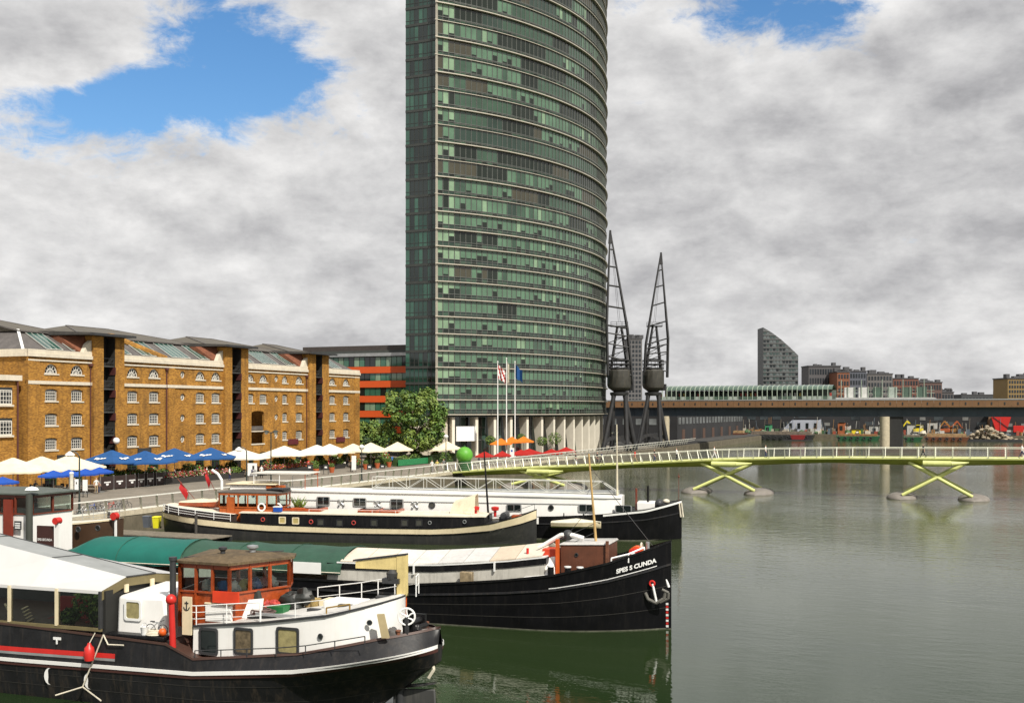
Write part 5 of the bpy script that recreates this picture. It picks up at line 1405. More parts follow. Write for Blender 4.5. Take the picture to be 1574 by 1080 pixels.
# broad tree at the tower corner
def big_tree(px, Yd, label, zt_, rad, seed):
    p = atd(px, 640, Yd)
    o = thing('plane_tree', label, 'tree', (p.x, p.y, QZ))
    r = random.Random(seed); tk = MB(); h = zt_ - QZ
    tk.tube((0, 0, 0), (0, 0, h * .35), .34, .26, n=10)
    ends = []
    for i in range(9):
        a = 6.28 * i / 9 + r.uniform(-.2, .2); e = Vector((math.cos(a) * rad * .55, math.sin(a) * rad * .55, h * r.uniform(.5, .8)))
        mid = Vector((e.x * .4, e.y * .4, h * .45))
        tk.tube((0, 0, h * .3), mid, .16, .11, n=6); tk.tube(mid, e, .11, .04, n=5); ends.append(e)
    tk.tube((0, 0, h * .35), (0, 0, h * .85), .24, .05, n=7)
    tk.build('trunk', MATS['bark'], o)
    m = MB(); clumps = []
    for i in range(90):
        th = r.uniform(0, 6.28); u = r.uniform(-1, 1); k = r.uniform(.55, 1) ** .6
        prof = (1 - max(0, u) ** 2 * .75) ** .5 if u > 0 else (1 - u * u * .7) ** .5
        clumps.append((Vector((math.cos(th) * rad * .86 * k * prof, math.sin(th) * rad * .86 * k * prof, h * .56 + u * h * .36)), r.uniform(.75, 1.35)))
    for c, s in clumps:
        tone = r.choices((0, 1, 2), (4, 6, 1.5))[0]
        for j in range(230):
            d = Vector((r.gauss(0, 1), r.gauss(0, 1), r.gauss(0, .8))).normalized() * s * r.uniform(.35, 1.05)
            q = c + d; n_ = (d.normalized() + Vector((r.gauss(0, .5), r.gauss(0, .5), .5 + r.gauss(0, .5)))).normalized()
            u_ = n_.orthogonal().normalized(); u_.rotate(Matrix.Rotation(r.uniform(0, 6.28), 3, n_)); v_ = n_.cross(u_); sz = r.uniform(.17, .34)
            m.poly([q - u_ * sz, q - v_ * sz * .6, q + u_ * sz, q + v_ * sz * .6 + n_ * sz * .2], tone if r.random() < .7 else r.randint(0, 2))
    m.build('crown', [leaf1, leaf2, leaf3], o, smooth=0, fix=False)
big_tree(634, 186, 'broad bright green tree standing at the tower corner', 14.9, 6.3, 4)
big_tree(566, 205, 'darker tree half hidden at the warehouse end', 8.6, 3.0, 9)

# flagpoles
for i, (px, col, lab) in enumerate(((765, redc, 'white flagpole with a red and white flag'), (778.5, whitecl, 'middle white flagpole with a limp white flag'), (791.5, bluec, 'white flagpole with a dark blue flag'))):
    p = atx(px, 556 if i != 1 else 551, -77); h = p.z - QZ
    o = thing('flagpole', lab, 'flagpole', (p.x, p.y, QZ), 0, 'flagpoles in front of the tower')
    MB().tube((0, 0, 0), (0, 0, h), .13, .07, n=10).build('pole', whitec, o)
    MB().ball((0, 0, h), .14).build('finial', whitec, o)
    rt = Vector((CT, ST, 0)); fw = Vector((-ST, CT, 0)); r = random.Random(i)
    W_, H_ = (1.3, 2.3) if i != 1 else (.45, 3.6)
    rows = []
    for j in range(9):
        t = j / 8
        rows.append([rt * (.08 + W_ * t) + fw * (.28 * math.sin(t * 9 + i)) + Vector((0, 0, h - .6 - H_ * s - t * (1.0 if i != 1 else .5) + .15 * math.sin(t * 7 + s * 3))) for s in (0, .2, .4, .6, .8, 1)])
    m = MB().grid(rows)
    if i == 0:
        for fi in range(len(m.m)): m.m[fi] = (fi // 2 + fi // 5) % 2
    m.build('flag', [col, whitec] if i == 0 else col, o, fix=False)

# green ball
gb = atd(714, 699, 160)
o = thing('green_ball', 'big bright green ball sculpture at the head of the footbridge', 'sculpture', (gb.x, gb.y, QZ))
MB().ball((0, 0, gb.z - QZ), 1.22, 24).build('ball', pmat('ball_green', (0.10, 0.34, 0.03), .5, var=.15, scale=1.5), o)
MB().lathe([(.9, 0), (.95, gb.z - QZ - .9), (.6, gb.z - QZ - .7)], n=16).build('plinth', pmat('plinth_green', (0.02, 0.08, .02), .6), o)
MB().lathe([(.02, .2), (.14, .18), (.16, 0)], (0, 0, gb.z - QZ + 1.2), 10).build('cap', MATS['plinth_green'], o)

# tables and chairs under the parasols
tm = MB().lathe([(.03, 0), (.3, .02), (.04, .06), (.04, .7), (.45, .72), (.45, .75)], n=12).mesh('table', MATS['parasol_base'])
ct = MB().lathe([(.47, .52), (.46, .757), (.02, .76)], n=12).mesh('tablecloth', whitecl)
ch_p = [MB().box(-.2, .2, -.2, .2, .43, .47).mesh('seat', darkm), MB().box(-.2, .2, .17, .2, .5, .9).mesh('backrest', darkm), MB().tube((0, 0, 0), (0, 0, .45), .018, n=5).mesh('leg', steel)]
tspots = [(60, -93.5), (90, -92), (120, -93), (160, -92), (185, -93), (215, -92.5), (240, -93.2), (285, -92.6), (312, -93), (342, -92), (372, -91), (398, -92), (425, -91.5), (450, -92.5), (478, -91.5), (500, -92), (527, -91), (552, -89), (585, -88), (620, -87.6), (650, -86.5), (680, -85.5)]
for i, (px, xp) in enumerate(tspots):
    p = atx(px, 700, xp)
    o = thing('cafe_table', 'round cafe table under the terrace parasols', 'table', (p.x, p.y, QZ), 0, 'cafe tables'); link('table_top', tm, o); link('tablecloth', ct, o)
    for a in range(4):
        t = a * 1.5708 + .4 * R.random()
        c = thing('cafe_chair', 'dark cafe chair drawn up to a terrace table', 'chair', (p.x + math.cos(t) * .8, p.y + math.sin(t) * .8, QZ), t - 1.5708, 'cafe chairs')
        link('seat', ch_p[0], c); link('backrest', ch_p[1], c)
        for sx in (-.17, .17):
            for sy in (-.17, .17): link('leg', ch_p[2], c, (sx, sy, 0))

# ------------------------------------------------------------------ people
def person_mesh(pose, mats, seed=0):
    """one continuous skinned body; pose: 'stand', 'walk', 'lean', 'sit'"""
    sw = {'stand': .06, 'walk': .34, 'lean': .05, 'sit': 0}[pose]
    J = [(0, 0, .95), (0, 0, 1.12), (0, 0, 1.30), (0, .0, 1.44), (0, .01, 1.52), (0, .02, 1.62), (0, .01, 1.72)]
    Rr = [.135, .125, .145, .10, .055, .085, .075]
    E = [(i, i + 1) for i in range(6)]
    def chain(root, pts, rad):
        prev = root
        for p, r in zip(pts, rad):
            J.append(p); Rr.append(r); E.append((prev, len(J) - 1)); prev = len(J) - 1
        return prev
    for s in (-1, 1):
        if pose == 'sit':
            chain(0, [(s * .1, .0, .90), (s * .11, -.42, .88), (s * .11, -.44, .48), (s * .11, -.5, .46), (s * .11, -.62, .44)], [.09, .07, .05, .045, .035])
        else:
            k = sw * s
            chain(0, [(s * .10, 0, .88), (s * .105, -k * .45 - .02, .50), (s * .11, -k * .95 + (.05 if k < 0 else 0), .10), (s * .11, -k * .95 - .02, .05), (s * .12, -k * .95 - .17, .035)], [.095, .065, .045, .045, .035])
        el = (s * .27, .05 + sw * s * .2, 1.13)
        wr = (s * .29, -.05 + sw * s * .55, .90)
        if pose == 'lean': el, wr = (s * .27, -.12, 1.16), (s * .2, -.34, 1.12)
        if pose == 'sit': el, wr = (s * .26, -.1, 1.13), (s * .2, -.34, 1.06)
        h = chain(2, [(s * .19, 0, 1.38), el, wr], [.065, .045, .032])
        d = (Vector(wr) - Vector(el)).normalized(); w_ = Vector(wr)
        J.append(tuple(w_ + d * .08)); Rr.append(.036); E.append((h, len(J) - 1)); hp = len(J) - 1
        side = Vector((0, 1, 0)) if abs(d.z) > .6 else Vector((1, 0, 0))
        for f, (off, ln) in enumerate(((-.03, .075), (-.01, .09), (.01, .085), (.03, .065))):
            J.append(tuple(w_ + d * .13 + side * off)); Rr.append(.011); E.append((hp, len(J) - 1))
            J.append(tuple(w_ + d * (.13 + ln * .6) + side * off + Vector((-s * .02, -.01, 0)))); Rr.append(.009); E.append((len(J) - 2, len(J) - 1))
        J.append(tuple(w_ + d * .06 + side * -.06)); Rr.append(.012); E.append((h, len(J) - 1))
    me = bpy.data.meshes.new('body_cage'); me.from_pydata(J, E, [])
    ob = bpy.data.objects.new('body_cage', me); COL.objects.link(ob)
    sk = ob.modifiers.new('skin', 'SKIN'); sk.use_smooth_shade = True
    lay = me.skin_vertices[0].data if me.skin_vertices else None
    if lay is None:
        bm = bmesh.new(); bm.from_mesh(me); bm.verts.layers.skin.verify(); bm.to_mesh(me); bm.free(); lay = me.skin_vertices[0].data
    for i, r in enumerate(Rr): lay[i].radius = (r, r * (.75 if i < 4 else 1)); lay[i].use_root = (i == 0)
    su = ob.modifiers.new('sub', 'SUBSURF'); su.levels = su.render_levels = 1
    dg = bpy.context.evaluated_depsgraph_get()
    out = bpy.data.meshes.new_from_object(ob.evaluated_get(dg))
    bpy.data.objects.remove(ob); bpy.data.meshes.remove(me)
    out.name = 'person'
    out.materials.clear()
    for m in mats: out.materials.append(m)          # skin, hair, top, trousers, shoes
    zc = 0.0
    for f in out.polygons:
        c = f.center; f.use_smooth = True
        if c.z > 1.50: mi = 1 if (c.z > 1.70 or (c.y > .035 and c.z > 1.56)) else 0
        elif abs(c.x) > .225 and c.z < 1.16 and pose != 'lean' and pose != 'sit': mi = 0
        elif c.y < -.2 and c.z > .98: mi = 0
        elif c.z > .96: mi = 2
        elif c.z > .075 or pose == 'sit': mi = 3
        else: mi = 4
        f.material_index = mi
    return out
clothc = {}
def cm(name, col): return pmat('cloth_' + name, col, .85, var=.12, scale=6, spec=.2)
CL = {'white': cm('white', (.72, .71, .68)), 'black': cm('black', (.02, .02, .022)), 'red': cm('red', (.55, .03, .02)), 'navy': cm('navy', (.03, .04, .09)), 'grey': cm('grey', (.2, .2, .2)), 'yellow': cm('yellow', (.6, .5, .15)), 'blue': cm('blue', (.06, .16, .4)), 'tan': cm('tan', (.35, .26, .16))}
hairm = pmat('hair_dark', (.03, .02, .015), .6)
def person(loc, rz, pose, top, bottom, label, group=None, cache={}):
    key = (pose, top, bottom)
    if key not in cache: cache[key] = person_mesh(pose, [skin_m, hairm, CL[top], CL[bottom], CL['black']])
    o = link('person', cache[key], None, loc, rz)
    return tag(o, label, 'person', group)
def on_bridge(px, dy, rz, pose, top, bottom, label):
    p = aty(px, 700, BY + dy); person((p.x, BY + dy, deckz(p.x)), rz, pose, top, bottom, label, 'people on the footbridge')
on_bridge(1098, -.3, 1.6, 'walk', 'white', 'white', 'person in white walking on the footbridge near the white fence')
on_bridge(1177, -.5, 1.6, 'stand', 'white', 'navy', 'person in white top and dark trousers above the left open-water trestle')
on_bridge(976, .2, -1.6, 'walk', 'red', 'tan', 'person in a red top on the footbridge under the cranes')
on_bridge(885, .1, 1.5, 'walk', 'black', 'grey', 'person in dark clothes on the footbridge below the white columns')
on_bridge(918, .5, 1.5, 'stand', 'black', 'black', 'left of two dark-clothed people close together on the footbridge')
on_bridge(925, -.1, -1.5, 'walk', 'navy', 'black', 'right of two dark-clothed people close together on the footbridge')
on_bridge(1006, .3, 1.6, 'stand', 'black', 'navy', 'person in black on the footbridge below the second crane')
on_bridge(1040, .4, 1.6, 'lean', 'white', 'black', 'person in a white shirt leaning by the fence beyond the second crane')
on_bridge(1419, -.2, -1.5, 'walk', 'black', 'black', 'person in black striding on the footbridge right of the pier')
on_bridge(1571, -.2, 1.5, 'walk', 'white', 'navy', 'person in white cut by the right edge of the photo')
for px, xp, rz, pose, t, b, l in ((664, -71.5, .4, 'walk', 'white', 'grey', 'person in a white shirt walking left of the lamp post by the bridge head'), (672, -71.2, .4, 'walk', 'yellow', 'tan', 'person in a yellowish top walking along the quay railing'), (682, -71.8, .3, 'stand', 'grey', 'white', 'person in grey beside the lamp post at the bridge head'), (736, -76, 1, 'stand', 'tan', 'navy', 'person in tan standing by the tower entrance'), (744, -76.6, 2.2, 'stand', 'black', 'black', 'person in black standing by the tower entrance'),
                                  (540, -83, 1.2, 'stand', 'black', 'black', 'person in black beside the tall white banner'), (402, -86, 1.2, 'stand', 'white', 'black', 'waiter in a white shirt right of the poster board'), (353, -87, 2, 'stand', 'white', 'navy', 'person in white left of the poster board'), (148, -86.5, 1.2, 'stand', 'white', 'tan', 'person in white left of the dark terrace screens'), (152, -87.3, 2.5, 'stand', 'grey', 'navy', 'person in grey left of the dark terrace screens'),
                                  (505, -88.5, 2, 'stand', 'red', 'black', 'person in red behind the black menu boards')):
    p = atx(px, 710, xp); person((p.x, p.y, QZ), rz, pose, t, b, l, 'people on the quay')
sr = random.Random(11)
for i, (px, xp) in enumerate(tspots):
    if i % 2 == 0 or i > 9:
        p = atx(px, 700, xp); t = sr.uniform(0, 6.28)
        person((p.x + math.cos(t) * .78, p.y + math.sin(t) * .78, QZ - .42), t - 1.5708, 'sit', sr.choice(['white', 'red', 'blue', 'black', 'grey', 'yellow']), sr.choice(['navy', 'black', 'tan']), 'diner seated at a cafe table under the parasols', 'seated diners')

# ------------------------------------------------------------------ bicycles, bins and landing stage behind the name barge
def bicycle(loc, rz, label, col):
    b = thing('bicycle', label, 'bicycle', loc, rz, 'bicycles at the quay railing')
    for x in (-.52, .52):
        w = MB().torus((x, 0, .34), .32, .022, 'y', 18, 5).build('wheel', darkm, b)
        s = MB()
        for k in range(6): s.beam((x, 0, .34), (x + .31 * math.cos(k * 1.047), 0, .34 + .31 * math.sin(k * 1.047)), .008)
        s.build('spokes', steel, w)
    f = MB()
    for a, c in (((-.52, 0, .34), (-.12, 0, .34)), ((-.12, 0, .34), (-.22, 0, .82)), ((-.52, 0, .34), (-.2, 0, .74)), ((-.12, 0, .34), (.36, 0, .76)), ((-.2, 0, .74), (.36, 0, .80)), ((.34, 0, .92), (.52, 0, .34))): f.tube(a, c, .02, n=6)
    f.build('frame', col, b)
    MB().box(-.34, -.1, -.06, .06, .84, .89).build('saddle', darkm, b)
    MB().tube((.34, 0, .92), (.33, 0, 1.0), .015).tube((.33, -.28, 1.0), (.33, .28, 1.0), .016).build('handlebar', steel, b)
for i, (px, c) in enumerate(((131, steel), (140, bluel), (150, darkm), (160, steel), (170, redp), (180, steel), (190, darkm))):
    p = atx(px, 780, QE - 1.5)
    bicycle((p.x, p.y, QZ), 1.5 + .2 * (i % 3) - .2, ['bicycle nearest the pale pile at the railing', 'blue bicycle at the quay railing', 'third bicycle from the pale pile, black frame', 'grey bicycle in the middle of the row at the railing', 'red bicycle at the quay railing', 'grey bicycle right of the red one', 'bicycle at the far right of the row by the railing'][i], c)
jt = thing('landing_stage', 'low timber landing stage between the name barge and the cream banded barge', 'jetty', (-69, 74.5, 0))
jdeck = pmat('jetty_timber', (.17, .145, .11), .9, var=.3, scale=2)
for i in range(30): MB().box(.05 + i * .42, .42 + i * .42, -1.4, 1.4, .5, .58).build('plank', jdeck, jt)
MB().box(0, 12.6, -1.45, -1.2, .1, .5).box(0, 12.6, 1.2, 1.45, .1, .5).build('float', darkm, jt)
MB().tube((2, -1.3, -1), (2, -1.3, 2.4), .12).tube((9, 1.3, -1), (9, 1.3, 2.2), .12).build('guide_post', pmat('pile_tar', (.05, .045, .04), .8), jt)
def bin_(loc, col, label):
    b = thing('wheelie_bin', label, 'bin', loc, .3)
    MB().hexa([(-.22, -.25, .06), (.22, -.25, .06), (.22, .25, .06), (-.22, .25, .06)], [(-.29, -.34, 1.0), (.29, -.34, 1.0), (.29, .34, 1.0), (-.29, .34, 1.0)]).build('body', col, b)
    MB().hexa([(-.31, -.37, 1.01), (.31, -.37, 1.01), (.31, .38, 1.01), (-.31, .38, 1.01)], [(-.25, -.3, 1.1), (.25, -.3, 1.1), (.25, .3, 1.1), (-.25, .3, 1.1)]).build('lid', col, b)
    for s in (-1, 1): MB().torus((s * .24, .3, .1), .08, .03, 'x', 10, 5).build('wheel', darkm, b)
p = atz(241, 812, .58); bin_((p.x, p.y, .58), pmat('bin_yellow', (.72, .66, .02), .5), 'bright yellow bin on the landing stage behind the green tarpaulin')
p = atz(226, 811, .58); bin_((p.x, p.y, .58), pmat('bin_grey', (.09, .10, .12), .5), 'dark grey bin left of the bright yellow bin')
# shrubs and extra figures filling the terrace
shr = [leaf_mesh(650, .75, .75, .75, .14, [leaf1, leaf2, leaf3], 41, (4, 3, 4)), leaf_mesh(650, .6, .9, .7, .14, [leaf1, leaf2, flr, flw], 42, (4, 3, 2, 1))]
potm = MB().lathe([(.3, 0), (.38, .5), (.34, .52)], n=12).mesh('tub', MATS['planter_dark'])
pr_ = random.Random(5)
for i, px in enumerate((178, 196, 211, 233, 251, 274, 290, 306, 322, 338, 356, 412, 428, 441, 455, 468, 491, 514, 531, 549, 566, 592, 640, 668)):
    p = atx(px, 700, -91.6 + pr_.uniform(-.6, .6) if px < 545 else -86.6)
    o = thing('terrace_shrub', 'round leafy shrub in a dark tub among the cafe tables', 'shrub', (p.x, p.y, QZ), 0, 'shrubs among the cafe tables')
    link('tub', potm, o); s_ = pr_.uniform(.9, 1.35)
    f = link('foliage', shr[i % 2], o, (0, 0, .5 + .6 * s_), pr_.uniform(0, 6)); f.scale = (s_,) * 3; f['kind'] = 'stuff'
for i, px in enumerate((186, 200, 222, 246, 268, 281, 300, 318, 333, 349, 366, 414, 437, 462, 474, 489, 518, 534, 575, 603, 630, 648)):
    p = atx(px, 700, -90.2 + pr_.uniform(-1, .4) if px < 545 else -85.2)
    person((p.x, p.y, QZ), pr_.uniform(0, 6.28), 'stand', pr_.choice(['white', 'red', 'blue', 'black', 'grey', 'tan', 'white']), pr_.choice(['navy', 'black', 'tan']), 'standing figure among the shrubs and tables of the terrace', 'people standing on the terrace')
# ------------------------------------------------------------------ boats
def lerp_tab(tab, x):
    if x <= tab[0][0]: return tab[0][1]
    for (a, p), (b, q) in zip(tab, tab[1:]):
        if x <= b: return p + (q - p) * (x - a) / (b - a)
    return tab[-1][1]
class Boat:
    def __init__(s, name, label, cat, x, y, yaw):
        s.o = thing(name, label, cat, (x, y, 0), math.radians(yaw))
        s.x, s.y, s.c, s.s, s.yaw = x, y, math.cos(math.radians(yaw)), math.sin(math.radians(yaw)), math.radians(yaw)
    def to_local(s, p):
        dx, dy = p[0] - s.x, p[1] - s.y
        return Vector((dx * s.c + dy * s.s, -dx * s.s + dy * s.c, p[2]))
    def world(s, x, y, z): return Vector((s.x + x * s.c - y * s.s, s.y + x * s.s + y * s.c, z))
    def L(s, px, py, yl):
        d = ray(px, py); o = s.to_local((0, 0, EYE))
        dl = Vector((d.x * s.c + d.y * s.s, -d.x * s.s + d.y * s.c, d.z)); t = (yl - o.y) / dl.y
        return o + dl * t
    def part(s, mb, name, mat, parent=None, **k): return mb.build(name, mat, parent or s.o, **k)
    def hull(s, xs, w, bands, parent=None):
        """w(x, z) half width; bands: (name, mat, z0(x), z1(x), rows, offset)"""
        out = {}
        for name, mat, z0, z1, n, off in bands:
            rows = []
            for x in xs:
                row = []
                zs = [z0(x) + (z1(x) - z0(x)) * i / n for i in range(n + 1)]
                for z in reversed(zs): row.append((x, -max(0.02, w(x, z)) - off, z))
                for z in zs: row.append((x, max(0.02, w(x, z)) + off, z))
                rows.append(row)
            m = MB().grid(rows)
            if name == 'hull':
                m.poly([rows[0][i] for i in range(len(rows[0]))]); m.poly([rows[-1][i] for i in range(len(rows[-1]))])
            if off > 0.03:
                rr = []
                for x in xs:
                    a, b = z0(x), z1(x)
                    rr.append([(x, -w(x, b), b), (x, -w(x, b) - off, b)]);
                m.grid(rr)
                m.grid([[(x, -w(x, z0(x)) - off, z0(x)), (x, -w(x, z0(x)), z0(x))] for x in xs])
                m.grid([[(x, w(x, z1(x)), z1(x)), (x, w(x, z1(x)) + off, z1(x))] for x in xs])
            out[name] = m.build(name, mat, s.o, smooth=50)
        return out
    def deck(s, xs, w, z, mat, name='deck', inset=0.05):
        rows = [[(x, -max(.02, w(x, z(x)) - inset), z(x)), (x, 0, z(x) + .05), (x, max(.02, w(x, z(x)) - inset), z(x))] for x in xs]
        return MB().grid(rows).build(name, mat, s.o, fix=False)
def frame_window(bt, c, w, h, yl, name='window', pane=None, frame=None, rnd=0.08, root=None, rotz=0):
    """rounded window standing proud of a side wall facing -y; c = (x, z) centre"""
    pts = []
    for (sx, sz, a0) in ((1, 1, 0), (-1, 1, 90), (-1, -1, 180), (1, -1, 270)):
        for k in range(4):
            a = math.radians(a0 + 30 * k); pts.append((sx * (w / 2 - rnd) + rnd * math.cos(a), sz * (h / 2 - rnd) + rnd * math.sin(a)))
    m = MB(); n = len(pts)
    for i in range(n):
        p, q = pts[i], pts[(i + 1) % n]; k = 1 + .09 / max(w, h) * 2
        m.hexa([(p[0], .0, p[1]), (q[0], .0, q[1]), (q[0] * k, .0, q[1] * k), (p[0] * k, .0, p[1] * k)], [(p[0], -.04, p[1]), (q[0], -.04, q[1]), (q[0] * k, -.04, q[1] * k), (p[0] * k, -.04, p[1] * k)])
    o = m.build(name, frame or darkm, root or bt.o, (c[0], yl - .004, c[1]), rotz)
    MB().poly([(p[0], -.012, p[1]) for p in pts]).build('pane', pane or glassd, o, fix=False)
    return o
def porthole(bt, c, r, yl, ring=None, pane=None, root=None, rotz=0):
    o = MB().torus((0, 0, 0), r, r * .28, 'y', 16, 6).build('porthole', ring or steel, root or bt.o, (c[0], yl - .004, c[1]), rotz)
    MB().lathe([(r, 0), (r, -.015)], n=14, axis='y').build('pane', pane or glassd, o)
    return o
def rail(bt, pts, h, name='railing', mat=None, mids=1, step=1.3, r=.022, root=None):
    """guard rail above a polyline of deck points"""
    m = mat or whitec
    top = MB().path([Vector(p) + Vector((0, 0, h)) for p in pts], r)
    for k in range(mids): top.path([Vector(p) + Vector((0, 0, h * (k + 1) / (mids + 1))) for p in pts], r * .7)
    o = top.build(name, m, root or bt.o)
    for a, b in zip(pts, pts[1:]):
        a, b = Vector(a), Vector(b); n = max(1, round((b - a).length / step))
        for i in range(n + (1 if b == Vector(pts[-1]) else 0)):
            q = a.lerp(b, i / n); MB().tube(q, q + Vector((0, 0, h)), r, n=6).build('stanchion', m, o)
    return o
def wheelhouse(bt, pts, z0, zs, z1, bays, wall_m, roof_m, over=.25, lower_m=None, camber=.14, doors=(), name='wheelhouse', pane=None, hood=0.0):
    """pts: plan polygon (local x, y) counter-clockwise; bays[i] windows in edge i"""
    base = MB().prism(pts, z0, z0 + .06).build(name, wall_m, bt.o)
    n = len(pts); ctr = Vector((sum(p[0] for p in pts) / n, sum(p[1] for p in pts) / n))
    for i in range(n):
        a, b = Vector((*pts[i], 0)), Vector((*pts[(i + 1) % n], 0)); d = (b - a); L_ = d.length; d.normalize()
        k = bays[i]
        out = Vector((d.y, -d.x, 0))
        if k == 0:
            MB().hexa([a + Vector((0, 0, z0 + .06)), b + Vector((0, 0, z0 + .06)), b - out * .06 + Vector((0, 0, z0 + .06)), a - out * .06 + Vector((0, 0, z0 + .06))], [a + Vector((0, 0, z1)), b + Vector((0, 0, z1)), b - out * .06 + Vector((0, 0, z1)), a - out * .06 + Vector((0, 0, z1))]).build('wall_panel', wall_m, base); continue
        MB().hexa([a + Vector((0, 0, z0 + .06)), b + Vector((0, 0, z0 + .06)), b - out * .05 + Vector((0, 0, z0 + .06)), a - out * .05 + Vector((0, 0, z0 + .06))], [a + Vector((0, 0, zs)), b + Vector((0, 0, zs)), b - out * .05 + Vector((0, 0, zs)), a - out * .05 + Vector((0, 0, zs))]).build('wall_panel', lower_m or wall_m, base)
        MB().beam(a + out * .02 + Vector((0, 0, zs)), b + out * .02 + Vector((0, 0, zs)), .1, .07).build('window_sill', wall_m, base)
        MB().beam(a + Vector((0, 0, z1 - .1)), b + Vector((0, 0, z1 - .1)), .08, .2).build('head_rail', wall_m, base)
        for j in range(k + 1):
            q = a + d * L_ * j / k
            MB().beam(q + Vector((0, 0, z0 if (i in doors and j in (0, 1)) else zs)), q + Vector((0, 0, z1)), .13, .09).build('post', wall_m, base)
        for j in range(k):
            q, r_ = a + d * (L_ * j / k + .07), a + d * (L_ * (j + 1) / k - .07)
            MB().poly([q + Vector((0, 0, zs + .04)) - out * .01, r_ + Vector((0, 0, zs + .04)) - out * .01, r_ + Vector((0, 0, z1 - .2)) - out * .01, q + Vector((0, 0, z1 - .2)) - out * .01]).build('window_pane', pane or clearg, base, fix=False)
        if i in doors:
            q, r_ = a + d * .1, a + d * (L_ / k - .1)
            MB().hexa([q + out * .03 + Vector((0, 0, z0 + .1)), r_ + out * .03 + Vector((0, 0, z0 + .1)), r_ + Vector((0, 0, z0 + .1)), q + Vector((0, 0, z0 + .1))], [q + out * .03 + Vector((0, 0, zs - .02)), r_ + out * .03 + Vector((0, 0, zs - .02)), r_ + Vector((0, 0, zs - .02)), q + Vector((0, 0, zs - .02))]).build('door', wood, base)
    op = [Vector((ctr.x + (p[0] - ctr.x) * (1 + over / max(.5, (Vector(p) - ctr).length)), ctr.y + (p[1] - ctr.y) * (1 + over / max(.5, (Vector(p) - ctr).length)))) for p in pts]
    ins = [ctr.lerp(p, .55) for p in op]
    m = MB()
    rings = [[(p.x, p.y, z1 - .02) for p in op], [(p.x, p.y, z1 + .07) for p in op], [(p.x, p.y, z1 + .07 + camber * .75) for p in ins]]
    m.grid([r + [r[0]] for r in rings]); m.poly(rings[-1]); m.poly(list(reversed(rings[0])))
    rf = m.build('roof', roof_m, base, smooth=30)
    return base, rf
def text_part(bt_or_parent, text, mat, mapper, size, name='lettering', bold=.012):
    cu = bpy.data.curves.new('lettering_curve', 'FONT'); cu.body = text; cu.size = size; cu.offset = bold; cu.resolution_u = 3
    ob = bpy.data.objects.new('lettering_curve', cu); COL.objects.link(ob)
    dg = bpy.context.evaluated_depsgraph_get(); dg.update()
    me = bpy.data.meshes.new_from_object(ob.evaluated_get(dg))
    bpy.data.objects.remove(ob); bpy.data.curves.remove(cu)
    ws = max(v.co.x for v in me.vertices) or 1
    for v in me.vertices: v.co = Vector(mapper(v.co.x / ws, v.co.y))
    me.materials.clear(); me.materials.append(mat); me.name = name
    return link(name, me, bt_or_parent)
def frange(a, b, n): return [a + (b - a) * i / n for i in range(n + 1)]
def on_deck(bt, x, y, z, name, label, cat, rz=0, group=None):
    p = bt.world(x, y, z); return thing(name, label, cat, p, bt.yaw + rz, group)
def lifebuoy(bt, x, y, z, label, rz=0):
    o = on_deck(bt, x, y, z, 'lifebuoy', label, 'lifebuoy', rz)
    MB().torus((0, 0, .37), .3, .075, 'y', 20, 8).build('ring', whitec, o)
    for k in range(4):
        a = k * 1.5708 + .785; MB().torus((.3 * math.cos(a), 0, .37 + .3 * math.sin(a)), .06, .03, 'y', 8, 5).build('band', orangep, o)

# ---- B1: white-housed barge in the foreground
wroof = pmat('weathered_roof', (0.095, 0.065, 0.032), .85, var=.5, scale=1.6, fine=.25, streak=.4, scol=(.26, .20, .12))
b1 = Boat('motor_barge', 'nearest black barge with white deckhouse, wooden wheelhouse and tent', 'barge', -16.9, 35.3, 3)
zr1 = [(-27, 1.45), (-17.8, 1.38), (-13, 1.45), (-9, 1.50), (-4.9, 1.88), (-1.1, 2.50), (0, 2.70)]
zt1 = [(-27, 2.85), (-17.8, 2.74), (-10.2, 2.46), (-9.0, 2.0), (-4.9, 2.42), (-2.1, 3.0), (0, 3.3)]
def dk1(x): return 2.5 if x < -4.4 else 2.5 * math.sqrt(max(0.0, 1 - ((x + 4.4) / 4.05) ** 2))
def wl1(x): return 2.32 if x < -9 else 2.32 * max(.02, 1 - ((x + 9) / 6.8) ** 2) if x < -2.3 else .04
def w1(x, z):
    zr, zt = lerp_tab(zr1, x), lerp_tab(zt1, x)
    if z <= zr:
        f = max(0, z / zr); p = 1.0 if x < -6 else 1.0 + (x + 6) * .32
        return wl1(x) * (1 + min(0, z) * .15) + (dk1(x) - wl1(x)) * f ** p
    t = (z - zr) / max(.05, zt - zr); ins = .06 if x < -9 else .06 + (x + 9) * .075
    return dk1(x) - min(ins, dk1(x)) * t
xs1 = frange(-27, -10.2, 8) + [-9.8, -9.4, -9.0] + frange(-8.4, -4.4, 8)[0:] + [-4.4 + 4.04 * math.sin(a * math.pi / 40) for a in range(1, 21)]
xs1[-1] = -.36
Z1 = lambda tab: (lambda x: lerp_tab(tab, x))
hullm = pmat('tarred_hull', (0.014, 0.014, 0.015), .45, var=.4, scale=.9, streak=.75, scol=(.075, .058, .042), spec=.3)
b1.hull(xs1, w1, [('hull', hullm, lambda x: -.7 if x < -4.2 else min(-.7 + (x + 4.2) * .62, 9) if x < -3 else .05 + (x + 3) * .76, Z1(zr1), 7, 0), ('bulwark', pmat('bulwark_black', (.014, .014, .0155), .42, var=.4, scale=1.5, streak=.5, scol=(.06, .05, .042), spec=.3, bump=.08, bscale=6), Z1(zr1), Z1(zt1), 3, 0)])
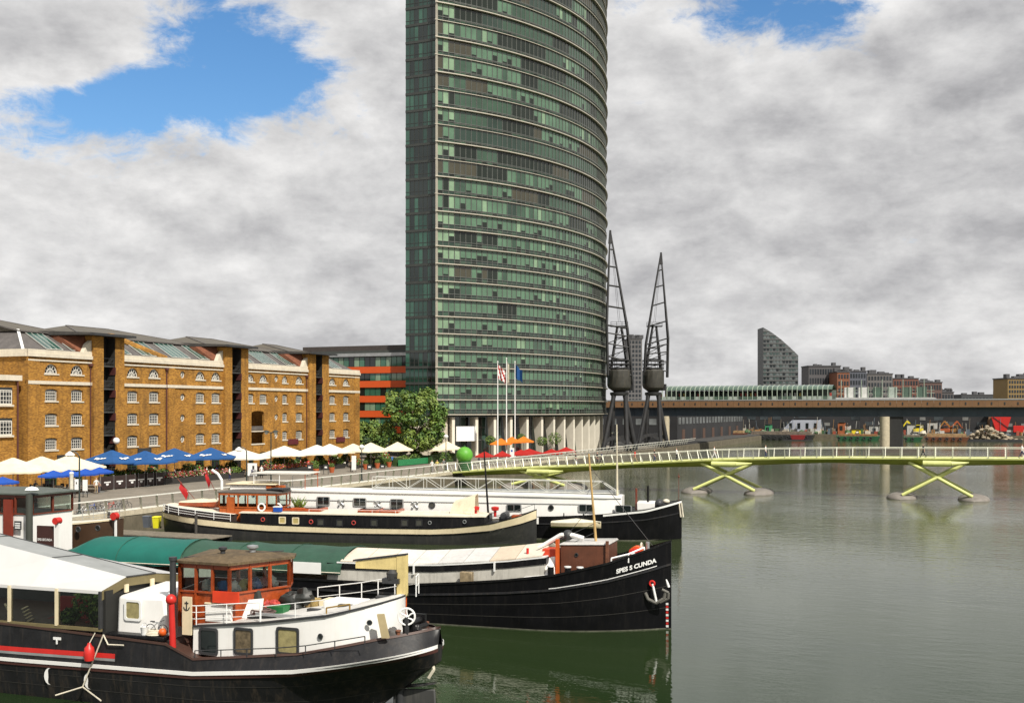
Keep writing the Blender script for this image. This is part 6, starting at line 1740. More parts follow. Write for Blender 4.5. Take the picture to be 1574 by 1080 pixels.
b1.hull(xs1, w1, [('rubbing_strake', white, lambda x: lerp_tab(zr1, x) - .07, lambda x: lerp_tab(zr1, x) + .06, 1, .06)])
b1.hull(xs1, w1, [('lower_strake', pmat('oxide', (.07, .025, .02), .6), lambda x: lerp_tab(zr1, x) - .2, lambda x: lerp_tab(zr1, x) - .074, 1, .035)])
b1.hull(xs1, w1, [('gunwale', pmat('gunwale', (.06, .03, .022), .5), lambda x: lerp_tab(zt1, x) - .03, lambda x: lerp_tab(zt1, x) + .05, 1, .04)])
b1.deck(xs1, w1, lambda x: lerp_tab(zt1, x) - (.06 if x > -9 else .7), greyd)
xr = [x for x in xs1 if x < -12.3]
b1.hull(frange(-27, -12.4, 10), lambda x, z: w1(x, z) + .012, [('red_stripe', redp, lambda x: lerp_tab(zr1, x) + .32, lambda x: lerp_tab(zr1, x) + .50, 1, 0), ('grey_stripe', steel, lambda x: lerp_tab(zr1, x) + .22, lambda x: lerp_tab(zr1, x) + .315, 1, 0)])
# hawse marks: pale crescents on the side
for px, py in ((78, 1038), (139, 1045)):
    p = b1.L(px, py, -2.44); m = MB()
    for k in range(8):
        a, b_ = math.radians(80 + 25 * k), math.radians(105 + 25 * k)
        t0, t1 = .2 * math.sin(math.pi * k / 8), .2 * math.sin(math.pi * (k + 1) / 8)
        m.poly([(math.cos(a) * .26, 0, math.sin(a) * .32), (math.cos(b_) * .26, 0, math.sin(b_) * .32), (math.cos(b_) * (.26 - t1), 0, math.sin(b_) * (.32 - t1 * .4)), (math.cos(a) * (.26 - t0), 0, math.sin(a) * (.32 - t0 * .4))])
    m.build('fairlead_ring', white, b1.o, (p.x, -w1(p.x, p.z + .3) - .03, p.z), fix=False)
# mooring lines
for a, c in (((159, 975, -2.5), (127, 1055, -2.62)), ((127, 1055, -2.62), (85, 1068, -3.2)), ((127, 1055, -2.62), (155, 1076, -3.4)), ((159, 975, -2.5), (166, 990, -2.56)), ((166, 990, -2.56), (190, 991, -2.54))):
    MB().path([b1.L(*a), b1.L(*c)], .028).build('mooring_rope', rope_m, b1.o)
# plate seams along the side
seam = pmat('plate_seam', (.035, .033, .03), .6, var=.3)
for f_ in (.35, .68): b1.hull(xs1[:-4], w1, [('plate_seam', seam, lambda x, f_=f_: lerp_tab(zr1, x) * f_ - .012 if x < -4 else lerp_tab(zr1, x) * (f_ + (x + 4) * .06 * (1 - f_)) - .012, lambda x, f_=f_: lerp_tab(zr1, x) * f_ + .012 if x < -4 else lerp_tab(zr1, x) * (f_ + (x + 4) * .06 * (1 - f_)) + .012, 1, .012)])
# deckhouse
def htop(x): return lerp_tab([(-9.4, 3.03), (-6.5, 3.34), (-3.9, 3.74), (-1.8, 4.24), (-.9, 4.36)], x)
def hbot(x): return lerp_tab(zt1, x) - .08
plan = [(-9.4, -1.9), (-8, -1.9), (-6.5, -1.9), (-5, -1.9), (-3.9, -1.86), (-3.2, -1.72), (-2.6, -1.42), (-2.15, -.95), (-1.9, -.4), (-1.85, 0)]
plan += [(x, -y) for x, y in reversed(plan[:-1])]
m = MB().grid([[(x, y, hbot(x)) for x, y in plan + plan[:1]], [(x, y * .985, htop(x)) for x, y in plan + plan[:1]]])
dh = m.build('deckhouse', white, b1.o, smooth=30)
m = MB().grid([[(x, y * 1.02, htop(x) + .005) for x, y in plan + plan[:1]], [(x, y * 1.02, htop(x) + .07) for x, y in plan + plan[:1]], [(x, y * .93, htop(x) + .075) for x, y in plan + plan[:1]]]); m.build('roof_edge', darkm, dh)
hn = len(plan) // 2 + 1
MB().grid([[(plan[i][0], plan[i][1] * .965, htop(plan[i][0]) + .05), (plan[i][0], plan[i][1] * .5, htop(plan[i][0]) + .12), (plan[i][0], 0, htop(plan[i][0]) + .15), (plan[i][0], -plan[i][1] * .5, htop(plan[i][0]) + .12), (plan[i][0], -plan[i][1] * .965, htop(plan[i][0]) + .05)] for i in range(hn)]).build('deckhouse_roof', pmat('roof_pale', (.56, .55, .52), .7, var=.12, scale=1.5, fine=.1, streak=.3, scol=(.25, .23, .2)), dh, fix=False)
blind = pmat('window_blind', (.30, .26, .12), .5, var=.3, scale=5); blind2 = pmat('window_shade', (.13, .10, .06), .4, var=.6, scale=6)
for px, py, wpx, hpx, pm_ in ((321, 985, 27, 33, glassd), (374.5, 985, 27, 33, blind2), (442.5, 984.5, 31, 33, blind)):
    p = b1.L(px, py, -1.9); k = .0243; frame_window(b1, (p.x, p.z), wpx * k, hpx * k, -1.9, pane=pm_, root=dh)
for px, py, r in ((492.5, 977.5, .085),):
    p = b1.L(px, py, -1.9); porthole(b1, (p.x, p.z), r, -1.9, darkm, root=dh)
p = b1.L(569, 956, -1.45); porthole(b1, (p.x, p.z), .08, -1.5, darkm, root=dh, rotz=.35)
# black guard rail along the side deck
pts = []
for px in (300, 340, 380, 425, 470, 515, 560):
    p = b1.L(px, 1000, -2.3); pts.append((p.x, -2.36 + (.04 if px < 540 else .1), lerp_tab(zt1, p.x)))
rail(b1, pts, .28, 'side_rail', darkm, 0, 1.9, .02)
# white railing on the house roof, near and far side
rail(b1, [(x, -1.84, htop(x) + .05) for x in (-9.9, -9.3, -8.0, -6.6)], .72, 'roof_rail', whitec, 2, 1.3)
rail(b1, [(x, -1.78, htop(x) + .05) for x in (-6.6, -5.2, -4.0)], .55, 'roof_rail', whitec, 0, 1.6, .016)
rail(b1, [(-6.3, 1.8, htop(-6.3)), (-4.4, 1.8, htop(-4.4)), (-2.9, 1.6, htop(-2.9)), (-1.6, .9, htop(-1.6)), (-1.3, 0, htop(-1.3))], .72, 'roof_rail', whitec, 1, 1.0)
MB().path([(-4.1, -1.5, htop(-4.1) + .07), (-4.1, -1.5, htop(-4.1) + .28), (-3.2, -1.45, htop(-3.2) + .26), (-3.2, -1.45, htop(-3.2) + .07)], .03).build('grab_bar', pmat('brass', (.4, .26, .08), .4, .6), b1.o)
for (x, y, w_, l_) in ((-5.1, -.6, .5, .22), (-3.9, -.4, .6, .18), (-6.9, -1.2, 1.2, .2), (-5.9, -1.35, 2.4, .06), (-2.7, .2, .5, .3)):
    MB().box(x - w_ / 2, x + w_ / 2, y - l_ / 2, y + l_ / 2, htop(x) + .08, htop(x) + .2).build('deck_fitting', darkm if l_ > .1 else steel, dh, bevel=.02)
MB().box(-4.9, -3.5, -.3, .75, htop(-4.2) + .03, htop(-4.2) + .3).build('skylight', white, dh, bevel=.03)
MB().box(-5.6, -4.4, .6, 1.4, htop(-5) + .03, htop(-5) + .26).build('hatch', cream, dh, bevel=.03)
# wheelhouse
pts = [(-10.25, -1.5), (-8.05, -1.58), (-6.95, .75), (-7.3, 1.5), (-10.9, 1.5)]
whs, roof1 = wheelhouse(b1, pts, 2.95, 4.28, 5.34, [3, 3, 1, 3, 2], wood, wroof, .2, doors=(0,), camber=.18)
MB().box(-9.8, -7.8, -.6, .9, 3.0, 4.2).build('console', pmat('console', (.12, .05, .02), .6), whs)
for i, (px, py, c) in enumerate(((342, 884, 'blue'), (351, 880, 'white'), (372, 882, 'yellow'), (382, 888, 'blue'), (405, 880, 'red'), (398, 885, 'white'), (334, 890, 'white'))):
    p = Vector(((-8.6, -8.25, -8.0, -7.8, -7.6, -7.5, -9.3)[i], (-1.15, -1.0, -.65, -.25, .15, .4, -1.15)[i], 0))
    o = thing('cabin_clutter', ['blue cloth bundle behind the wheelhouse window', 'white plate hanging in the wheelhouse window', 'yellowish bag in the wheelhouse front window', 'light blue bag in the wheelhouse front window', 'red bundle in the wheelhouse corner window', 'white cloth beside the red bundle in the wheelhouse', 'white card in the wheelhouse side window'][i], 'bundle', b1.world(p.x, p.y, 4.2), b1.yaw)
    MB().blob((0, 0, .26), .2, i, sz=1.1).blob((.12, .05, .16), .13, i + 9).build('bundle', CL[c], o)
for (x, y, s_) in ((-9.2, -.3, .09), (-8.4, .5, .12)):
    MB().lathe([(s_, 0), (s_, .12), (s_ * 1.8, .18), (s_ * 1.8, .26), (.02, .3)], (x, y, 5.53), 10).build('roof_vent', [steel if s_ > .1 else darkm], roof1)
MB().beam((-10.3, -1.2, 5.47), (-7.4, 1.1, 5.56), .05, .04).build('roof_batten', darkm, roof1)
p = b1.L(276, 900, -1.35)
MB().tube((p.x, -1.75, 3.1), (p.x, -1.75, 5.42), .115, n=12).tube((p.x, -1.75, 5.42), (p.x, -1.75, 5.55), .15, n=12).build('exhaust_stack', darkm, b1.o)
p = b1.L(266, 990, -2.25); q = b1.L(263.5, 921, -2.25)
MB().tube((p.x, -2.25, 2.1), (q.x, -2.25, q.z - .15), .12, .11, n=12).ball((q.x - .02, -2.25, q.z), .2, 14).build('red_ventilator', redp, b1.o)
p, q = b1.L(281, 970, -1.93), b1.L(295, 917, -1.93)
pb_ = MB().box(p.x, q.x, -1.97, -1.91, 2.75, q.z).build('life_raft_board', cream, b1.o)
cx_, cz_ = (p.x + q.x) / 2, q.z - .32
MB().beam((cx_, -1.98, cz_ - .16), (cx_, -1.98, cz_ + .16), .03).beam((cx_ - .08, -1.98, cz_ + .1), (cx_ + .08, -1.98, cz_ + .1), .03).path([(cx_ - .13, -1.98, cz_ - .05), (cx_ - .08, -1.98, cz_ - .14), (cx_, -1.98, cz_ - .17), (cx_ + .08, -1.98, cz_ - .14), (cx_ + .13, -1.98, cz_ - .05)], .018).build('anchor_emblem', darkm, pb_)
p, q = b1.L(328, 925, -1.66), b1.L(368, 911, -1.66)
MB().box(p.x, q.x, -1.72, -1.66, p.z, q.z + .03).build('red_dodger', pmat('red_dodger', (.62, .045, .01), .7), whs)
# cabin trunk forward of the wheelhouse
p, q = b1.L(178, 965, -1.7), b1.L(262, 960, -1.7)
m = MB().hexa([(p.x, -1.75, 2.05), (q.x, -1.75, 2.05), (q.x, 1.5, 2.05), (p.x, 1.5, 2.05)], [(p.x, -1.6, 3.95), (q.x - .3, -1.6, 4.02), (q.x - .45, 1.3, 4.15), (p.x, 1.3, 4.1)])
ct_ = m.build('cabin_trunk', white, b1.o, bevel=.14)
p = b1.L(205, 937, -1.68); frame_window(b1, (p.x, p.z), .6, .62, -1.69, pane=blind, frame=whitec, root=ct_)
MB().box(-13.0, -10.4, -2.3, -1.85, 2.52, 2.66).build('side_hatch', black, b1.o, bevel=.03)
# tent over the after deck, with its glazed sides
def tent_material():
    m = bpy.data.materials.new('tent_white'); m.use_nodes = True
    N, L = m.node_tree.nodes, m.node_tree.links; b = N['Principled BSDF']
    g = N.new('ShaderNodeNewGeometry'); n = N.new('ShaderNodeTexNoise'); n.inputs['Scale'].default_value = 1.2; n.inputs['Detail'].default_value = 6; L.new(g.outputs['Position'], n.inputs['Vector'])
    r = N.new('ShaderNodeValToRGB'); r.color_ramp.elements[0].color = (.68, .67, .65, 1); r.color_ramp.elements[1].color = (.78, .78, .78, 1); L.new(n.outputs['Fac'], r.inputs[0])
    L.new(r.outputs[0], b.inputs['Base Color']); b.inputs['Roughness'].default_value = .7
    t = N.new('ShaderNodeBsdfTranslucent'); t.inputs[0].default_value = (.8, .78, .72, 1)
    mx = N.new('ShaderNodeMixShader'); mx.inputs[0].default_value = .28
    L.new(b.outputs[0], mx.inputs[1]); L.new(t.outputs[0], mx.inputs[2]); L.new(mx.outputs[0], N['Material Output'].inputs[0])
    return m
tent = tent_material(); tentg = pmat('tent_grey', (.27, .28, .275), .6, var=.15, scale=1)
pa_, pb_2 = b1.L(5, 837, -1.1), b1.L(216, 892, -1.2)
qa_, qb_ = b1.L(40, 829, .7), b1.L(250, 884, .5)
def zl(a, b, x): return a.z + (b.z - a.z) * (x - a.x) / (b.x - a.x)
secs = [(-26, 0), (-20.35, 0), (-16.5, 0), (-12.95, 0)]
near = lambda x: (x, -2.3, 4.22); r1_ = lambda x, z: (x, -1.15, zl(pa_, pb_2, x)); r2_ = lambda x, z: (x, .6, zl(qa_, qb_, x)); far_ = lambda x: (x, 2.3, 4.22)
tn = MB().grid([[near(x - (.2 if x == -12.95 else 0)), r1_(x, z)] for x, z in secs]).grid([[(x - (.2 if x == -12.95 else 0), -2.3, 4.22), (x - (.2 if x == -12.95 else 0), -2.32, 4.10)] for x, z in secs]).build('tent_roof', tent, b1.o, fix=False, smooth=0)
for (xa, za), (xb, zb) in zip(secs, secs[1:]):
    MB().poly([r1_(xa, za), r1_(xb, zb), r2_(xb, zb), r2_(xa, za)]).build('tent_window', tentg, tn, fix=False)
    MB().beam(r1_(xb, zb), r2_(xb, zb), .05).build('tent_batten', darkm, tn)
MB().beam(r2_(*secs[0]), r2_(*secs[-1]), .05).build('tent_batten', darkm, tn)
MB().grid([[r2_(x, z), far_(x)] for x, z in secs]).build('tent_far_slope', tent, tn, fix=False)
ol = pmat('olive_board', (.16, .13, .06), .7, var=.2)
ex, ez = secs[-1]
for a, c in (((ex - .2, -2.3, 4.22), r1_(ex, ez)), (r1_(ex, ez), r2_(ex, ez)), (r2_(ex, ez), far_(ex))):
    a, c = Vector(a), Vector(c)
    MB().hexa([a + Vector((0, 0, -.36)), c + Vector((0, 0, -.36)), c + Vector((-.06, 0, -.36)), a + Vector((-.06, 0, -.36))], [a + Vector((0, 0, -.03)), c + Vector((0, 0, -.03)), c + Vector((-.06, 0, -.03)), a + Vector((-.06, 0, -.03))]).build('end_board', ol, tn)
for y_ in (-1.2, .35): MB().box(ex + .005, ex + .07, y_ - .1, y_ + .1, 4.02, 4.32).build('end_cleat', cream, tn)
glr = MB().box(-26, -13.15, -2.36, -2.26, 2.7, 2.82).build('glazed_side', ol, b1.o)
for px in (15.5, 88):
    p = b1.L(px, 950, -2.3); MB().beam((p.x, -2.3, 2.8), (p.x, -2.3, 4.2), .17, .1).build('tent_post', cream, glr)
for x in (-26, -22.4, -19.8, -13.2): MB().beam((x, -2.3, 2.8), (x, -2.3, 4.2), .16, .1).build('tent_post', darkm, glr)
for xa, xb in ((-26, -22.4), (-22.4, -19.8), (-19.8, -17.5), (-17.5, -15.2), (-15.2, -13.2)):
    MB().poly([(xa, -2.29, 2.82), (xb, -2.29, 2.82), (xb, -2.29, 4.2), (xa, -2.29, 4.2)]).build('side_pane', clearg, glr, fix=False)
MB().box(-13.2, -13.06, -2.2, 2.2, 1.9, 4.2).build('end_panel', pmat('end_dark', (.018, .018, .016), .7), b1.o)
MB().box(-26, -13.2, 2.1, 2.2, 1.9, 3.3).build('far_side_panel', darkm, b1.o)
for x in (-24, -21.5, -19, -16.5, -14.4): MB().beam((x, 2.2, 3.3), (x, 2.2, 4.2), .1).build('far_post', darkm, b1.o)
MB().box(-26, -13.2, 2.14, 2.16, 3.3, 4.2).build('far_glazing', clearg, b1.o)
MB().box(-27, -13.2, -2.2, 2.2, 1.85, 1.92).build('cockpit_floor', pmat('cockpit_floor', (.05, .04, .03), .8), b1.o)
o = on_deck(b1, -16.1, -.4, 1.93, 'red_sofa', 'dark red sofa inside the glazed tent of the nearest barge', 'sofa')
MB().box(-.95, .95, -.4, .4, .1, .6).build('seat', pmat('sofa_red', (.22, .012, .015), .8), o, bevel=.06); MB().box(-.95, .95, .25, .45, .6, 1.55).build('backrest', MATS['sofa_red'], o, bevel=.06)
for s in (-1, 1): MB().box(s * .95 - .1, s * .95 + .1, -.4, .45, .1, .75).build('armrest', MATS['sofa_red'], o, bevel=.05)
def deck_chair(x, y, rz, label):
    o = on_deck(b1, x, y, 1.93, 'slatted_chair', label, 'chair', rz)
    for i in range(8): MB().beam((-.32, .1 + i * .055, .45 + i * .12), (.32, .1 + i * .055, .45 + i * .12), .08, .025).build('slat', cream, o)
    MB().box(-.25, .25, -.4, .1, .42, .46).build('seat', cream, o)
    for sx in (-.23, .23):
        for y_ in (-.36, .06): MB().beam((sx, y_, 0), (sx, y_, .42), .04).build('leg', cream, o)
deck_chair(-18.3, -1.0, 2.4, 'pale slatted chair left of the red sofa in the tent'); deck_chair(-17.0, -1.4, 2.0, 'pale slatted chair close to the tent post')
o = on_deck(b1, -17.9, -.1, 1.93, 'round_table', 'dark table behind the slatted chairs in the tent', 'table'); MB().lathe([(.35, 0), (.05, .05), (.05, .7), (.6, .72), (.6, .76)], n=16).build('top', darkm, o)
for i, (x, y, h, s_) in enumerate(((-14.3, -1.55, 1.75, .7), (-14.7, -.4, 1.9, .75), (-13.6, -1.7, 1.3, .5), (-15.05, -1.8, 1.15, .35))):
    o = on_deck(b1, x, y, 1.93, 'potted_plant', ['tall dark leafy plant in an orange pot inside the tent', 'dark bushy plant at the back of the tent', 'small leafy plant at the end panel of the tent', 'low plant beside the tent post'][i], 'plant')
    MB().lathe([(.14, 0), (.2, .34), (.22, .36), (.16, .38)], n=12).build('pot', MATS['terracotta'], o)
    MB().tube((0, 0, .3), (0, 0, h - .3), .03).build('stem', MATS['bark'], o)
    f = link('foliage', leaf_mesh(420, s_, s_, s_ * .9, .12, [leaf3, leaf1, leaf2], 20 + i, (3, 4, 2)), o, (0, 0, h)); f['kind'] = 'stuff'
# stern gear: windlass with white hand wheel, davit, rudder
p = b1.L(625, 947, -.9)
wd = MB().box(-1.55, -1.15, -.6, -.45, 3.0, 3.6).box(-1.55, -1.15, .45, .6, 3.0, 3.6).tube((-1.35, -.8, 3.4), (-1.35, .7, 3.4), .13, n=12).tube((-1.3, -.3, 3.2), (-.95, .2, 3.3), .09).blob((-1.1, -.35, 3.2), .17, 2).build('windlass', black, b1.o)
hw = MB().torus((0, 0, 0), .29, .035, 'y', 24, 6)
for k in range(6):
    a = k * 1.0472
    hw.path([(.05 * math.cos(a), 0, .05 * math.sin(a)), (.15 * math.cos(a + .5), 0, .15 * math.sin(a + .5)), (.23 * math.cos(a + .55), 0, .23 * math.sin(a + .55)), (.29 * math.cos(a + .3), 0, .29 * math.sin(a + .3))], .028)
hw.ball((0, 0, 0), .06)
hw.build('hand_wheel', whitec, wd, (p.x, -.9, p.z), .35)
MB().beam((p.x, -.88, 3.1), (p.x, -.88, p.z), .12).build('wheel_stand', darkm, wd)
MB().blob((-1.75, -.98, 3.12), .2, 8, sx=1.5).build('coiled_hose', pmat('winch_grey', (.08, .075, .07), .7), wd)
p, q = b1.L(618, 915, .6), b1.L(618, 852, .6); r_ = b1.L(548, 862, .6)
dv = MB().box(q.x - .17, q.x + .2, .5, .7, p.z, q.z).hexa([(r_.x, .52, r_.z - .25), (q.x, .52, q.z - .55), (q.x, .68, q.z - .55), (r_.x, .68, r_.z - .25)], [(r_.x, .52, r_.z), (q.x, .52, q.z), (q.x, .68, q.z), (r_.x, .68, r_.z)]).build('davit', pmat('davit_cream', (.70, .56, .24), .5, streak=.3), b1.o)
MB().beam((r_.x - .1, .6, r_.z + .03), (q.x + .2, .6, q.z + .03), .22, .06).build('davit_cap', darkm, dv)
MB().box(q.x - .14, q.x + .16, .53, .67, 3.2, p.z).build('davit_foot', orangep, dv)
p = b1.L(603, 884, .5)
MB().lathe([(.1, -.2), (.2, -.1), (.22, .1), (.1, .22)], (p.x, .5, p.z), 12).box(p.x - .35, p.x + .3, .35, .65, p.z - .28, p.z - .1).build('outboard_motor', darkm, b1.o)
p = b1.L(615, 1030, 0)
MB().tube((-1.9, 0, -.5), (-1.9, 0, 2.4), .16, n=10).build('rudder_post', darkm, b1.o)
MB().hexa([(-2.2, -.05, -.6), (-.45, -.05, -.6), (-.45, .05, -.6), (-2.2, .05, -.6)], [(-2.2, -.05, .95), (-.55, -.05, 1.05), (-.55, .05, 1.05), (-2.2, .05, .95)]).build('rudder', pmat('rudder_grey', (.05, .05, .048), .6, streak=.5, scol=(.15, .14, .12)), b1.o, bevel=.05)
MB().path([(-.62, -.2, 2.2), (-.5, -.25, 1.8), (-.68, -.3, 1.5)], .06).build('stern_fender', rope_m, b1.o)
for (x, y) in ((-1.5, -1.05), (-1.2, .7)): MB().tube((x, y, 3.0), (x, y, 3.24), .07, n=10).tube((x, y, 3.24), (x, y, 3.29), .1, n=10).build('bollard', rust, b1.o)
p, q = b1.L(592, 980, -1.62), b1.L(585, 943, -1.62)
MB().hexa([(p.x - .1, -1.7, p.z), (p.x + .12, -1.6, p.z), (p.x + .12, -1.5, p.z), (p.x - .1, -1.6, p.z)], [(q.x - .1, -1.72, q.z), (q.x + .1, -1.62, q.z), (q.x + .1, -1.52, q.z), (q.x - .1, -1.62, q.z)]).build('boarding_plank', pmat('plank_tan', (.36, .29, .16), .8), b1.o)
# red fender on the side
p = b1.L(140, 1000, -2.62)
o = on_deck(b1, p.x, -2.72, p.z - .34, 'fender', 'bright red buoy fender hanging on the nearest barge side', 'fender')
o.scale = (.85, .85, .85); MB().lathe([(.05, -.02), (.2, .02), (.24, .3), (.2, .58), (.1, .68), (.07, .78)], n=14).build('body', redp, o); MB().path([(0, 0, .75), (.15, .2, 1.2)], .02).build('lanyard', rope_m, o)
# loose things on the roof
def roof_item(px, py, yl, name, label, cat): 
    p = b1.L(px, py, yl); return thing(name, label, cat, b1.world(p.x, yl, htop(p.x) + .1), b1.yaw)
o = roof_item(428, 928, -.3, 'crate', 'green plastic crate on the nearest barge roof', 'crate'); MB().hexa([(-.3, -.2, 0), (.3, -.2, 0), (.3, .2, 0), (-.3, .2, 0)], [(-.36, -.26, .3), (.36, -.26, .3), (.36, .26, .3), (-.36, .26, .3)]).build('body', pmat('crate_green', (.02, .16, .05), .5), o)
o = roof_item(452, 918, .4, 'bag', 'big black sack leaning on the barge roof right of the wheelhouse', 'sack'); MB().blob((-.1, 0, .32), .36, 3, 18, sx=1.2).blob((.35, .1, .5), .3, 5, 16, sx=1.3).build('body', pmat('sack_black', (.02, .022, .02), .5), o)
o = roof_item(412, 922, -.2, 'bundle', 'red and white bundle of buoys in front of the wheelhouse', 'bundle'); MB().blob((0, 0, .2), .2, 4, sx=1.5).blob((.22, .1, .35), .17, 6, sx=1.4).blob((-.15, .1, .38), .15, 7).build('body', pmat('bundle_red', (.42, .05, .04), .7, var=.7, scale=9), o)
o = roof_item(396, 925, -.6, 'tarpaulin_bundle', 'dark folded tarpaulin leaning on the wheelhouse corner', 'tarpaulin'); MB().hexa([(-.25, -.15, 0), (.3, -.15, 0), (.3, .15, 0), (-.25, .15, 0)], [(-.35, -.02, .95), (.05, -.02, .95), (.05, .15, .95), (-.35, .15, .95)]).build('body', pmat('dark_canvas', (.03, .035, .03), .9), o, bevel=.06)
o = roof_item(408, 940, -.9, 'rope_coil', 'coil of dark and pale rope on the barge roof below the wheelhouse', 'rope'); m = MB()
for k in range(5): m.torus((R.uniform(-.2, .2), R.uniform(-.1, .1), .05 + .05 * k), .22 + .04 * k % .1, .035, 'z', 14, 5, ex=1.3)
m.build('coil', pmat('dark_rope', (.12, .08, .07), .9, var=.5, scale=12), o)
for px, l, mt in ((475, 'left wicker basket on the barge roof', (.30, .20, .08)), (484, 'right wicker basket on the barge roof', (.36, .26, .10))):
    o = roof_item(px, 929, .7, 'basket', l, 'basket'); MB().lathe([(.16, 0), (.24, .3), (.25, .32), (.2, .3)], n=12).build('body', pmat('wicker_%d' % px, mt, .9, var=.4, scale=15), o)
o = roof_item(340, 948, -1.3, 'locker', 'white locker with folded cushions in front of the wheelhouse door', 'locker'); MB().box(-.5, .6, -.3, .3, 0, .62).build('body', white, o, bevel=.03); MB().box(-.52, .62, -.32, .32, .63, .7).build('lid', cream, o, bevel=.02)
o = roof_item(382, 945, -1.1, 'white_board', 'white panel leaning against the wheelhouse front', 'panel'); MB().hexa([(-.45, -.05, 0), (.45, .1, 0), (.45, .16, 0), (-.45, .01, 0)], [(-.35, .2, .62), (.4, .35, .7), (.4, .4, .7), (-.35, .25, .62)]).build('panel', white, o)
p = b1.L(243, 960, -2.0)
o = thing('bicycle', 'small folding bicycle in front of the white cabin trunk', 'bicycle', b1.world(p.x, -2.05, 2.66), b1.yaw + .1)
for x in (-.35, .3): MB().torus((x, 0, .28), .25, .02, 'y', 16, 5).build('wheel', darkm, o)
MB().tube((-.35, 0, .28), (0, 0, .6), .02).tube((0, 0, .6), (.3, 0, .28), .02).tube((-.25, 0, .62), (.22, 0, .62), .02).tube((.25, 0, .62), (.3, 0, .28), .02).build('frame', steel, o); o.scale = (.78, .78, .78)
MB().tube((.25, -.2, .7), (.25, .2, .7), .015).build('handlebar', darkm, o); MB().box(-.35, -.15, -.05, .05, .64, .68).build('saddle', darkm, o)

# ---- B2: long black barge with the name on its bow
b2 = Boat('cargo_barge', 'long black barge with lettered bow, green tarpaulin and cream hatches', 'barge', -13.6, 54.2, 5)
zt2 = [(-44, 2.5), (-30, 1.95), (-12.8, 1.99), (-8.6, 2.35), (-5.5, 2.79), (-2.9, 3.41), (-.9, 4.08), (0, 4.42)]
def dk2(x):
    if x < -40: return 2.45 * math.sqrt(max(.02, 1 - ((x + 40) / 4.05) ** 2))
    return 2.45 if x < -5.5 else max(.06, 2.45 * (1 - ((x + 5.5) / 5.5) ** 2.2))
def wl2(x): return dk2(x) * .97 if x < -7 else max(.04, 2.38 * (1 - ((x + 7) / 6.75) ** 2)) if x < -.25 else .03
def w2(x, z):
    zt = lerp_tab(zt2, x); return wl2(x) * (1 + min(0, z) * .12) + (dk2(x) - wl2(x)) * max(0, z / zt) ** .9
xs2 = [-44] + frange(-43.5, -40, 5) + frange(-38, -8, 12) + frange(-7, 0, 22)
blackh = pmat('black_hull', (0.005, 0.005, 0.006), .33, spec=.2, var=.4, scale=.8, streak=.35, scol=(.03, .027, .024))
b2.hull(xs2, w2, [('hull', blackh, lambda x: -.7, Z1(zt2), 8, 0)])
b2.hull(xs2, w2, [('gunwale', black, lambda x: lerp_tab(zt2, x) - .05, lambda x: lerp_tab(zt2, x) + .06, 1, .05)])
b2.hull(xs2, w2, [('rubbing_strake', charcoal, lambda x: lerp_tab(zt2, x) * .74 - .05, lambda x: lerp_tab(zt2, x) * .74 + .05, 1, .06)])
b2.hull([x for x in xs2 if -5.8 < x < -.4], w2, [('white_line', whitec, lambda x: lerp_tab(zt2, x) * .77 - .02, lambda x: lerp_tab(zt2, x) * .77 + .02, 1, .012)])
b2.hull(xs2, w2, [('waterline_scum', pmat('scum', (.10, .10, .075), .8, var=.5, scale=3), lambda x: -.02, lambda x: .05, 1, .006)])
for f_ in (.25, .5): b2.hull(xs2, w2, [('plate_seam', seam, lambda x, f_=f_: lerp_tab(zt2, x) * f_ - .012, lambda x, f_=f_: lerp_tab(zt2, x) * f_ + .012, 1, .012)])
b2.deck(xs2, w2, lambda x: lerp_tab(zt2, x) - (.1 if x < -6 else .45), charcoal)
# bow name
def on_bow(u, v):
    x = -2.45 + u * 1.8; zc = lerp_tab(zt2, x) * .80 + .07 + v
    return (x, -(w2(x, zc) + .02), zc)
text_part(b2.o, 'SPES S CUNDA', whitec, on_bow, .30, 'name_lettering')
for i in range(9):
    x = -.16; z = .1 + i * .14
    MB().box(x - .09, x + .03, -w2(-.2, z) - .06, -w2(-.2, z) - .02, z, z + .1).build('draught_mark', redp if i % 2 else whitec, b2.o)
# anchor at the hawse
p = b2.L(1009, 912, -.75)
an = MB().path([(-.55, 0, .05), (-.4, 0, -.28), (0, 0, -.45), (.4, 0, -.2), (.5, 0, .2)], .085, 8).build('anchor', pmat('anchor_grey', (.12, .115, .10), .7, var=.3), b2.o, (p.x, -.85, p.z))
MB().path([(-.18, 0, .5), (.02, 0, -.4)], .06, 8).build('anchor_shank', whitec, an); MB().torus((-.2, 0, .52), .12, .05, 'y', 14, 6).build('hawse_ring', redp, an)
MB().path([(.3, -.05, .25), (.62, -.02, .1), (.6, 0, -.2), (.2, 0, -.4)], .07, 8).build('anchor_fluke', MATS['anchor_grey'], an)
MB().tube(b2.L(1021, 882, -.1), b2.L(1028, 902, -.1), .07).build('bow_fender', whitec, b2.o)
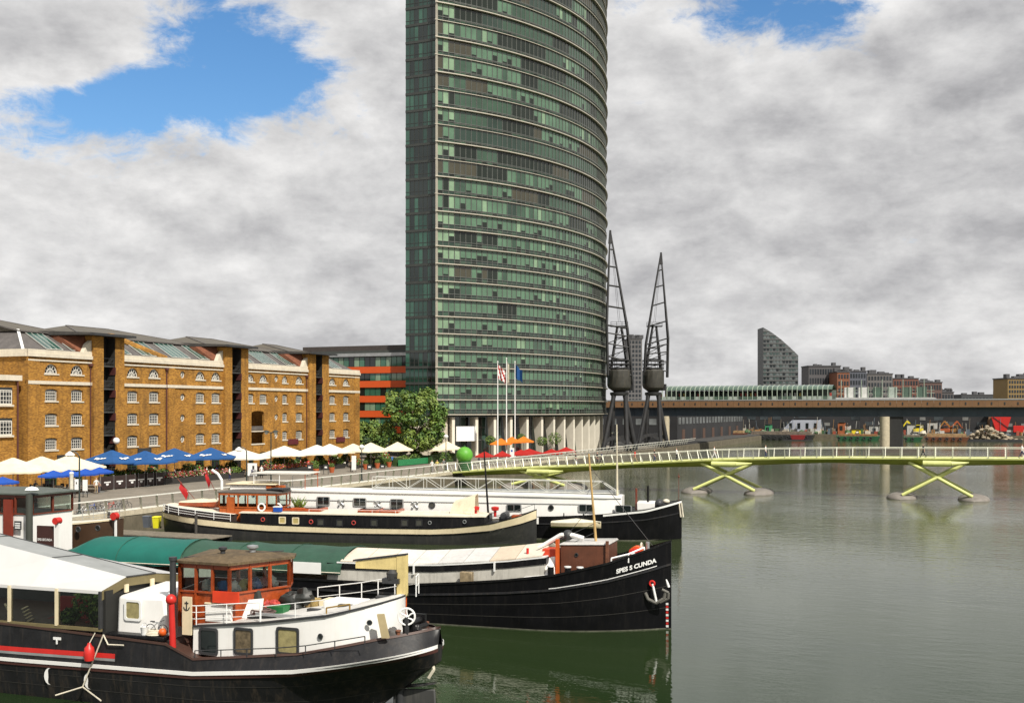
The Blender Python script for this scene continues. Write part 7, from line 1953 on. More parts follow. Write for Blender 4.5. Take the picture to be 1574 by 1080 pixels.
# hatch coaming and cream hatch boards
sh = lambda x: lerp_tab(zt2, x) - 2.0
def skew_box(x0, x1, y0, y1, z0, z1, n=6):
    xs_ = frange(x0, x1, n)
    return MB().grid([[(x, y0, z0 + sh(x)), (x, y0, z1 + sh(x)), (x, y1, z1 + sh(x)), (x, y1, z0 + sh(x))] for x in xs_], closed=True).poly([(x0, y0, z0 + sh(x0)), (x0, y0, z1 + sh(x0)), (x0, y1, z1 + sh(x0)), (x0, y1, z0 + sh(x0))]).poly([(x1, y0, z0 + sh(x1)), (x1, y0, z1 + sh(x1)), (x1, y1, z1 + sh(x1)), (x1, y1, z0 + sh(x1))])
co = skew_box(-18.2, -6.1, -1.85, 1.85, 1.85, 2.55).build('hatch_coaming', pmat('coaming_white', (.55, .53, .47), .6, streak=.4), b2.o)
skew_box(-18.2, -6.0, -1.9, 1.9, 2.56, 2.86).build('hatch_rim', black, co)
skew_box(-17.6, -6.05, -1.93, 1.93, 2.865, 2.93).build('rim_rail', whitec, co)
creams = [pmat('hatch_cream', (.64, .57, .47), .6, var=.1, streak=.25), pmat('hatch_white', (.62, .60, .56), .6, var=.1, streak=.3), pmat('hatch_tan', (.56, .47, .36), .6, var=.1, streak=.25), pmat('hatch_grey', (.55, .54, .52), .6, var=.1, streak=.3)]
for i in range(8):
    xa, xb = -17.4 + i * 1.4, -17.4 + (i + 1) * 1.4 - .04
    for s in (-1, 1):
        m = MB().hexa([(xa, s * 1.88, 2.95 + sh(xa)), (xb, s * 1.88, 2.95 + sh(xb)), (xb, s * .02, 3.42 + sh(xb)), (xa, s * .02, 3.42 + sh(xa))], [(xa, s * 1.88, 3.0 + sh(xa)), (xb, s * 1.88, 3.0 + sh(xb)), (xb, s * .02, 3.48 + sh(xb)), (xa, s * .02, 3.48 + sh(xa))])
        m.build('hatch_board', creams[(0, 0, 1, 1, 3, 3, 2, 0)[i]], co)
for px in (636, 760):
    p = b2.L(px, 882, -1.95); MB().beam((p.x, -1.95, 2.45 + sh(p.x)), (p.x, -1.95, 2.95 + sh(p.x)), .08).build('rim_bracket', whitec, co)
# tarpaulin on hoops
def tarp(x0, x1, n, mat, name, zt_=3.55):
    rows = []
    for i in range(n * 8 + 1):
        x = x0 + (x1 - x0) * i / (n * 8); ph = (i % 8) / 8
        sag = .06 * math.sin(math.pi * ph)
        fall = .0
        if x < -34: fall = (-34 - x) * .5
        row = []
        for k in range(13):
            a = math.pi * k / 12
            y = -2.12 * math.cos(a); z = 2.25 + (zt_ - 2.25 - sag - fall) * math.sin(a) ** .9
            row.append((x, y * (1 + .012 * math.sin(x * 5 + k)), z + .015 * math.sin(x * 3.1 + k * 1.7)))
        rows.append(row)
    o = MB().grid(rows).build(name, mat, b2.o, fix=False, smooth=60)
    for i in range(n + 1):
        x = x0 + (x1 - x0) * i / n
        MB().path([(x, -2.13 * math.cos(math.pi * k / 12), 2.27 + (zt_ - 2.25 - (max(0, (-34 - x) * .5))) * math.sin(math.pi * k / 12) ** .9) for k in range(13)], .02, 4).build('tarpaulin_seam', pmat('seam_green', (.015, .06, .035), .8), o)
    return o
tarp(-35.6, -27.2, 2, pmat('tarp_teal', (.0, .11, .085), .6, var=.12, scale=.7, bump=.25, bscale=3), 'teal_tarpaulin')
tarp(-27.15, -17.3, 3, pmat('tarp_green', (.02, .068, .042), .65, var=.2, scale=.9, bump=.3, bscale=3, streak=.25, scol=(.08, .12, .09)), 'green_tarpaulin', 3.5)
MB().path([(x, -2.14, 2.35) for x in frange(-35.6, -17.3, 12)], .03).build('tarpaulin_lashing', rope_m, b2.o)
# brown companion hatch, posts, bollards, windlass, mast
bx_o = MB().hexa([(-5.45, -1.25, 2.35), (-3.0, -1.15, 2.7), (-3.0, 1.15, 2.7), (-5.45, 1.25, 2.35)], [(-5.45, -1.25, 4.14), (-3.0, -1.15, 4.22), (-3.0, 1.15, 4.22), (-5.45, 1.25, 4.14)]).build('companion_hatch', brownp, b2.o, bevel=.05)
MB().hexa([(-5.5, -1.3, 4.18), (-2.95, -1.2, 4.26), (-2.95, 1.2, 4.26), (-5.5, 1.3, 4.18)], [(-5.45, -1.2, 4.24), (-3, -1.1, 4.34), (-3, 1.1, 4.34), (-5.45, 1.2, 4.24)]).build('hatch_top', greyd, bx_o)
porthole(b2, (-4.6, 3.7), .08, -1.24, darkm, root=bx_o)
MB().beam((-3.02, -1.22, 2.7), (-3.02, -1.22, 4.45), .14, .14).build('corner_post', rust, bx_o)
p = b2.L(857, 885, -1.55)
MB().beam((p.x, -1.55, 2.55), (p.x, -1.55, 4.5), .2, .16).build('red_post', orangep, b2.o)
p = b2.L(848, 862, -1.1); MB().box(p.x - .45, p.x + .3, -1.3, -.4, 2.7, 3.95).build('red_locker', pmat('locker_red', (.55, .05, .015), .5), b2.o, bevel=.04)
MB().tube(b2.L(811, 870, -1.4), b2.L(811, 842, -1.4), .07).build('red_vent', redp, b2.o)
m = MB().path([b2.L(800, 868, -.5), b2.L(815, 850, -.5), b2.L(835, 838, -.5), b2.L(862, 822, -.5), b2.L(880, 822, -.5), b2.L(897, 827, -.5)], .12, 8); m.build('lowered_boom', white, b2.o)
MB().ball(b2.L(873, 822, -.4), .28, 8).ball(b2.L(866, 824, -.4), .2, 8).build('boom_gear', darkm, b2.o)
p = b2.L(820, 880, -1.2); MB().hexa([(p.x - .4, -1.9, 2.5), (-5.6, -1.9, 2.7), (-5.6, 1.7, 2.7), (p.x - .4, 1.7, 2.5)], [(p.x + .4, -1.3, 3.3), (-5.7, -1.2, 3.75), (-5.7, 1.2, 3.75), (p.x + .4, 1.3, 3.3)]).build('fore_hatch_cover', white, b2.o, bevel=.05)
for px, py in ((873, 885), (892, 881), (847, 888)):
    p = b2.L(px, py, -1.9); MB().tube((p.x, -1.95, 2.4), (p.x, -1.95, 3.1 + .05), .16, n=10).build('bollard', black, b2.o); MB().tube((p.x, -1.95, 3.151), (p.x, -1.95, 3.21), .18, n=10).build('bollard_cap', whitec, b2.o)
rail(b2, [(-2.7, -1.75, 3.25), (-1.9, -1.45, 3.45), (-1.2, -.95, 3.75)], .42, 'bow_rail', whitec, 0, 2.0, .045)
wl_ = MB().tube((-1.75, -.6, 3.75), (-1.75, .6, 3.75), .3, n=14).box(-2.0, -1.5, -.7, -.6, 3.0, 4.0).box(-2.0, -1.5, .6, .7, 3.0, 4.0).build('anchor_windlass', redp, b2.o)
MB().tube((-1.75, -.3, 3.75), (-1.75, .3, 3.75), .37, n=14).build('windlass_drum', orangep, wl_); MB().ball((-1.75, -.85, 3.7), .17, 10).build('windlass_end', whitec, wl_)
MB().torus((-1.55, .2, 4.05), .2, .045, 'x', 12, 5).build('rope_eye', rope_m, wl_); MB().tube((-1.25, .3, 3.6), (-1.25, .3, 4.3), .1, n=10).build('bitt', steel, wl_)
a, c = b2.L(921, 892, -.2), b2.L(905, 697, -.2)
ms = MB().tube(a, c, .08, .045, n=10).build('mast', pmat('spar_wood', (.50, .33, .13), .5, var=.25, scale=2), b2.o)
MB().tube(a, a.lerp(c, .25), .1, .085, n=10).build('mast_base', pmat('mast_rust', (.25, .08, .04), .7, var=.6, scale=8), ms)
for q, r2 in ((b2.L(1003, 838, 0), .9), (b2.L(770, 885, -1.8), .38), (b2.L(745, 882, -1.8), .45), (b2.L(860, 836, .8), .6)):
    MB().path([a.lerp(c, r2), q], .014, 4).build('stay', darkm, ms)
p, q = b2.L(717, 897, -2.3), b2.L(717, 878, -2.3)
MB().box(p.x - .33, p.x + .33, -2.42, -2.1, 1.95 + .1, 2.75).build('side_box', pmat('side_box', (.26, .20, .12), .7, var=.4, scale=4), b2.o, bevel=.03)
MB().box(b2.L(451, 895, -2.1).x, b2.L(494, 895, -2.1).x, -2.2, -2.14, 2.25, 2.85).build('white_panel', whitec, b2.o)
# after wheelhouse, name board, light posts
wgreen = pmat('wheelhouse_roof', (.085, .10, .085), .6, var=.15)
redwood = pmat('red_wood', (.16, .035, .018), .4, var=.3, scale=2)
xw = b2.L(50, 800, -1.6).x
pts = [(-43.5, -1.75), (xw, -1.6), (xw + .2, 1.6), (-43.5, 1.7)]
w2b, w2r = wheelhouse(b2, pts, 2.3, 4.85, 6.0, [5, 2, 4, 0], redwood, wgreen, .35, lower_m=white, camber=.25, doors=())
MB().lathe([(.3, 0), (.4, .06), (.3, .2), (.02, .28)], (b2.L(48, 800, -2.0).x, -1.95, 6.25), 14).build('roof_dome', whitec, w2r)
MB().box(b2.L(6, 800, -1.8).x, b2.L(19, 800, -1.8).x, -1.86, -1.72, 2.4, 5.7).build('side_door', pmat('door_red', (.20, .03, .015), .5), w2b)
p = b2.L(28, 745, -1.9); p = b2.L(46, 800, -2.0)
MB().tube((p.x, -2.05, 2.2), (p.x, -2.05, 6.1), .2, n=10).build('funnel', pmat('funnel_dark', (.05, .055, .045), .6, streak=.4), b2.o)
MB().box(p.x - 1.25, p.x - .75, -1.86, -1.83, 3.95, 4.45).build('number_plate', darkm, w2b)
for k in range(3): MB().box(p.x - 1.18, p.x - .82, -1.875, -1.862, 4.02 + k * .13, 4.09 + k * .13).build('plate_mark', whitec, w2b)
q0, q1 = b2.L(58, 845, -2.2), b2.L(83, 808, -2.2)
nb = MB().box(q0.x, q1.x, -2.28, -2.2, 2.3, q1.z).build('name_board', pmat('board_brown', (.05, .018, .014), .5), b2.o)
text_part(nb, 'SPES SECUNDA', whitec, lambda u, v: (q0.x + .06 + u * (q1.x - q0.x - .12), -2.29, b2.L(70, 829, -2.29).z - .06 + v), .19, 'name_lettering', .004)
for px, tp in ((88, 800),):
    p = b2.L(px, 845, -2.3); t = b2.L(px, tp, -2.3)
    MB().box(p.x - .12, p.x + .14, -2.36, -2.2, 2.2, t.z - .15).build('light_post', white, b2.o); MB().tube((p.x, -2.5, t.z), (p.x, -2.1, t.z), .2, n=14).build('navigation_light', redp, b2.o)
MB().box(-45, -41.3, -2.0, -.6, 2.5, 3.3).build('red_boat_cover', pmat('cover_red', (.22, .01, .012), .6), b2.o, bevel=.12)

# ---- B5: small brown boat behind the tarpaulin
p5 = aty(181, 800, 60.0)
b5 = Boat('brown_launch', 'brown hulled boat with pale deck edge and portholes behind the teal tarpaulin', 'boat', p5.x, 60, 4)
zt5 = [(-15, 2.6), (-9, 2.75), (-4, 3.05), (0, 3.45)]
def w5(x, z):
    zt = lerp_tab(zt5, x); d = 2.1 if x < -3 else max(.5, 2.1 * (1 - ((x + 3) / 3.6) ** 2)); return d * (.82 + .18 * max(0, z / zt))
xs5 = frange(-15, 0, 16)
b5.hull(xs5, w5, [('hull', pmat('launch_brown', (.05, .025, .012), .5, var=.2), lambda x: -.5, Z1(zt5), 5, 0)])
b5.hull(xs5, w5, [('gunwale', cream, lambda x: lerp_tab(zt5, x) - .03, lambda x: lerp_tab(zt5, x) + .06, 1, .06)])
b5.deck(xs5, w5, lambda x: lerp_tab(zt5, x) + .03, pmat('pale_deck', (.6, .58, .5), .7, var=.1), inset=-.02)
for px, py in ((121, 813), (151, 811)):
    p = b5.L(px, py, -2.05); porthole(b5, (p.x, p.z), .17, -2.1, darkm)
p = b5.L(180, 800, -.6)
MB().beam((p.x, -.75, 1.0), (p.x, -.75, 3.6), .12).build('bow_post', whitec, b5.o); MB().tube((p.x - .05, -.95, 3.75), (p.x - .05, -.6, 3.75), .26, n=14).build('bow_light', redp, b5.o)
MB().tube((p.x + .2, -.6, 1.9), (p.x + .2, -.3, 1.9), .2, n=10).build('red_fender', redp, b5.o)
rail(b5, [(-6, 1.4, 2.95), (-2, 1.1, 3.2), (0, .2, 3.45)], .8, 'bow_rail', steel, 2, 1.0, .02)

# ---- B3: black and cream barge with wooden wheelhouse
b3 = Boat('houseboat', 'black barge with wide cream band and orange wooden wheelhouse', 'barge', -33, 84.5, 12)
bt3 = [(-32.6, 2.2), (-31, 2.08), (-27, 1.65), (-22.7, 1.37), (-15, 1.25), (-7, 1.29), (-3, 1.75), (-.7, 2.33), (.5, 2.8)]
bb3 = [(-32.6, 1.75), (-31, 1.55), (-27, 1.13), (-22.7, .87), (-15, .80), (-7, .86), (-3, 1.22), (-.7, 1.72), (.5, 2.1)]
def dk3(x):
    if x < -29: return 2.35 * math.sqrt(max(.004, 1 - ((x + 29) / 3.62) ** 2))
    return 2.35 if x < -4.5 else max(.05, 2.35 * (1 - ((x + 4.5) / 5.05) ** 2.1))
def w3(x, z):
    zt = lerp_tab(bt3, x)
    wl = dk3(x) * .95 if -28 < x < -6 else (dk3(x) * .9 * max(.05, 1 - max(0, (x + 6) / 6.2) ** 1.5) if x >= -6 else dk3(x) * max(.1, 1 - (-28 - x) / 4.5))
    return wl * (1 + min(0, z) * .12) + (dk3(x) - wl) * max(0, z / zt) ** .8
xs3 = [-32.55, -32.4, -32.1, -31.6, -31, -30.2, -29.2, -28] + frange(-26, -6, 10) + frange(-4.5, .45, 14)
b3.hull(xs3, w3, [('hull', pmat('grey_hull', (.026, .026, .026), .45, var=.3, scale=.8, streak=.6, scol=(.07, .065, .055)), lambda x: -.7, Z1(bb3), 6, 0), ('cream_band', cream, Z1(bb3), Z1(bt3), 2, .004)])
b3.hull(xs3, w3, [('rubbing_strake', black, lambda x: lerp_tab(bb3, x) - .09, lambda x: lerp_tab(bb3, x) + .0, 1, .05)])
b3.hull(xs3, w3, [('gunwale', black, lambda x: lerp_tab(bt3, x) - .01, lambda x: lerp_tab(bt3, x) + .07, 1, .03)])
b3.deck(xs3, w3, lambda x: lerp_tab(bt3, x) - .02, charcoal)
hs = MB().grid([[(x, -y, lerp_tab(bt3, x) - .05 if True else 0), (x, -y + .03, 2.27), (x, y - .03, 2.27), (x, y, lerp_tab(bt3, x) - .05)] for x, y in [(-24.6, 2.1), (-20, 2.14), (-14, 2.14), (-8, 2.14), (-5.0, 2.05), (-3.6, 1.75)]]).poly([(-3.6, -1.75, 1.3), (-3.6, 1.75, 1.3), (-3.6, 1.72, 2.27), (-3.6, -1.72, 2.27)]).poly([(-24.6, -2.1, 1.2), (-24.6, 2.1, 1.2), (-24.6, 2.07, 2.27), (-24.6, -2.07, 2.27)]).build('deckhouse', black, b3.o)
MB().grid([[(x, -y, 2.28), (x, -y, 2.36), (x, 0, 2.5), (x, y, 2.36), (x, y, 2.28)] for x, y in [(-24.7, 2.15), (-14, 2.2), (-8, 2.2), (-5, 2.1), (-3.4, 1.8)]]).build('house_roof', pmat('cream_deck', (.66, .60, .48), .7, var=.12, scale=1.2, streak=.25, scol=(.3, .26, .2)), hs, fix=False)
pinkr = pmat('ring_red', (.45, .06, .05), .5)
for px, py, k in ((404, 798, 'r'), (434, 799, 's'), (454.5, 800, 's'), (478, 801.5, 'r'), (543.5, 803, 'r'), (575, 803, 'd'), (622, 803, 'd'), (644, 803, 'd'), (660.5, 803, 'g'), (714, 801.5, 'g'), (493, 802, 'd'), (522, 803, 'd')):
    p = b3.L(px, py, -2.14)
    if k in 'rg': porthole(b3, (p.x, p.z), .155 if k == 'r' else .13, -2.13, pinkr if k == 'r' else steel, root=hs)
    else: frame_window(b3, (p.x, p.z), .44, .42, -2.13, pane=pmat('pale_curtain', (.45, .36, .14), .5) if k == 's' else pmat('dark_curtain', (.06, .06, .05), .3), frame=cream if k == 's' else charcoal, root=hs, rnd=.05)
# wheelhouse
oran = pmat('orange_wood', (.40, .095, .02), .4, var=.25, scale=2.5)
pts = [(b3.L(337, 790, -1.5).x, -1.5), (b3.L(425, 790, -1.5).x, -1.5), (b3.L(425, 790, -1.5).x + .3, 0), (b3.L(425, 790, -1.5).x, 1.5), (b3.L(337, 790, -1.5).x, 1.5)]
w3b, w3r = wheelhouse(b3, pts, 1.5, 2.75, 3.95, [6, 1, 1, 5, 3], oran, pmat('roof_grey', (.09, .08, .07), .8, var=.2), .15)
MB().box(pts[1][0] - 1.2, pts[1][0] + .35, -.9, .9, 4.02, 4.28).build('roof_hood', black, w3r, bevel=.08)
xd = b3.L(355, 790, -1.5).x
MB().box(xd - .35, xd + .35, -1.6, -1.5, 1.4, 3.6).build('side_door', oran, w3b)
# stern rail, dinghy under a cover, ensign
rail(b3, [(x, -w3(x, 2) + .08, lerp_tab(bt3, x) + .05) for x in (-32.2, -31.4, -30.2, -28.6, -26.9, -25.4)], .62, 'stern_rail', whitec, 2, 1.3, .03)
MB().grid([[(x, -dk3(x) * .82, lerp_tab(bt3, x)), (x, -dk3(x) * .8, lerp_tab(bt3, x) + .62), (x, dk3(x) * .8, lerp_tab(bt3, x) + .62), (x, dk3(x) * .82, lerp_tab(bt3, x))] for x in (-32, -31, -29.5, -27.5, -25)]).build('stern_house', pmat('stern_brown', (.035, .022, .018), .5), b3.o)
MB().grid([[(x, -dk3(x) * .86, lerp_tab(bt3, x) + .63), (x, 0, lerp_tab(bt3, x) + .7), (x, dk3(x) * .86, lerp_tab(bt3, x) + .63)] for x in (-32.1, -31, -29.5, -27.5, -25.2)]).build('stern_deck', MATS['cream_deck'], b3.o, fix=False)
def dinghy(parent_pt, L_, rz, hullmat, cover, label):
    o = thing('dinghy', label, 'dinghy', parent_pt, rz)
    rows = []
    for i in range(9):
        t = i / 8; w_ = .62 * math.sin(math.pi * min(1, .25 + t * .75)) ** .7 if t < .99 else .03; x = (t - .5) * L_
        if i == 0: w_ = .45
        rows.append([(x, -w_, .5 + .1 * t * t), (x, -w_ * .8, .2), (x, 0, .04), (x, w_ * .8, .2), (x, w_, .5 + .1 * t * t)])
    MB().grid(rows).poly(rows[0]).build('hull', hullmat, o)
    MB().grid([[r_[0], (r_[0][0], -.2, .82 - .25 * abs(i / 4 - 1)), (r_[0][0], .2, .84 - .25 * abs(i / 4 - 1)), r_[4]] for i, r_ in enumerate(rows)]).build('cover', cover, o, fix=False)
    return o
canv = pmat('canvas_cream', (.62, .55, .40), .85, var=.15, scale=2, bump=.3, bscale=3)
dinghy(b3.world(-28.9, -.3, 2.5), 4.0, b3.yaw + .05, wood, canv, 'wooden dinghy under a cream cover on the cream banded barge stern')
def ensign(pt, ang, label, L_=2.2):
    o = thing('ensign', label, 'flag', pt)
    rt = Vector((CT, ST, 0)); d = (rt * ang[0] + Vector((0, 0, ang[1]))).normalized()
    MB().tube((0, 0, 0), d * L_, .03).build('staff', redwood, o)
    rows = [[d * L_ * (1 - .55 * s) + Vector((0, 0, -1.1 * t)) + rt * (.35 * t * (1 - s) + .12 * math.sin(t * 6)) + Vector((-ST, CT, 0)) * .15 * math.sin(t * 5 + s * 4) for s in (0, .33, .66, 1)] for t in (0, .25, .5, .75, 1)]
    MB().grid(rows).build('flag', pmat('ensign_red', (.42, .012, .015), .8), o, fix=False)
q = b3.L(300, 757, 0); ensign(b3.world(q.x, 0, q.z - .6), (-.75, .9), 'red ensign at the stern of the cream banded barge', 2.4)
# deck gear on B3
for i, (px, py, yl, lab) in enumerate(((402, 785, -1.6, 'white lifebuoy in front of the orange wheelhouse'), (427, 780, -1.3, 'white lifebuoy at the forward end of the orange wheelhouse'))):
    p = b3.L(px, py, yl); lifebuoy(b3, p.x, yl, 2.4, lab)
o = on_deck(b3, b3.L(427, 784, -1.7).x, -1.7, 2.42, 'cool_box', 'bright blue box beside the orange wheelhouse', 'box'); MB().box(-.32, .32, -.25, .25, 0, .38).build('body', bluel, o, bevel=.03); MB().box(-.34, .34, -.27, .27, .385, .47).build('lid', whitec, o, bevel=.02)
for i, (x, w_) in enumerate(((-20.6, 1.3), (-18.9, 2.2), (-13.6, 1.9), (-11.8, 1.6))):
    MB().box(x - w_ / 2, x + w_ / 2, -1.2, .7, 2.45, 2.68).build('roof_hatch', wood, hs, bevel=.04); MB().box(x - w_ / 2 + .2, x + w_ / 2 - .2, -1.0, .5, 2.69, 2.74).build('hatch_glass', glassd, hs)
p = b3.L(460, 778, -.8)
o = on_deck(b3, p.x, -.9, 2.48, 'potted_plant', 'spiky plant in a terracotta trough on the cream banded barge', 'plant'); MB().box(-.6, .6, -.2, .2, 0, .26).build('trough', MATS['terracotta'], o, bevel=.03)
m = MB()
for k in range(60):
    a = R.uniform(0, 6.28); l_ = R.uniform(.5, 1.2); b_ = Vector((R.uniform(-.4, .4), 0, .25)); e = b_ + Vector((math.cos(a) * l_ * .45, math.sin(a) * l_ * .45, l_ * R.uniform(.4, .95))); n_ = Vector((-math.sin(a), math.cos(a), 0)) * .035
    m.poly([b_ - n_, b_ + n_, b_.lerp(e, .6) + n_ + Vector((0, 0, .12)), e]).poly([b_ - n_, e, b_.lerp(e, .6) - n_ + Vector((0, 0, .12))])
f = m.build('foliage', leaf2, o, fix=False); f['kind'] = 'stuff'
rail(b3, [(x, -2.05, 2.36) for x in (-18.5, -15, -11, -7, -4.6)], .34, 'roof_rail', whitec, 0, 2.3, .018)
a, c = b3.L(751, 790, 0), b3.L(744, 692, 0)
ms = MB().tube(a - Vector((0, 0, .4)), c, .1, .05, n=8).build('mast', black, b3.o)
p = b3.L(716, 785, -.4)
cv = MB().grid([[(p.x - 1.25 + 2.1 * i / 6, -.9 + .15 * math.sin(i), 2.45), (p.x - 1.1 + 2.0 * i / 6 + .1 * math.sin(i * 2), -.55, 3.2 + .16 * i * .7), (p.x - .95 + 1.9 * i / 6, 0, 3.45 + .1 * i), (p.x - 1.1 + 2.0 * i / 6, .7, 2.45)] for i in range(7)]).build('canvas_cover', canv, b3.o, fix=False, smooth=50)
for px, py in ((731, 780), (761, 776)):
    p = b3.L(px, py, -.5); MB().tube((p.x, -.5, 2.2), (p.x, -.5, 2.75), .12, n=10).lathe([(.12, 0), (.3, .05), (.34, .3), (.1, .36)], (p.x, -.5, 2.7), 12).build('cowl_vent', redp, b3.o)
MB().tube((-2.2, -.7, 2.3), (-2.2, .7, 2.3), .28, n=12).box(-2.6, -1.8, -.5, .5, 1.7, 2.2).build('anchor_windlass', darkm, b3.o)
MB().box(-1.6, -.8, -.4, .4, 2.0, 2.35).build('wooden_locker', wood, b3.o, bevel=.05)
rail(b3, [(-3.2, -1.4, 1.8), (-1.8, -.95, 2.1), (.3, -.08, 2.8)], .45, 'bow_rail', darkm, 0, 1.2, .02)
# narrow painted name dashes on the side are left as small pale blocks
for px in (393,):
    p = b3.L(px, 797, -2.14); text_part(hs, 'WESTERN', whitec, lambda u, v: (p.x - .35 + u * .7, -2.16, p.z + v), .14, 'name_lettering', .003) if False else None

# ---- B4: white housed barge behind, black bow
b4 = Boat('white_barge', 'white housed barge with black bow, mast and roof railing', 'barge', -22.3, 92.5, 12)
zt4 = [(-40, 2.0), (-20, 1.75), (-11.4, 1.85), (-7, 2.1), (-3, 2.55), (0, 3.25)]
def dk4(x):
    if x < -37: return 2.4 * math.sqrt(max(.01, 1 - ((x + 37) / 3.02) ** 2))
    return 2.4 if x < -4 else max(.1, 2.4 * (1 - ((x + 4) / 4.1) ** 2.4))
def w4(x, z):
    zt = lerp_tab(zt4, x); wl = dk4(x) * .96 if x < -5 else max(.05, 2.3 * (1 - ((x + 5) / 4.95) ** 2)); return wl * (1 + min(0, z) * .12) + (dk4(x) - wl) * max(0, z / zt) ** .8
xs4 = [-39.95, -39.6, -39, -38, -37] + frange(-34, -8, 10) + frange(-6.5, 0, 16)
b4.hull(xs4, w4, [('hull', blackh, lambda x: -.7, Z1(zt4), 7, 0)])
b4.hull(xs4, w4, [('rubbing_strake', charcoal, lambda x: lerp_tab(zt4, x) * .7 - .05, lambda x: lerp_tab(zt4, x) * .7 + .05, 1, .06)])
b4.hull(xs4, w4, [('waterline_scum', MATS['scum'], lambda x: -.02, lambda x: .08, 1, .006)])
b4.hull([x for x in xs4 if x > -6.6], w4, [('white_sheer_line', whitec, lambda x: lerp_tab(zt4, x) - .14, lambda x: lerp_tab(zt4, x) + .03, 1, .02)])
b4.hull(xs4, w4, [('gunwale', black, lambda x: lerp_tab(zt4, x) + .032, lambda x: lerp_tab(zt4, x) + .08, 1, .03)])
b4.deck(xs4, w4, lambda x: lerp_tab(zt4, x) - .05, greyd)
hz = lambda x: lerp_tab([(-36, 3.9), (-19, 3.78), (-8, 3.66), (-5, 3.62)], x)
hp_ = [(-35.5, 2.0), (-28, 2.05), (-20, 2.05), (-12, 2.05), (-8, 2.0), (-6.2, 1.85), (-5.0, 1.4)]
h4 = MB().grid([[(x, -y, lerp_tab(zt4, x) - .1), (x, -y + .05, hz(x)), (x, 0, hz(x) + .12), (x, y - .05, hz(x)), (x, y, lerp_tab(zt4, x) - .1)] for x, y in hp_])
h4.poly([(-5, -1.4, 1.9), (-5, 1.4, 1.9), (-5, 1.35, 3.62), (-5, 0, 3.74), (-5, -1.35, 3.62)]).poly([(-35.5, -2, 1.7), (-35.5, 2, 1.7), (-35.5, 1.95, 3.9), (-35.5, -1.95, 3.9)])
h4 = h4.build('deckhouse', white, b4.o, smooth=30)
MB().grid([[(x, -y - .08, hz(x) - .12), (x, -y - .08, hz(x) + .06), (x, -y + .1, hz(x) + .07)] for x, y in hp_]).build('roof_edge', whitec, h4, fix=False)
MB().grid([[(x, -y - .015, 2.95), (x, -y - .03, 2.99), (x, -y - .015, 3.03)] for x, y in hp_[:-2]]).build('belt_moulding', steel, h4, fix=False)
MB().grid([[(x, -y - .02, 1.2 + (lerp_tab(zt4, x) - 1.75)), (x, -y - .02, lerp_tab(zt4, x) + .03)] for x, y in [(-37, 2.3), (-28, 2.42), (-20, 2.42), (-14, 2.42), (-12, 2.42)]]).build('white_topside', white, b4.o, fix=False)
for px, py, w_, h_ in ((497, 769.5, 1.05, .66), (553, 771.5, 1.05, .66), (610, 773.5, 1.05, .70), (790, 780, 1.15, .52), (901, 780.5, 1.15, .56), (958, 782, 1.25, .55)):
    p = b4.L(px, py, -2.05); o_ = frame_window(b4, (p.x, p.z), w_, h_, -2.06 if px < 950 else -1.92, root=h4, frame=steel, rnd=.1)
    MB().box(-.02, .02, -.03, -.012, -h_ / 2, h_ / 2).build('mullion', steel, o_)
for px, py, r in ((664, 776, .24), (847, 780, .2)):
    p = b4.L(px, py, -2.05); porthole(b4, (p.x, p.z), r, -2.06, darkm, root=h4)
for px, py in ((525, 772), (581, 774), (638, 776)):
    p = b4.L(px, py, -2.08)
    em = MB()
    for k in range(4):
        a = .785 + k * 1.5708; em.path([(0, 0, 0), (.3 * math.cos(a), 0, .3 * math.sin(a))], .05, 5); em.ball((.32 * math.cos(a), 0, .32 * math.sin(a)), .1, 7)
    em.build('wall_fitting', steel, h4, (p.x, -2.12, p.z))
# roof railing of crossed bars
x0, x1 = b4.L(575, 755, 0).x, b4.L(952, 760, 0).x
gwm = pmat('gangway_paint', (.55, .55, .5), .5)
ga = thing('gangway', 'white lattice gangway lying along the white barge roof', 'gangway', b4.world(0, 0, 0), b4.yaw)
n = 13
for s in (-.55, .55):
    t = MB().tube((x0, s, hz(x0) + 1.2), (x1 - 1.5, s, hz(x1) + 1.2), .035, n=6).tube((x1 - 1.5, s, hz(x1) + 1.2), (x1, s, hz(x1) + .2), .035, n=6).tube((x0, s, hz(x0) + .22), (x1, s, hz(x1) + .2), .04, n=6).build('chord', gwm, ga)
    for i in range(n):
        xa, xb = x0 + (x1 - 1.5 - x0) * i / n, x0 + (x1 - 1.5 - x0) * (i + 1) / n
        MB().tube((xa, s, hz(xa) + .2), (xa, s, hz(xa) + 1.2), .025, n=5).build('upright', gwm, ga)
        MB().tube((xa, s, hz(xa) + (1.2 if i % 2 else .2)), (xb, s, hz(xb) + (.2 if i % 2 else 1.2)), .02, n=5).build('diagonal', gwm, ga)
MB().box(x0, x1, -.5, .5, hz(x1) + .17, hz(x0) + .12 + .1).build('walkway', steel, ga)
a, c = b4.L(949, 762, -.9), b4.L(948, 652, -.9)
ms = MB().tube(a - Vector((0, 0, .2)), c, .09, .05, n=8).build('mast', pmat('mast_cream', (.62, .56, .42), .5), b4.o)
MB().path([c.lerp(a, .12), b4.L(1005, 782, -.5)], .014, 4).build('stay', darkm, ms); MB().path([c.lerp(a, .12), b4.L(900, 765, -1)], .014, 4).build('stay', darkm, ms)
for px, yt in ((978, 750), (996, 746)):
    p = b4.L(px, 775, -.6); MB().tube((p.x, -.6, 2.3), (p.x, -.6, b4.L(px, yt, -.6).z), .09, n=8).build('vent_pipe', redwood if px < 980 else black, b4.o)
p = b4.L(992, 778, -.8); MB().box(p.x - .7, p.x + .8, -1.0, 1.0, 2.4, 3.15).build('fore_hatch', white, b4.o, bevel=.05)
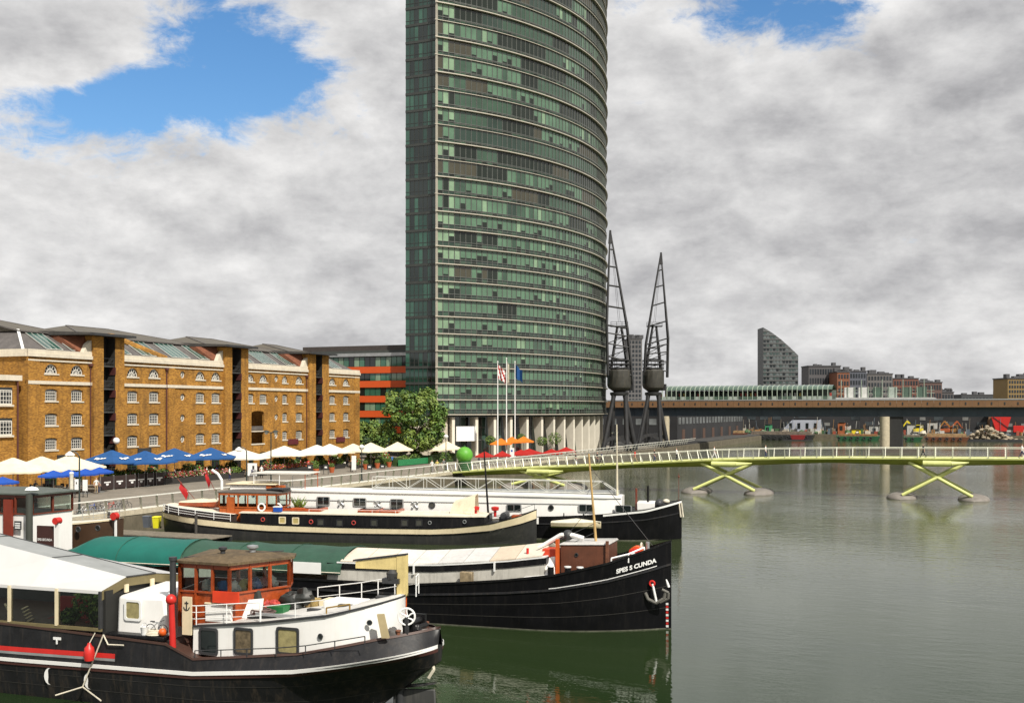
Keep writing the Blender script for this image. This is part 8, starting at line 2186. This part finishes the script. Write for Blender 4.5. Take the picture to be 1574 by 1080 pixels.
MB().tube((-1.9, -.5, 3.05), (-1.9, .5, 3.05), .3, n=12).ball((-1.9, -.7, 3.05), .36, 10).build('anchor_windlass', darkm, b4.o); MB().ball((-1.3, -.2, 3.2), .3, 10, sz=.7).build('rope_heap', rope_m, b4.o)
for k in range(3): MB().torus((-1.9, -.75 - .06 * k, 3.05), .25 - .06 * k, .04, 'y', 12, 5).build('white_coil', whitec, b4.o)
for dx in (-.12, .08): MB().tube((dx - .1, -.35, 3.1), (dx + .05, -.4, 1.9), .07, n=8).build('bow_rope', rope_m, b4.o)
MB().tube((-.25, 0, 3.2), (-.25, 0, 5.6), .02).ball((-.25, 0, 5.3), .1, 6).build('jackstaff', redwood, b4.o)
for px in (867, 897):
    p = b4.L(px, 812, -2.6); MB().tube((p.x, -2.75, 1.2), (p.x, -2.75, 2.3), .05).build('boat_fall', black, b4.o)
dinghy(b4.world(b4.L(886, 805, -2.9).x, -3.1, 1.05), 4.2, b4.yaw, cream, pmat('dinghy_cover', (.6, .57, .45), .8), 'cream dinghy slung beside the white barge near its black bow')
# stern wheelhouse, awning and flags on B4
p = b4.L(350, 770, -1.2)
MB().box(-40.5, -36.2, -1.6, 1.6, 1.9, 4.25).build('stern_cabin', white, b4.o, bevel=.08)
for x in (-39.6, -38.2): porthole(b4, (x, 3.3), .15, -1.6, steel)
MB().box(-40.8, -36.0, -1.8, 1.8, 4.26, 4.36).build('stern_cabin_roof', cream, b4.o, bevel=.03)
for px in (440,): 
    xa, xb = b4.L(398, 740, 0).x, b4.L(482, 740, 0).x
    aw = MB().box(xa, xb, -1.7, 1.7, 5.25, 5.35).build('awning', pmat('awning_white', (.62, .6, .54), .7, var=.1), b4.o)
    for x in (xa + .2, (xa + xb) / 2, xb - .2):
        for y_ in (-1.6, 1.6): MB().tube((x, y_, 3.9), (x, y_, 5.25), .035, n=6).build('awning_post', wood if x > xb - .5 else whitec, aw)
    MB().path([(xa + .2, -1.6, 4.7), (xb - .2, -1.6, 4.7)], .02).build('awning_rail', whitec, aw)
q = b4.L(330, 748, 0); ensign(b4.world(q.x, 0, q.z - .3), (-.45, .95), 'second red ensign at the white barge stern', 2.4)
MB().path([b4.L(326, 722, .3), b4.L(335, 728, .3), b4.L(341, 738, .3), b4.L(341, 752, .3)], .13, 8).build('stern_davit', whitec, b4.o)
for i, (px, py) in enumerate(((420, 748), (428, 746))):
    p = b4.L(px, py, -1.5); MB().box(p.x - .6, p.x + .6, -1.7, -1.3, 3.95, 4.25).build('flower_trough', oran, h4)

# odds and ends on the nearest barge by the cabin trunk
def side_item(px, py, name, label, cat):
    p = b1.L(px, py, -2.1); return thing(name, label, cat, b1.world(p.x, -2.1, 2.66 if p.x < -10.4 else 2.5), b1.yaw)
o = side_item(236, 967, 'rope_coil', 'pale rope coil lying beside the folding bicycle', 'rope'); m = MB()
for k in range(4): m.torus((0, 0, .04 + .05 * k), .2 - .02 * k, .035, 'z', 14, 5, ex=1.3)
m.build('coil', rope_m, o)
o = side_item(222, 972, 'bucket', 'white bucket at the edge of the black side hatch', 'bucket'); MB().lathe([(.11, 0), (.15, .28), (.16, .3), (.12, .29)], n=12).build('body', whitec, o); MB().torus((0, 0, .3), .14, .012, 'x', 12, 4).build('handle', steel, o)
o = side_item(250, 972, 'buoy', 'small orange buoy beside the red ventilator', 'buoy'); MB().blob((0, 0, .15), .15, 3, 14, rough=.05).build('body', orangep, o); MB().tube((0, 0, .28), (0, 0, .36), .03).build('eye', rope_m, o)
p = b1.L(92, 983, -2.5)
MB().box(p.x - .3, p.x + .05, -2.52, -2.49, p.z, p.z + .1).box(p.x - .16, p.x - .1, -2.53, -2.5, p.z - .16, p.z).build('side_bracket', whitec, b1.o)
